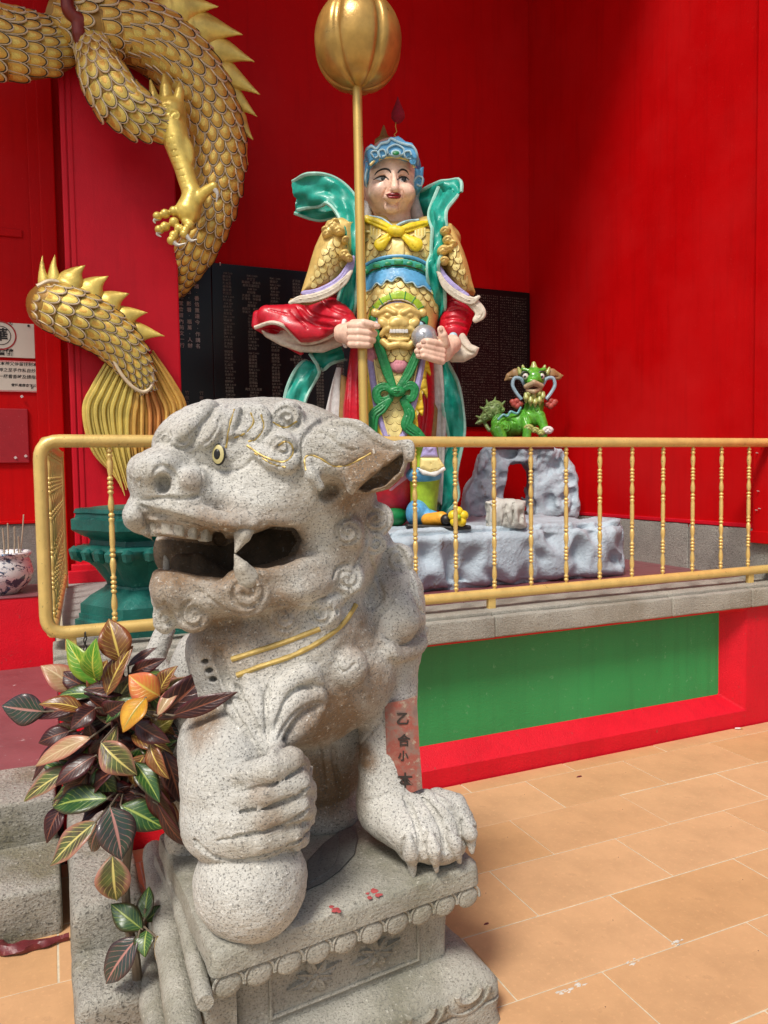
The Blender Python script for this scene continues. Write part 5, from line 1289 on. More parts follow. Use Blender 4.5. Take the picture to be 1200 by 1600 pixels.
for q in ([(640, 795), (648, 790), (654, 798), (646, 804)], [(660, 792), (670, 798), (662, 806)]): T.ridge(q, 2.2, .002, .004)
T.build('boot', m_blue, ST)
T = sd(640, 745, 780, 835, -.55, .10, .005); T.ch([(668, 812, D0-.25), (690, 810, D0-.30)], [10, 11], .01)
for i in range(5): T.groove([(664+i*7, 800), (668+i*7, 822)], 1.3)
T.build('boot_toe_band', m_or, ST); T = sd(680, 720, 790, 835, -.55, -.1, .0045); T.curl(697, 812, 9, 1.2); T.ell((697, 812, D0-.34), 9, 9, .03); T.build('toe_scroll', M['black'], ST)
T = sd(625, 745, 800, 845, -.55, .12, .005); T.prism([(634, 818), (700, 821), (731, 820), (732, 826), (700, 828), (634, 824)], D0-.36, D0-.02, .01, dref=D0-.2, rnd=.01); T.build('boot_sole', M['black'], ST)
for k in range(5):
    a = radians(90+72*k); x, y = 716+8.5*cos(a), 808-8.5*sin(a); T = sd(x-12, x+12, y-12, y+12, -.50, -.20, .004); T.ell((x, y, D0-.37), 8, 8, .026, 0, 0); T.build('flower_petal', m_yel, ST)
T = sd(705, 728, 796, 820, -.50, -.2, .004); T.ell((716, 808, D0-.40), 4.5, 4.5, .015, 0, 0); T.build('flower_centre', m_lime, ST)
TORSO.build('robe', m_redc, ST)
# far boot in the shade behind
T = sd(560, 640, 770, 835, -.2, .25, .006); T.ell((612, 806, D0), 26, 18, .12, 0, .01); T.ch([(606, 740, D0+.02), (610, 800, D0)], [20, 18], .02); T.build('boot', m_green, ST)

# --- shoulder guards
def shoulder(poly, ctr, ax, rim, cap, down, fr):
    xs_ = [p[0] for p in poly]; ys_ = [p[1] for p in poly]; T = Sdf(min(xs_)-10, max(xs_)+10, min(ys_)-14, max(ys_)+14, D0-.40, D0+.2, .006)
    T.prism(poly, D0-.19, D0-.04, .01, dref=D0-.1, rnd=.045); T.ell((*ctr, D0-.155), ax[0], ax[1], .10, ax[2], .04)
    scales_on(T, cap, 12.5, 9, 0, down)
    for q in rim: ribs(T, q, [.004, .016, .019, .015, .005], 'guard_border', m_lav, off=-.004)
    for q in fr:
        o = ribs(T, q, [.007, .017, .020, .019, .008], 'guard_fringe', m_cream, off=.0)
    T.build('shoulder_guard', m_gold, ST)
shoulder([(512, 350), (535, 345), (554, 352), (552, 400), (548, 420), (520, 450), (470, 466), (478, 440), (494, 390)], (516, 402), (22, 48, -18), [[(470, 458), (500, 456), (530, 440), (546, 416), (551, 402)]],
         [(510, 376), (540, 372), (544, 392), (536, 415), (518, 436), (492, 446), (482, 444), (494, 410)], (-.35, 1), [[(452, 472), (470, 466), (492, 464), (520, 452), (540, 436)], [(455, 470), (480, 468), (505, 460)]])
shoulder([(690, 352), (705, 355), (712, 375), (722, 405), (734, 440), (742, 462), (716, 452), (700, 425), (690, 395)], (712, 412), (16, 46, 16), [[(688, 420), (700, 440), (714, 452), (728, 460)]],
         [(698, 376), (710, 378), (722, 412), (734, 448), (722, 450), (706, 430), (694, 400)], (.3, 1), [[(686, 424), (698, 446), (720, 462), (740, 470), (748, 466)], [(720, 460), (742, 476), (752, 494), (744, 500)]])
def knot(pts, name, mat=m_gold, seed=0):
    """cast dragon-head boss on the shoulder"""
    x0 = min(p[0]-p[2] for p in pts); x1 = max(p[0]+p[2] for p in pts); y0 = min(p[1]-p[2] for p in pts); y1 = max(p[1]+p[2] for p in pts)
    T = Sdf(x0-5, x1+5, y0-5, y1+5, D0-.40, D0+.05, .0048)
    for x, y, r, a in pts: T.ell((x, y, D0-.23), r, r*.8, .05, a, .01)
    for x, y, r, a in pts: T.groove([(x-r*.6, y), (x, y-r*.5), (x+r*.6, y+r*.1)], 1.3)
    return T.build(name, mat, ST)
for pts, r, mt, nm, dd in (([(474, 458), (500, 456), (530, 440), (546, 418), (552, 402)], [4, 7, 8, 7, 3], m_lav, 'guard_border', -.215), ([(453, 473), (468, 468), (490, 465), (515, 456), (537, 440), (549, 424)], [3, 6, 7, 7, 6, 3], m_cream, 'guard_fringe', -.225), ([(456, 470), (482, 470), (510, 462)], [4, 7, 5], m_brn, 'guard_fringe', -.205),
                            ([(686, 418), (697, 438), (712, 452), (730, 462)], [4, 7, 7, 4], m_lav, 'guard_border', -.215), ([(684, 424), (696, 446), (716, 462), (736, 470), (748, 464)], [3, 6, 7, 6, 3], m_cream, 'guard_fringe', -.225), ([(724, 464), (742, 476), (751, 490), (743, 500)], [6, 9, 9, 5], m_cream, 'guard_fringe', -.20)):
    gcloth(pts, r, nm, mt, dd, flat_=.6)
knot([(520, 356, 13, 0), (512, 366, 9, 20), (530, 362, 10, 0), (508, 360, 6, 0), (540, 376, 7, 40), (538, 398, 9, 30), (545, 404, 7, 0), (524, 348, 7, 0)], 'shoulder_boss')
knot([(696, 362, 9, 0), (700, 376, 9, 0), (692, 392, 10, 30), (694, 408, 8, 0), (708, 382, 7, 0), (703, 390, 6, 0)], 'shoulder_boss')
# --- sleeves
T = Sdf(380, 580, 445, 575, D0-.42, D0+.2, .006)
T.ch([(510, 480, D0+.02), (484, 500, D0-.02), (450, 500, D0-.06), (418, 494, D0-.06)], [22, 28, 24, 17], .03); T.ch([(510, 490, D0-.05), (530, 505, D0-.14), (550, 520, D0-.18)], [32, 27, 19], .03); T.ell((470, 520, D0-.08), 58, 24, .10, -14, .03)
T.prism([(404, 472), (396, 505), (398, 516), (424, 508), (450, 516), (470, 536), (500, 532), (530, 520), (534, 545), (505, 556), (470, 554), (440, 545), (415, 530), (398, 515)], D0-.30, D0-.02, .012, sub=True, dref=D0-.1, rnd=.01)
T.ch([(402, 492, D0-.06), (400, 508, D0-.06), (412, 516, D0-.02), (440, 532, D0-.0), (470, 550, D0-.0)], [7, 7, 6, 6, 5], .012)
for q in ([(470, 470), (490, 492), (530, 500)], [(462, 478), (488, 504), (526, 512)], [(454, 486), (480, 514)], [(420, 484), (450, 492)], [(500, 466), (520, 482), (546, 492)]): T.groove(q, 2.6, 0, .006)
SL = T; ribs(T, [(398, 512), (424, 504), (444, 510), (458, 524), (474, 536), (500, 532), (530, 518)], .012, 'sleeve_hem', m_cream, off=-.004)
T.build('sleeve', m_redc, ST)
T = Sdf(388, 560, 485, 570, D0-.30, D0+.2, .006); T.prism([(400, 506), (424, 500), (450, 510), (474, 530), (505, 526), (534, 512), (540, 540), (505, 553), (470, 552), (440, 542), (415, 528)], D0-.06, D0-.01, .01, dref=D0, rnd=.02); T.ell((425, 514, D0-.06), 18, 7, .05, -12, .01, True)
T.groove([(440, 530), (480, 538), (520, 530)], 2); T.build('sleeve_lining', m_cream, ST)
T = Sdf(670, 765, 440, 580, D0-.42, D0+.2, .006); T.ch([(702, 450, D0), (714, 490, D0-.05), (708, 520, D0-.12)], [26, 27, 22], .03)
for q in ([(690, 500), (710, 496), (732, 502)], [(690, 510), (712, 506), (732, 512)], [(696, 486), (716, 482), (736, 490)], [(700, 470), (720, 470)]): T.groove(q, 2.4, 0, .006)
T.build('sleeve', m_redc, ST)
T = Sdf(680, 765, 505, 585, D0-.42, D0+.1, .0055); T.prism([(700, 515), (722, 520), (735, 540), (748, 546), (744, 556), (725, 566), (705, 566), (692, 556), (700, 540)], D0-.19, D0-.09, .01, dref=D0-.12, rnd=.03); T.ell((706, 532, D0-.22), 16, 18, .06, 20, .01, True); T.groove([(712, 530), (730, 548), (742, 552)], 1.8)
T.build('cuff', m_cream, ST); T = sd(690, 725, 520, 560, -.40, 0, .005); T.ch([(708, 526, D0-.22), (714, 545, D0-.22)], [7, 6], .01); T.build('cuff_band', m_pale, ST)
T = sd(525, 550, 495, 555, -.40, 0, .005); T.ch([(538, 502, D0-.235), (534, 522, D0-.24), (540, 540, D0-.235)], [4, 4, 4], .01); T.build('cuff_band', m_white, ST)
# --- hands: palms with five separate fingers
PX = 563.0
dM = D0-.335                                                    # axis of the mace pole where the hand grips it
T = Sdf(525, 605, 490, 555, D0-.48, D0-.08, .0042)
T.ell((552, 522, D0-.285), 19, 20, .045, 0, .012); T.ch([(535, 521, D0-.245), (548, 521, D0-.275)], [15, 17], .015)
for i, (y0, y1, L, r) in enumerate(((509, 511, 585, 6.6), (519, 521, 588, 6.8), (529.5, 531, 586, 6.6), (538, 539, 582, 5.6))):
    T.ch([(548, y0, dM-.035), (560, y0+.2, dM-.060), (574, y1, dM-.048), (L-4, y1+.5, dM-.005), (L-10, y1+.6, dM+.028)], [r, r*1.05, r*.98, r*.9, r*.75], .004)
T.ch([(552, 506, dM-.015), (568, 504.5, dM-.062), (580, 507, dM-.058), (590, 510, dM-.046)], [7, 6.4, 5.8, 4.6], .005)
hl = T.build('hand', m_skin, ST)
def nail(x, y, d, rx, ry, par, rot=0):
    b = MB(); c = at(x, y, d); a_ = radians(rot); u = CR*cos(a_)+CU*sin(a_); v = -CR*sin(a_)+CU*cos(a_)
    b.ring([[c+(u*rx*cos(t)+v*ry*sin(t))*q*d/FPX-CF*hh for t in np.linspace(0, 2*pi, 10, endpoint=False)] for q, hh in ((1, -.003), (.9, .003), (.4, .005))]); b.build('nail', m_white if par is None else flat('finger_nail', (.74, .48, .36), .3) if 'finger_nail' not in bpy.data.materials else bpy.data.materials['finger_nail'], par, True)
dB = D0-.33
T = Sdf(640, 730, 500, 585, D0-.50, D0-.08, .0042)
T.ell((690, 546, D0-.285), 19, 21, .05, 30, .012); T.ch([(706, 538, D0-.24), (696, 544, D0-.27)], [15, 16], .015)
for i, (q, r) in enumerate((([(690, 540), (678, 536), (668, 534), (662, 534)], 6.4), ([(690, 549), (674, 544), (662, 541), (655, 541)], 6.6), ([(690, 557), (672, 552), (659, 549), (652, 549)], 6.4), ([(690, 564), (674, 560), (662, 556), (654, 556)], 5.8))):
    dd = [dB-.005, dB-.045, dB-.06, dB-.052]
    T.ch([(x, y, e) for (x, y), e in zip(q, dd)], [r*1.1, r, r*.95, r*.8], .004)
T.ch([(694, 536, dB-.005), (692, 524, dB-.03), (689, 515, dB-.035)], [9, 7.4, 6], .006)
hr = T.build('hand', m_skin, ST)
for x, y in ((661, 533.5), (654.5, 540.5), (652, 548.5), (653.5, 555.5)): nail(x, y, dB-.082, 4, 3.2, hr, -10)
nail(689, 513, dB-.062, 3, 4.2, hr); nail(588, 509.5, dM-.072, 4, 2.8, hl, -10)
# --- head
HD = D0+.0
T = Sdf(555, 675, 215, 365, HD-.34, HD+.30, .0040)
T.ell((610, 280, HD), 43, 60, .20, 2, .02); T.ell((610, 302, HD-.04), 36, 38, .155, 0, .03); T.ell((611, 319, HD-.07), 25, 18, .09, 0, .03); T.ch([(612, 322, HD+.02), (614, 352, HD+.02)], [27, 30], .02)
fs = T.surf(612, 285)
for sx, cx_ in ((-1, 591), (1, 633)):
    T.ell((cx_, 301, fs+.06), 16, 14, .055, 0, .03)                                             # cheeks
    T.ell((cx_, 279, T.surf(cx_, 279)-.002), 14, 5.5, .018, -sx*6, .012, True)                  # sockets
    T.ridge([(cx_-14, 272 if sx < 0 else 266), (cx_-2, 265 if sx < 0 else 265), (cx_+12, 267 if sx < 0 else 272)], 3.0, .006, .012)
T.ch([(615, 272, fs-.002), (616.5, 285, fs-.020), (617, 294, fs-.038)], [3.6, 4.6, 6.4], .012); T.ell((617, 297, fs-.034), 6, 4.5, .024, 0, .006)
for sx in (-1, 1): T.ell((617+sx*5.6, 297.5, fs-.014), 3.8, 3.8, .018, 0, .006)
T.ell((614, 308, fs+.002), 15, 8, .03, 0, .012); T.ell((612, 326, fs+.045), 11, 7, .03, 0, .03)
for q in ([(604, 293), (600, 302), (598, 308)], [(626, 294), (630, 302), (630, 308)], [(607, 319), (614, 321.5), (620, 319)]): T.groove(q, 1.0, 0, .004)
T.ell((576, 302, HD+.03), 7, 17, .03, 0, .008); T.ell((643, 302, HD+.05), 5, 16, .03, 0, .008)
hd = Tn = T
def face_disc(pts, name, mat, off, thick=.004, par=None):
    q = T.snap(pts, 0); dmean = [d for *_, d in q]; c = np.mean(pts, 0); dc = T.surf(*c) or fs; b = MB()
    b.ring([[at(x, y, d-off) for (x, y, d) in q], [at(c[0]+(x-c[0])*.75, c[1]+(y-c[1])*.75, d*.5+dc*.5-off-thick) for (x, y, d) in q], [at(c[0]+(x-c[0])*.2, c[1]+(y-c[1])*.2, dc-off-thick*1.3) for (x, y, d) in q]]); return b.build(name, mat, par or ST, True)
HDO = T
parts_face = []
for (ex_, ey_, s0, s1) in ((597.5, 279.5, -12, 9), (629, 280.5, -7.5, 9.5)):
    pts = [(ex_+s0, ey_+.8), (ex_+s0*.5, ey_-2.2), (ex_, ey_-3.4), (ex_+s1*.55, ey_-2.8), (ex_+s1, ey_+.5), (ex_+s1*.5, ey_+2.8), (ex_, ey_+3.4), (ex_+s0*.5, ey_+2.6)]
    ew = face_disc(pts, 'eye', m_white, .002, .008); ix = ex_+2.0
    b = MB(); dI = (T.surf(ix, ey_) or fs)-.0165; b.ring([[at(ix+4.2*q*cos(a), ey_-.2+3.6*q*sin(a), dI-hh) for a in np.linspace(0, 2*pi, 12, endpoint=False)] for q, hh in ((1, 0), (.8, .0022), (.3, .003))]); b.build('iris', M['black'], ew, True)
    ribs(T, [(ex_+s0-2.5, ey_+1.4), (ex_+s0*.5, ey_-2.8), (ex_, ey_-4), (ex_+s1*.55, ey_-3.4), (ex_+s1+1.0, ey_+.6)], [.0018, .0042, .0048, .0042, .0018], 'eyelid_line', M['black'], off=-.004)
ribs(T, [(585, 274), (590, 268), (599, 264), (607, 265), (611, 270)], [.0018, .0042, .0055, .0052, .003], 'eyebrow', M['black'], off=-.002); ribs(T, [(621.5, 270), (626, 265.5), (631, 265), (636, 268), (638.5, 273)], [.003, .0052, .0055, .004, .0018], 'eyebrow', M['black'], off=-.002)
face_disc([(602, 303.5), (607, 302), (612, 300.5), (616, 302), (620, 300.7), (624.5, 302.5), (627.5, 305), (620, 305.8), (610, 305.6)], 'lip', m_lip, .003, .009)
face_disc([(603, 304.5), (611, 306), (620, 306.2), (627, 305.5), (625, 309.5), (620, 311), (611, 310.5), (606, 308.5)], 'lip', m_lip, .003, .010)
# crown
C = Sdf(552, 680, 175, 300, HD-.36, HD+.30, .0045)
C.ell((612, 264, HD+.05), 46, 38, .18, 0, 0); C.ell((612, 256, HD-.02), 42, 22, .205, 0, .02)
C.prism([(574, 252), (571, 236), (580, 229), (588, 234), (594, 226), (604, 224), (610, 218.5), (616, 219), (622, 217), (628, 221), (634, 226), (644, 228), (650, 238), (652, 252), (648, 262), (640, 250), (624, 247), (600, 248), (584, 256), (578, 264)], HD-.25, HD-.16, .02, dref=HD-.2, rnd=.02)
C.ell((606, 300, HD-.16), 37, 48, .16, 3, .004, True)
C.prism([(571, 262), (569, 290), (574, 296), (580, 280), (582, 262)], HD-.14, HD+.02, .02, dref=HD-.05, rnd=.02); C.prism([(640, 262), (652, 268), (662, 264), (660, 290), (652, 302), (645, 298), (642, 285)], HD-.10, HD+.0, .02, dref=HD-.05, rnd=.02)
CS = C
for q in ([(571, 250), (572, 236), (580, 229), (588, 233), (595, 225), (606, 222), (611, 217), (622, 222), (634, 226), (645, 229), (651, 240), (653, 258)], [(578, 258), (586, 251), (602, 246), (622, 246), (640, 251), (648, 262)]): ribs(C, q, .0075, 'crown_trim', m_pale if q[0][1] == 250 else m_goldlt, off=-.004)
for (x, y, r) in ((597, 242, 6.5), (586, 249, 6), (633, 241, 6), (645, 252, 5.5), (655, 282, 8)): C.curl(x, y, r, 1.4, 0, 1, .5, 1.5)
ribs(C, [(584, 246), (580, 238), (588, 236), (591, 243), (586, 247)], .005, 'crown_scroll', m_pale, off=-.006); ribs(C, [(594, 246), (592, 236), (600, 234), (603, 242), (597, 245)], .005, 'crown_scroll', m_pale, off=-.006); ribs(C, [(643, 248), (634, 246), (632, 238), (640, 236), (643, 242)], .005, 'crown_scroll', m_pale, off=-.006); ribs(C, [(648, 300), (645, 288), (652, 276), (660, 278), (658, 290), (651, 288)], .006, 'crown_scroll', m_pale, off=-.006); ribs(C, [(573, 292), (571, 278), (574, 264)], .006, 'crown_scroll', m_pale, off=-.006)
ribs(C, [(606, 240), (606, 232), (618, 226), (630, 232), (630, 240), (618, 245), (607, 241)], .0055, 'crown_scroll', m_pale, off=-.006)
for rx, ry, hh, mt in ((8, 5.5, .010, m_pale), (5.4, 3.4, .018, m_green)):
    b = MB(); d = (C.surf(618.5, 239) or HD-.25); b.ring([[at(618.5+rx*q*cos(a), 239+ry*q*sin(a), d-hh+e) for a in np.linspace(0, 2*pi, 16, endpoint=False)] for q, e in ((1, .012), (1, 0), (.6, -.004))]); b.build('crown_jewel', mt, ST, True)
C.build('crown', m_blue, ST)
T.build('head', m_skin, ST)
T = Sdf(560, 680, 270, 360, HD-.1, HD+.30, .006); T.ell((612, 300, HD+.10), 44, 40, .10, 0, 0); T.ch([(578, 315, HD+.05), (574, 340, HD+.03)], [9, 8], .01); T.ch([(646, 315, HD+.05), (652, 340, HD+.04)], [9, 10], .01); T.build('hair_veil', m_grey, ST)
b = MB(); b.lathe([(.062, 0), (.058, .03), (.028, .055), (.004, .12)], at(600, 228, HD+.02), 6); b.build('crown_peak', m_brn, ST)
b = MB(); b.tube([at(x, y, HD-.1) for x, y in ((619, 216), (616, 210), (620, 206), (618, 198), (619, 186))], .0028, 6); wr = b.build('plume_wire', M['dragon_orange'], ST, True)
b = MB(); b.lathe([(.002, 0), (.022, .012), (.040, .035), (.038, .065), (.022, .10), (.008, .135), (.002, .155)], at(622, 188, HD-.1)+np.array([0, 0, -.02]), 14); b.build('red_pompom', flat('red_thread', (.30, .004, .02), .8), wr, True)
# --- floating teal scarf
P_ = lambda *l: [at(x, y, D0+d) for x, y, d in l]
ribbon('scarf', m_teal, ST, P_((462, 306, .02), (486, 298, -.06), (520, 300, -.10), (544, 326, -.14), (551, 370, -.18), (548, 430, -.16), (542, 470, -.14), (536, 510, -.10)), [.16, .18, .16, .14, .10, .08, .10, .09], .018, 8, [CU*.9-CF*.5, CU*.9-CF*.4, CU+CR*.6, CR+CU*.5, CR, CR, CR, CR], wav=.014, edge=m_tealp)
ribbon('scarf', m_teal, ST, P_((462, 322, .06), (500, 326, .05), (540, 318, .06)), [.10, .13, .12], .016, 8, [CU, CU, CU], wav=.012, edge=m_tealp)
ribbon('scarf', m_teal, ST, P_((640, 320, .14), (668, 316, .08), (692, 300, .02), (708, 294, -.02), (714, 304, -.06)), [.14, .16, .15, .12, .05], .018, 8, [CU, CU, CU, CU+CR*.5, CR], wav=.014, edge=m_tealp)
ribbon('scarf', m_teal, ST, P_((700, 300, -.06), (684, 330, -.16), (686, 360, -.20), (682, 395, -.22), (676, 420, -.22), (682, 450, -.18), (685, 480, -.12), (682, 500, -.06)), [.12, .10, .08, .07, .06, .09, .08, .03], .018, 8, [CR, CR, CR, CR-CF*.5, CR, CR, CR-CF*.4, CR], wav=.012, edge=m_tealp)
ribbon('scarf', m_teal, ST, P_((535, 548, .05), (505, 558, .04), (480, 582, .03), (465, 610, .02), (458, 640, .02)), [.10, .12, .13, .13, .12], .018, 8, [CU, CU+CR*.5, CR+CU*.4, CR, CR], wav=.012, edge=m_tealp)
ribbon('scarf', m_teal, ST, P_((690, 560, .02), (702, 600, .0), (708, 640, -.02), (712, 690, .0), (700, 740, .02), (702, 775, .04), (690, 800, .06)), [.05, .10, .12, .09, .10, .11, .05], .018, 8, [CR, CR, CR, CR-CF*.6, CR, CR, CR], wav=.012, edge=m_tealp)
# --- mace with melon head, and the silver ball
MC = thing('melon_mace', 'tall gilded mace with melon shaped head gripped by the warrior', 'mace', tuple(at(569, 700, dM)))
m_pole = paint('mace_gold', (.68, .47, .13), .3, .12, 5, 60, .1, .002, .4); m_melon = paint('melon_gilt', (.50, .30, .075), .3, .35, 7, 50, .25, .004, .45, wear=(.26, .13, .04), chips=11)
b = MB(); b.tube([at(558, 132, dM), at(565, 480, dM), at(572, 815, dM+.0)], .0262, 16); b.build('pole', m_pole, MC, True)
hc = at(559.5, 68, dM); rings = []
for t in np.linspace(.04, pi-.04, 25):
    ring = []
    for j in range(84):
        a = 2*pi*j/84; lob = abs(sin(3*(a+.38))); R_ = .243*(1-.16*(1-lob)**5-.0*lob)*sin(t)**.85; ring.append(hc+np.array([R_*cos(a), R_*sin(a), -.248*cos(t)*(1-.05*(1-lob)**4)]))
    rings.append(ring)
b = MB(); b.ring(rings); b.build('melon_head', m_melon, MC, True, sharp=180)
b = MB(); b.lathe([(.034, -.075), (.036, -.06), (.030, -.055), (.033, -.03), (.030, -.01), (.038, -.006), (.034, .012)], at(558.5, 126, dM)+np.array([0, 0, .05]), 16); fe = b.build('ferrule', M['dragon_dark'], MC, True)
for k in range(8):
    a = 2*pi*k/8; c = at(558.5, 126, dM)+np.array([.033*cos(a), .033*sin(a), .016]); b = MB(); b.lathe([(.003, -.012), (.008, 0), (.003, .012)], c, 7); b.build('ferrule_bead', m_pole, fe, True)
T = Sdf(638, 690, 500, 555, D0-.50, D0-.1, .0042); T.ell((663, 528, dB+.005), 20.5, 20.5, 20.5*dB/FPX, 0, 0); T.groove([(658, 518), (664, 524), (661, 532)], .8); T.groove([(664, 524), (670, 520)], .8); T.groove([(657, 534), (666, 536)], .8)
sb = T.build('silver_ball', m_silver, None); tag(sb, 'silver painted ball held in the warrior statue hand', 'ball')

# ------------------------------------------------------------------ green beast on the arch
DQ = dA-.02
Q = thing('green_beast', 'small green glazed guardian beast with curled tail sitting on the rock arch', 'beast figure', tuple(at(820, 692, DQ)))
m_qg = paint('beast_green_glaze', (.11, .42, .04), .25, .5, 26, 60, .2, .003, coat=.3, wear=(.33, .55, .08), chips=30); m_qy = paint('beast_yellow_green', (.45, .50, .16), .3, .25, 26, 60, .2, .003, coat=.06); m_qd = paint('beast_dark_green', (.24, .36, .12), .35, .4, 40, 80, .3, .003, wear=(.38, .44, .22), chips=50)
def q_(x0, x1, y0, y1, h=.0042): return Sdf(x0, x1, y0, y1, DQ-.30, DQ+.28, h)
T = q_(755, 875, 575, 702); T.ell((795, 665, DQ+.03), 26, 19, .10, 8, .02); T.ell((782, 662, DQ-.05), 15, 16, .045, 0, .02); T.ch([(812, 662, DQ), (832, 650, DQ-.03), (836, 628, DQ-.05), (834, 608, DQ-.06)], [20, 17, 14, 13], .02)
T.ch([(843, 650, DQ-.08), (850, 668, DQ-.10), (848, 688, DQ-.10)], [9, 7, 7], .01); T.ch([(822, 655, DQ-.08), (824, 672, DQ-.12), (822, 690, DQ-.12)], [9, 7, 7], .01); T.ch([(778, 672, DQ-.10), (786, 690, DQ-.12), (776, 692, DQ-.14)], [12, 8, 6], .01)
T.ell((834, 592, DQ-.08), 17, 16, .085, 0, .012); T.ell((834, 583, DQ-.07), 12, 10, .06, 0, .01); T.ell((832, 596, DQ-.16), 9, 6, .03, 0, .008)
for sx in (-1, 1): T.ch([(834+sx*8, 580, DQ-.12), (834+sx*17, 577, DQ-.11)], [4, 3], .006)
for q in ([(770, 658), (780, 648), (796, 650)], [(774, 668), (790, 656), (806, 660)], [(818, 640), (826, 660), (838, 668)], [(806, 648), (812, 668)]): T.groove(q, 1.8)
T.curl(790, 668, 8, 1.2, 0, 1, .5, 1.3); T.curl(838, 640, 6, 1.2, 0, 1, .4, 1.2); T.build('beast_body', m_qg, Q)
T = q_(800, 870, 585, 625, .0038); T.ch([(822, 604, DQ-.15), (834, 598, DQ-.18), (846, 603, DQ-.15)], [4, 5, 4], .005); T.ch([(824, 610, DQ-.14), (834, 612, DQ-.16), (844, 608, DQ-.14)], [3, 4, 3], .005); T.build('beast_lips', flat('beast_lip_pink', (.52, .40, .24), .35, coat=.06), Q)
T = q_(815, 855, 590, 622, .0038); T.ell((834, 605, DQ-.135), 10, 3.6, .03, 0, 0); T.build('beast_mouth', flat('dark_mouth', (.08, .015, .01), .5), Q)
for sx, cx_ in ((-1, 821), (1, 846)):
    T = q_(cx_-10, cx_+10, 575, 600, .0035); T.ell((cx_, 588, DQ-.135), 4.8, 5, .022, 0, 0); e = T.build('eye', m_white, Q)
    b = MB(); b.lathe([(.0085, -.003), (.008, .004), (.003, .006)], (0, 0, 0), 10); b.v = [tuple(at(cx_+sx*.8, 588.5, DQ-.157)+CR*x+CU*y-CF*z) for x, y, z in b.v]; b.build('pupil', M['black'], e, True)
    b = MB(); b.tube([at(cx_+sx*x_, y_, DQ-.148) for x_, y_ in spline([(-6, 585), (-2, 581), (4, 581.5), (7, 586)], 4)], .0055, 6); b.build('eyebrow', M['black'], Q, True)
    T = q_(min(cx_, 834+sx*50)-4, max(cx_, 834+sx*50)+4, 566, 606, .0042); P = [(834+sx*17, 588, DQ-.06), (834+sx*28, 584, DQ-.05), (834+sx*38, 588, DQ-.04), (834+sx*45, 594 if sx < 0 else 587, DQ-.04)]; T.ch(P, [6, 8.5, 6, 1.6], .008, flat=.5); T.groove([(834+sx*20, 589), (834+sx*38, 589)], 2.4); T.build('beast_ear', flat('beast_ear_brown', (.40, .24, .10), .35, coat=.06) if sx < 0 else bpy.data.materials['beast_ear_brown'], Q)
    b = MB(); b.tube([at(834+sx*x_, y_, DQ-.09) for x_, y_ in spline([(14, 602), (20, 592), (30, 591), (33, 602), (27, 614), (19, 624)], 6)], .0135, 8); b.build('whisker_band', flat('beast_pale_blue', (.34, .50, .60), .3, coat=.06) if sx < 0 else bpy.data.materials['beast_pale_blue'], Q, True)
    T = q_(834+min(sx*20, sx*36)-8, 834+max(sx*20, sx*36)+8, 618, 650, .004); [T.ell((834+sx*26+a, 630+b_, DQ-.07), 5, 4.5, .02, 0, .004) for a, b_ in ((-5, 2), (0, -4), (5, 1), (sx*7, -2), (0, 5))]; T.build('flame_tuft', flat('beast_red_flame', (.46, .08, .06), .4) if sx < 0 else bpy.data.materials['beast_red_flame'], Q)
for x, y, r in ((834, 572, 6.5), (819, 576, 4.4), (849, 576, 4.4), (813, 579, 4), (855, 579, 4)):
    T = q_(x-10, x+10, y-12, y+10, .004); T.ch([(x, y+4, DQ-.08), (x+(x-834)*.15, y-4, DQ-.08)], [r, r*.5], .004); T.build('beast_horn', m_qy, Q)
for i, (x, y) in enumerate(((822, 622), (829, 627), (836, 629), (843, 626), (848, 620), (826, 615), (834, 618), (842, 615))):
    T = q_(x-7, x+7, y-12, y+13, .0038); T.ch([(x, y-6, DQ-.125), (x, y, DQ-.135), (x, y+7, DQ-.125)], [3.6, 4.2, 1.4], .003); T.build('beard_lock', m_qy, Q)
T = q_(738, 800, 615, 690, .0045); T.ell((770, 640, DQ+.08), 17, 13, .07, 35, .01); T.ch([(760, 650, DQ+.08), (748, 660, DQ+.09)], [9, 4], .01); T.ch([(758, 662, DQ+.09), (764, 672, DQ+.06), (778, 672, DQ+.04)], [3, 3, 3], .006)
for (x, y) in ((760, 640), (768, 632), (778, 634), (766, 648), (776, 644), (784, 640), (757, 652)): T.curl(x, y, 5, 1.1, 0, 1, .5, 1.2)
for (x0, y0, x1, y1) in ((772, 630, 774, 621), (783, 634, 789, 627), (758, 640, 750, 636), (762, 632, 760, 625), (752, 658, 743, 662), (752, 654, 744, 650)): T.ch([(x0, y0, DQ+.07), (x1, y1, DQ+.06)], [3, 1.2], .004)
T.build('beast_tail', m_qd, Q)
m_qb = flat('beast_turquoise', (.16, .48, .50), .3, coat=.06)
for q in ([(778, 656), (786, 648), (793, 650), (798, 643), (808, 646), (814, 636)], [(842, 646), (846, 654), (852, 662), (850, 672)]):
    b = MB(); b.tube([at(x, y, DQ-.09) for x, y in spline(q, 5)], .009, 7); b.build('ribbon_streamer', m_qb, Q, True)
for x, y, r in ((856, 672, 9), (845, 676, 7), (826, 668, 8), (836, 672, 7)):
    T = q_(x-14, x+14, y-12, y+12, .0042); T.ell((x, y, DQ-.13), r, r*.7, .03, 0, 0); T.groove([(x-5, y+3), (x, y-2), (x+5, y+3)], 1.2); T.build('foam_curl', m_white if x > 850 else m_qy, Q)
T = q_(768, 862, 682, 706, .005); T.prism([(772, 690), (858, 690), (860, 704), (770, 704)], DQ-.15, DQ+.12, .005, dref=DQ, rnd=.02); T.build('beast_base', flat('beast_base_red', (.22, .02, .015), .4), Q)
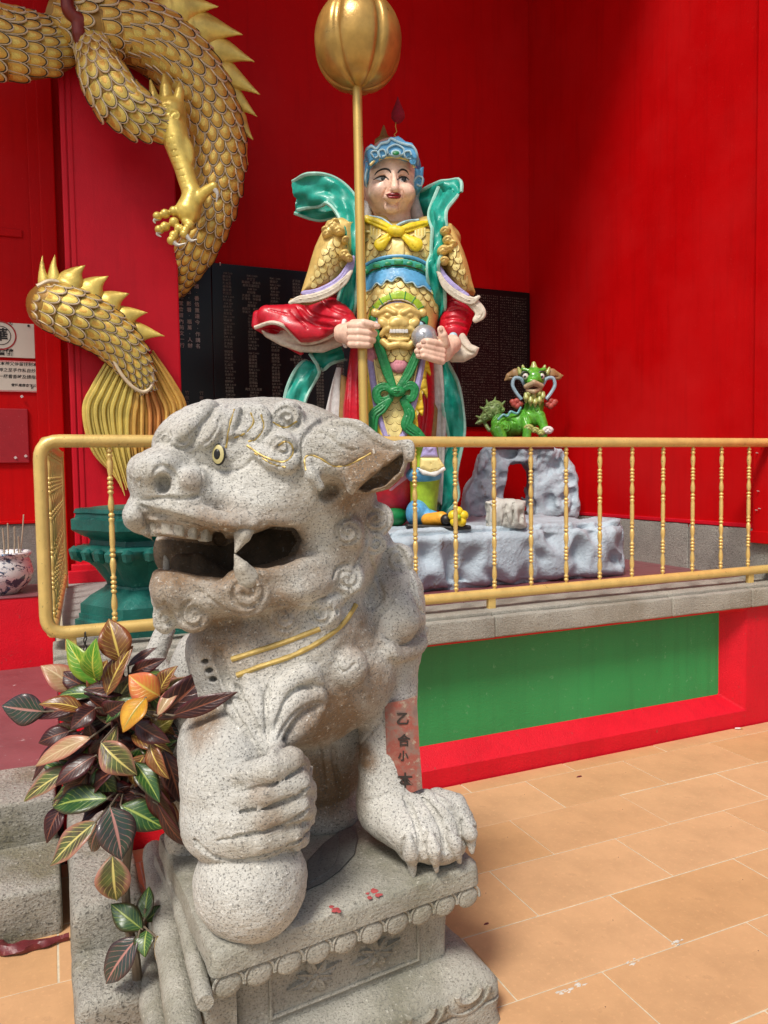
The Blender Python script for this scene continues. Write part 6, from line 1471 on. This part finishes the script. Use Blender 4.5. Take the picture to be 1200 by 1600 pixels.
# ================================================================== MEMORIAL TABLETS
m_tab = flat('black_polished_tablet', (.006, .006, .007), .22); m_dim = flat('dim_engraved_lettering', (.17, .155, .12), .7); m_lt = flat('white_engraved_lettering', (.50, .48, .42), .7)
t = NT('black_tablet_granite'); co = t.coord('Object'); n_ = t.noise(co, 300, 2, .6); m_tab = t.out(t.ramp(n_, [(.55, (.0045, .0045, .005)), (.72, (.02, .02, .02))]), .28, 0, None, spec=.35)
SUR = '陳林黃張李王吳劉蔡楊許鄭謝郭洪曾邱廖賴周葉蘇莊呂江何蕭羅高簡朱鍾施游沈'; GIV = '志文明國華建德金福清光榮春秀美玉英麗珍雲財發興添水木火土生成安平和順昌隆盛達通'
r_ = random.Random(21)
def name3(): return r_.choice(SUR)+r_.choice(GIV)+r_.choice(GIV)
def on_wall(x, y, o=.024): return on(x, y, 1, YB-o)
XW = np.array([1., 0, 0]); ZW = np.array([0, 0, 1.])
TZ0, TZ1 = 1.802, 2.935
tabs = []
for i, (x0, x1, lab) in enumerate(((.84, 1.09, 'narrow black memorial tablet with white column text beside the red pillar'), (1.093, 2.32, 'wide black memorial tablet with columns of donor names left of the warrior'), (2.323, 3.06, 'black memorial tablet half hidden behind the warrior statue'), (3.063, 3.77, 'black memorial tablet with dense dotted name rows behind the green beast'))):
    b = MB(); b.box((x0, YB-.022, TZ0), (x1, YB-.001, TZ1), .003); o = b.build('memorial_tablet', m_tab, None); tag(o, lab, 'wall tablet', 'black memorial tablets on the back wall'); tabs.append(o)
rows = ['清光緒·古色·城·香', '香信堂眾·合作·講行', '讀備信堂重修廟·名']
cols = ['清古城堂會首內祐文一行', '光色·影看·福萬·人辦', '緒·香信重達今·作講名']
for k, s_ in enumerate(cols):
    letter('column_text', '\n'.join(s_), .034, m_lt, tabs[0], np.array([.875+.055*k, YB-.0235, 2.55]), XW, ZW, 2, .0004, 0, 1.22)
for xw in (.90, 1.0): letter('column_text', '竹\n敬\n立', .030, m_dim, tabs[0], np.array([xw, YB-.0235, 1.98]), XW, ZW, 2, .0002, 0, 1.2)
for c, xw in enumerate((1.20, 1.375, 1.545, 1.715, 1.885, 2.05, 2.21)):
    k = 0; z = TZ1-.05-.004*c; L = []
    lines = []
    while k < 46:
        if r_.random() < .42 and c < 3: lines.append('   RM '+r_.choice(['1,000', '2,000', '500', '3,000', '5,000', '200'])); lines.append(name3())
        elif r_.random() < .08: lines.append(name3()+name3())
        else: lines.append(name3()+('   '+name3() if c == 1 and k < 12 else ''))
        k = len(lines)
    for q in range(0, 46, 23):
        letter('name_column', '\n'.join(lines[q:q+23]), .0205, m_dim, tabs[1], np.array([xw, YB-.0235, z-.0240*(q+11.5)]), XW, ZW, 1, .0002, 0, 1.15)
def dots(x0, x1, par, seed):
    rr = random.Random(seed); b = MB(); x = x0
    while x < x1:
        z = TZ0+.06
        while z < TZ1-.06:
            for k in range(3):
                if rr.random() < .72: u, v = x+rr.uniform(0, .006), z+rr.uniform(0, .008); w_, h_ = rr.uniform(.003, .010), rr.uniform(.0025, .007); b.add([(u, YB-.0232, v), (u+w_, YB-.0232, v), (u+w_, YB-.0232, v+h_), (u, YB-.0232, v+h_)], [(0, 1, 2, 3)])
            z += .0215
        x += .0190 if rr.random() > .12 else .034
    b.build('tiny_names', m_dim, par, kind='stuff')
dots(2.36, 3.03, tabs[2], 4); dots(3.10, 3.74, tabs[3], 5)
# white scuffs at the top of the wide tablet
b = MB(); [b.tube([on_wall(x, y), on_wall(x+dx, y+dy)], .004, 5) for x, y, dx, dy in ((329, 408, 3, 1), (344, 410, 0, 5))]; b.build('scuff', m_white, tabs[1])

# ================================================================== NOTICES ON THE DOOR WALL
m_not = paint('cream_notice', (.62, .58, .48), .5, .08, 4, 60, .05, .001, wear=(.40, .36, .27), chips=5); m_pk = flat('pink_border', (.70, .30, .28), .6); m_rd = flat('notice_red', (.36, .02, .02), .6)
def wall_plate(x0, y0, x1, y1, o0, o1, mat, name, par=None):
    P, Q2 = on(x0, y0, 1, YB-o1), on(x1, y1, 1, YB-o1); b = MB(); b.box((P[0], YB-o1, Q2[2]), (Q2[0], YB-o0, P[2]), .0015); return b.build(name, mat, par), P, Q2
n1, P, Q2 = wall_plate(-60, 500, 55, 560, .004, .016, m_not, 'notice_board'); tag(n1, 'upper cream notice with red circle emblem and black characters on the door wall', 'notice')
c = on(1, 524, 1, YB-.017)
def ringmesh(c, r0, r1, hh=.001):
    b = MB(); n = 40; b.ring([[c+np.array([r*cos(2*pi*j/n), -h_, r*sin(2*pi*j/n)]) for j in range(n)] for r, h_ in ((r0, 0), (r0, hh), (r1, hh), (r1, 0))], True, False); return b
ringmesh(c, .092, .083).build('emblem_ring', m_rd, n1); ringmesh(c, .060, .056).build('emblem_ring', m_ink, n1)
letter('emblem_character', '華', .085, m_ink, n1, c+np.array([.0, -.0005, 0]), XW, ZW, 3, .002)
rg = on(16.5, 505.5, 1, YB-.017); ringmesh(rg, .011, .009).build('registered_ring', m_ink, n1); letter('registered_mark', 'R', .016, m_ink, n1, rg, XW, ZW, 2)
letter('notice_text', '公會館', .045, m_ink, n1, on(3, 550.5, 1, YB-.017), XW, ZW, 3, .0014)
b = MB(); b.lathe([(.008, 0), (.007, .006), (.002, .008)], (0, 0, 0), 10); cc = on(44.5, 509, 1, YB-.017); b.v = [(cc[0]+x, cc[1]-z, cc[2]+y) for x, y, z in b.v]; b.build('nail_head', M['black'], n1, True)
n2, P, Q2 = wall_plate(-60, 560.5, 61, 613, .004, .013, m_pk, 'paper_notice'); tag(n2, 'lower cream notice with handwritten black lines and pink border on the door wall', 'notice')
wall_plate(-60, 563, 58, 611, .0132, .0145, m_not, 'paper_sheet', n2)
for s_, x, y, sz in (('牌六本神父停留控制本廟', 26, 569, .027), ('三神之至手作私自炒花', 27, 579, .027), ('刻一概看香時及請指誌', 27, 589, .027), ('雪隆嘉應會館公啟', 40, 602.5, .021), ('啟', 51, 606, .018)):
    letter('handwriting', s_, sz, m_ink, n2, on(x, y, 1, YB-.0152), XW, ZW, 2, .0004, 0, 1, .12)
b = MB(); [b.tube([on(x, y, 1, YB-.026), on(x+2.5, y+3, 1, YB-.026)], .008, 4) for x, y in ((33, 618), (23, 713.5), (39, 711))]; b.build('torn_paper', m_white, dw)

# ================================================================== INCENSE POT AND STICKS
pc = np.array([*on(4, 925, 2, .738)[:2], .738]); pc[1] = 5.17; pc[0] = on(2, 900, 1, 5.17)[0]
IP = thing('incense_pot', 'blue and white porcelain incense pot on the red ledge by the entrance', 'pot', tuple(pc))
t = NT('blue_white_porcelain'); co = t.coord('Object', (1, 1, 1)); a = t.noise(co, 13, 5, .75, 1.2); b_ = t.noise(co, 30, 4, .7, .6)
m_por = t.out(t.mix(t.fac(b_, .60, .64), t.mix(t.fac(a, .53, .56), (.72, .73, .72), (.06, .075, .12)), (.10, .22, .42)), .2, 0, None, coat=.5)
b = MB(); b.lathe([(.10, 0), (.115, .012), (.165, .07), (.182, .125), (.170, .185), (.158, .215), (.172, .232), (.178, .245), (.170, .252), (.155, .245), (.150, .20)], pc, 36, False); b.build('pot_body', m_por, IP, True, sharp=60)
b = MB(); b.lathe([(.001, .224), (.08, .226), (.153, .218)], pc, 24, False); b.build('ash', flat('incense_ash', (.52, .47, .40), .9), IP, True)
m_stick = flat('incense_stick_tan', (.52, .42, .30), .8)
for (x0, y0, x1, y1, lab) in ((7, 872, 4, 826, 'leftmost tan incense stick in the porcelain pot'), (13, 872, 12, 818, 'second incense stick from the left in the porcelain pot'), (22, 870, 22.5, 823, 'upright incense stick in the middle of the porcelain pot'), (29, 868, 28.5, 838, 'shortest incense stick in the porcelain pot'), (31.5, 868, 37, 804, 'tallest leaning incense stick in the porcelain pot')):
    b = MB(); b.tube([on(x0, y0+4, 1, 5.16), on((x0+x1)/2+.6, (y0+y1)/2, 1, 5.14), on(x1, y1, 1, 5.12)], .0042, 6); tag(b.build('incense_stick', m_stick, None, True), lab, 'incense stick', 'incense sticks in the porcelain pot')

# ================================================================== DARK GREEN LOTUS PEDESTAL
hcx, hcy = .396, 3.462
HP = thing('lotus_pedestal', 'dark green hexagonal lotus pedestal standing behind the railing', 'pedestal', (hcx, hcy, ZP))
def hexring(R_, z, n=6, per=5, bulge=0):
    o = []
    for k in range(6):
        a0, a1 = radians(-120+60*k), radians(-60+60*k); p, q = np.array([cos(a0), sin(a0)]), np.array([cos(a1), sin(a1)])
        for i in range(per):
            t_ = i/per; w_ = p+(q-p)*t_; bb = bulge*(abs(sin(pi*t_*3)))
            o.append((hcx+w_[0]*(R_+bb)+.0022*mnoise.noise(Vector((w_[0]*30, w_[1]*30, z*30))), hcy+w_[1]*(R_+bb), z+.002*mnoise.noise(Vector((w_[0]*20, w_[1]*20+9, z*40)))))
    return o
def hexpart(prof, name, per=8, bulge=0):
    b = MB(); b.ring([hexring(R_, z, per=per, bulge=(bu[0] if bu else 0)) for R_, z, *bu in prof]); return b.build(name, M['jade'], HP, True, sharp=32)
hexpart([(.318, ZP), (.322, ZP+.03), (.322, ZP+.05), (.305, ZP+.056), (.305, ZP+.075)], 'foot')
hexpart([(.298, ZP+.07), (.298, ZP+.115), (.255, ZP+.15), (.20, ZP+.18), (.195, ZP+.19)], 'base_tier')
hexpart([(.185, ZP+.18), (.192, ZP+.205, .008), (.235, ZP+.27, .018), (.285, ZP+.315, .022), (.308, ZP+.335, .018), (.318, ZP+.35, .008), (.305, ZP+.362), (.27, ZP+.365)], 'lotus_cup', 18)
for k in range(6):
    for i in range(4):
        a0, a1 = radians(-120+60*k), radians(-60+60*k); p, q = np.array([cos(a0), sin(a0)]), np.array([cos(a1), sin(a1)]); w_ = p+(q-p)*((i+.5)/4); b = MB()
        b.tube([(hcx+w_[0]*R_, hcy+w_[1]*R_, ZP+z) for R_, z in ((.325, .355), (.332, .342), (.328, .322), (.305, .300))], [.012, .026, .024, .008], 8); b.build('lotus_lobe', M['jade'], HP, True)
hexpart([(.255, ZP+.36), (.25, ZP+.385), (.262, ZP+.40)], 'neck')
hexpart([(.27, ZP+.398), (.318, ZP+.425), (.324, ZP+.432), (.324, ZP+.475), (.308, ZP+.482), (.304, ZP+.497), (.312, ZP+.503), (.306, ZP+.518), (.28, ZP+.522)], 'top_slab')
b = MB(); b.box((.08, YP-.10, ZP), (.30, YP-.045, .865), .004); b.build('red_footing', M['red_front'], pl)

# ================================================================== CROTON PLANT
def leaf_mat(name, blade, blade2, vein, edge, rough=.32, vw=1.0, mott=.45):
    t = NT(name); u = t.attr('leaf_u')[2]; v = t.attr('leaf_v')[2]; av = t.math('ABSOLUTE', v); co = t.coord('Object'); n1 = t.noise(co, 24, 4, .65); n2 = t.noise(co, 90, 3, .6)
    base = t.mix(t.fac(n1, .5-mott*.25, .5+mott*.25), blade, blade2)
    base = t.mix(t.math('MULTIPLY', t.fac(t.math('ADD', av, t.math('MULTIPLY', n1, .5)), .85, 1.25), .9), base, edge)
    ph = t.math('ADD', t.math('SUBTRACT', t.math('MULTIPLY', u, 8.5), t.math('MULTIPLY', av, 2.6)), t.math('MULTIPLY', n1, .9)); fr = t.math('ABSOLUTE', t.math('SUBTRACT', t.math('FRACT', ph), .5))
    side = t.math('MULTIPLY', t.math('SUBTRACT', 1, t.fac(fr, .035*vw, .11*vw)), t.math('SUBTRACT', 1, t.fac(av, .72, .98)))
    mid = t.math('SUBTRACT', 1, t.fac(av, .045*vw, .10*vw))
    vv = t.math('MAXIMUM', t.math('MULTIPLY', side, t.math('ADD', .12, t.math('MULTIPLY', t.fac(t.noise(co, 15, 3, .6), .35, .65), .7))), mid)
    col = t.mix(vv, base, vein)
    t.b.inputs['Subsurface Weight'].default_value = 0
    return t.out(col, rough, 0, t.math('SUBTRACT', t.math('MULTIPLY', n2, .3), t.math('MULTIPLY', vv, .8)), .35, .003, .5)
LM = {'G': leaf_mat('croton_green', (.016, .065, .018), (.035, .10, .02), (.30, .38, .08), (.05, .02, .015)),
      'D': leaf_mat('croton_grey_green', (.045, .055, .055), (.03, .055, .035), (.42, .20, .17), (.06, .03, .035), .25),
      'R': leaf_mat('croton_dark_red', (.022, .005, .006), (.040, .010, .008), (.20, .06, .03), (.075, .010, .012)),
      'B': leaf_mat('croton_bronze', (.12, .045, .014), (.20, .085, .022), (.60, .44, .10), (.24, .06, .025)),
      'P': leaf_mat('croton_pale_pink', (.44, .25, .14), (.34, .22, .10), (.55, .42, .24), (.42, .13, .10)),
      'Y': leaf_mat('croton_lime', (.06, .22, .012), (.14, .30, .02), (.50, .52, .07), (.28, .36, .04)),
      'O': leaf_mat('croton_orange', (.55, .22, .03), (.62, .16, .05), (.60, .42, .07), (.50, .12, .06)),
      'A': leaf_mat('croton_amber', (.62, .34, .02), (.48, .22, .015), (.30, .24, .03), (.50, .20, .03)),
      'V': leaf_mat('croton_rosy_green', (.10, .13, .035), (.07, .05, .025), (.58, .50, .16), (.44, .19, .14)),
      'K': leaf_mat('croton_olive', (.13, .12, .015), (.20, .15, .02), (.50, .42, .16), (.20, .10, .02))}
cg = on(205, 1600, 2, 0)
PLT = thing('croton_plant', 'bushy croton shrub with red green and yellow veined leaves beside the lion', 'plant', tuple(cg))
m_stem = paint('croton_stem', (.16, .125, .085), .8, .3, 30, 90, .5, .004)
dC = proj(cg)[2]
rl_ = random.Random(5)
def leaf(bx, by, tx, ty, w, ty_, dd=0., tilt=None, curl=None, root=None, d1=None):
    d0 = dC+dd; de = d0+(rl_.uniform(-.05, .05) if d1 is None else d1)
    A, B = at(bx, by, d0), at(tx, ty, de); L = np.linalg.norm(B-A); T = (B-A)/L; ang = rl_.uniform(-.5, .5) if tilt is None else tilt
    N = -CF*.85+CU*.40; N = N-T*(N@T); N /= np.linalg.norm(N); S_ = np.cross(T, N); N2 = N*cos(ang)+S_*sin(ang); S_ = np.cross(T, N2); N = N2
    w_ = w*d0/FPX/2*1.02; cu_ = rl_.uniform(.02, .13) if curl is None else curl; fold = rl_.uniform(.12, .42); nu, nv = 14, 7; V = []; U = []; W_ = []; ph = rl_.uniform(0, 6); wv = rl_.uniform(.03, .11)
    for i in range(nu+1):
        u = i/nu; ww = w_*(sin(pi*min(1, u**.86))**.95)*1.05+.0006; c = A+T*L*u+N*(cu_*L*sin(pi*u)-.10*L*u*u)
        for j in range(nv):
            v = -1+2*j/(nv-1); h_ = fold*abs(v)*ww+wv*w_*sin(u*11+ph+(0 if v > 0 else 2))*abs(v)**1.5-.10*w_*v*v
            V.append(c+S_*v*ww+N*h_); U.append(u); W_.append(v)
    n = len(V); th = .0011; V2 = V+[p-N*th for p in V]; Fc = []
    for i in range(nu):
        for j in range(nv-1):
            a = i*nv+j; Fc.append((a, a+1, a+nv+1, a+nv)); Fc.append((n+a, n+a+nv, n+a+nv+1, n+a+1))
    for i in range(nu):
        for j in (0, nv-1): a = i*nv+j; q = (a, a+nv, n+a+nv, n+a); Fc.append(q if j == 0 else q[::-1])
    me = bpy.data.meshes.new('leaf'); me.from_pydata([tuple(p) for p in V2], [], Fc); me.update(); me.materials.append(LM[ty_]); me.polygons.foreach_set('use_smooth', np.full(len(Fc), True))
    for nm, dat in (('leaf_u', U+U), ('leaf_v', W_+W_)): a = me.attributes.new(nm, 'FLOAT', 'POINT'); a.data.foreach_set('value', np.array(dat, np.float32))
    lf = link('leaf', me, PLT)
    if root is not None:
        b = MB(); R_ = at(*root); b.tube([R_, R_*.5+A*.5+np.array([0, 0, .012]), A+N*0, A+T*L*.08], [.0035, .0028, .0024, .0015], 6); b.build('leaf_stalk', m_stem, lf, True)
    return lf
top, mid_, low = (206, 1120, dC+.04), (196, 1240, dC+.0), (221, 1458, dC-.02)
LV = [(188, 1034, 170, 966, 46, 'B', -.05), (150, 1062, 146, 1002, 34, 'Y', -.06), (158, 1072, 100, 1000, 34, 'Y', -.02), (120, 1080, 66, 1038, 40, 'P', .02), (165, 1088, 200, 1008, 38, 'B', -.07), (140, 1086, 168, 1030, 30, 'B', -.03), (132, 1110, 62, 1096, 26, 'B', -.08), (70, 1112, 0, 1104, 46, 'D', -.05), (150, 1180, 84, 1224, 34, 'R', -.09), (110, 1142, 58, 1160, 28, 'R', -.07), (230, 1220, 276, 1300, 34, 'R', -.13), (210, 1190, 250, 1250, 32, 'G', -.11), (176, 1206, 130, 1240, 32, 'R', -.10), (212, 1130, 262, 1160, 30, 'R', -.13), (150, 1106, 110, 1138, 30, 'R', -.07),
      (180, 1130, 108, 1112, 34, 'R', 0), (170, 1110, 212, 1052, 32, 'V', -.06), (250, 1088, 200, 1056, 46, 'O', -.12), (228, 1090, 188, 1140, 46, 'A', -.16), (244, 1124, 334, 1044, 46, 'R', -.16), (270, 1118, 366, 1084, 26, 'R', -.22), (246, 1118, 284, 1064, 20, 'P', -.19), (248, 1084, 272, 1040, 28, 'B', -.08), (200, 1040, 242, 1010, 13, 'R', 0), (204, 1052, 256, 1030, 22, 'R', -.03),
      (142, 1152, 50, 1194, 30, 'P', -.10), (128, 1142, 42, 1216, 26, 'R', -.05), (118, 1198, 32, 1250, 30, 'V', -.08), (158, 1160, 212, 1212, 44, 'V', -.14), (226, 1180, 204, 1232, 36, 'B', -.08), (234, 1160, 260, 1218, 26, 'B', -.14), (256, 1172, 284, 1258, 34, 'R', -.12), (168, 1248, 78, 1258, 44, 'G', -.10), (148, 1196, 180, 1248, 36, 'G', -.06), (188, 1258, 256, 1292, 46, 'G', -.12), (172, 1260, 192, 1344, 56, 'D', -.18), (150, 1284, 72, 1350, 44, 'V', -.14), (100, 1256, 68, 1316, 34, 'R', -.06),
      (176, 1336, 181, 1412, 50, 'V', -.12), (156, 1290, 138, 1334, 30, 'D', -.10), (246, 1256, 300, 1334, 22, 'R', -.14), (150, 1230, 62, 1190, 30, 'G', 0), (120, 1180, 190, 1150, 30, 'R', .02), (225, 1150, 275, 1120, 24, 'K', -.14), (180, 1150, 140, 1205, 34, 'G', .02), (236, 1200, 262, 1262, 30, 'B', -.06)]
for i, a in enumerate(LV): leaf(*a, root=top if a[1] < 1170 else mid_)
for i in range(78):
    a = rl_.uniform(0, 2*pi); r0, r1 = rl_.uniform(5, 25), rl_.uniform(55, 100); cx_, cy_ = (200+rl_.uniform(-25, 25), rl_.uniform(1075, 1235))
    leaf(cx_+r0*cos(a), cy_+r0*sin(a)*.8, min(298, cx_+r1*cos(a)), cy_+r1*sin(a)*.8, rl_.uniform(26, 40), rl_.choice('RRRRGGBGRD'), rl_.uniform(.03, .20), rl_.uniform(-.9, .9))
for i in range(95):
    a = rl_.uniform(0, 2*pi); cx_, cy_ = rl_.uniform(120, 262), rl_.uniform(1070, 1250); L_ = rl_.uniform(48, 80); tx_, ty2 = cx_+L_*cos(a), cy_+L_*sin(a)*.75+14
    if tx_ > 302 or ty2 < 1015: continue
    leaf(cx_, cy_, tx_, ty2, rl_.uniform(22, 33), rl_.choice('RRRRRRGGGBV'), rl_.uniform(-.07, .06), rl_.uniform(-.8, .8))
for a in [(222, 1452, 172, 1412, 36, 'G', -.04), (226, 1436, 231, 1384, 26, 'G', -.03), (228, 1440, 258, 1414, 20, 'G', .0), (216, 1464, 159, 1540, 46, 'D', -.07), (230, 1452, 224, 1494, 32, 'G', -.05), (244, 1464, 301, 1518, 44, 'K', -.09)]: leaf(*a, root=low)
for q, r in (([(204, 1605, 0), (214, 1560, 0), (212, 1500, .01), (200, 1440, .02), (196, 1370, .02), (204, 1290, .02), (196, 1240, .02), (204, 1170, .04), (206, 1110, .04), (190, 1050, .0)], [.015, .014, .0125, .012, .0115, .011, .010, .009, .007, .004]), ([(208, 1480, 0), (216, 1466, -.01), (224, 1440, -.02), (227, 1420, -.02)], [.007, .006, .005, .003]), ([(200, 1230, .02), (225, 1190, .0), (240, 1140, -.05), (248, 1100, -.08)], [.008, .007, .006, .004]), ([(198, 1250, .02), (165, 1200, .03), (150, 1140, .02), (140, 1090, 0)], [.008, .007, .006, .004])):
    b = MB(); P = spline([(x, y, dC+d) for x, y, d in q], 5); b.tube([at(*p) for p in P], np.interp(np.linspace(0, 1, len(P)), np.linspace(0, 1, len(r)), r), 8); b.build('stem', m_stem, PLT, True)

# ================================================================== SMALL THINGS ON THE GROUND
m_dry = paint('dry_dark_red', (.13, .018, .022), .4, .4, 30, 80, .4, .004, wear=(.40, .26, .20), chips=30)
b = MB(); rr = random.Random(2); rings = []
P = spline([on(x, y, 2, .012) for x, y in ((-6, 1478), (18, 1484), (45, 1478), (75, 1472), (108, 1463))], 8)
for i, p in enumerate(P):
    t_ = i/(len(P)-1); w_ = .032*(1-.75*t_)+.004*sin(i*.6); rings.append([p+np.array([0, w_*cos(a), max(-.010, .018*(1-.6*t_)*sin(a)+.004*sin(3*a+i*.35))]) for a in np.linspace(0, 2*pi, 12, endpoint=False)])
b.ring(rings); tag(b.build('dry_husk', m_dry, None, True), 'dark red crumpled dry husk lying at the foot of the lowest step', 'dry husk')
cb = on(1152, 1138, 2, .006); u_ = np.array([.9, -.42, 0]); b = MB(); b.tube([cb-u_*.012, cb+u_*.016], .0042, 8); cg_ = b.build('cigarette_butt', m_white, None, True); tag(cg_, 'white cigarette butt on the tiles by the red plinth', 'cigarette butt')
b = MB(); b.tube([cb+u_*.0162, cb+u_*.030], .0043, 8); b.build('filter_tip', flat('filter_tan', (.50, .30, .12), .8), cg_, True)
for (x, y, s_, lab) in ((905, 1213, .010, 'dark dry leaf scrap on the tiles near the red plinth'), (760, 1443, .006, 'tiny black speck of litter on the tiles right of the pedestal')):
    b = MB(); c = on(x, y, 2, .003); b.ring([[c+np.array([s_*q*cos(a)*1.6, s_*q*sin(a)*.5, h_]) for a in np.linspace(0, 2*pi, 9, endpoint=False)] for q, h_ in ((1, -.002), (.7, .002), (.2, .003))]); tag(b.build('litter_scrap', m_dry, None, True), lab, 'litter')
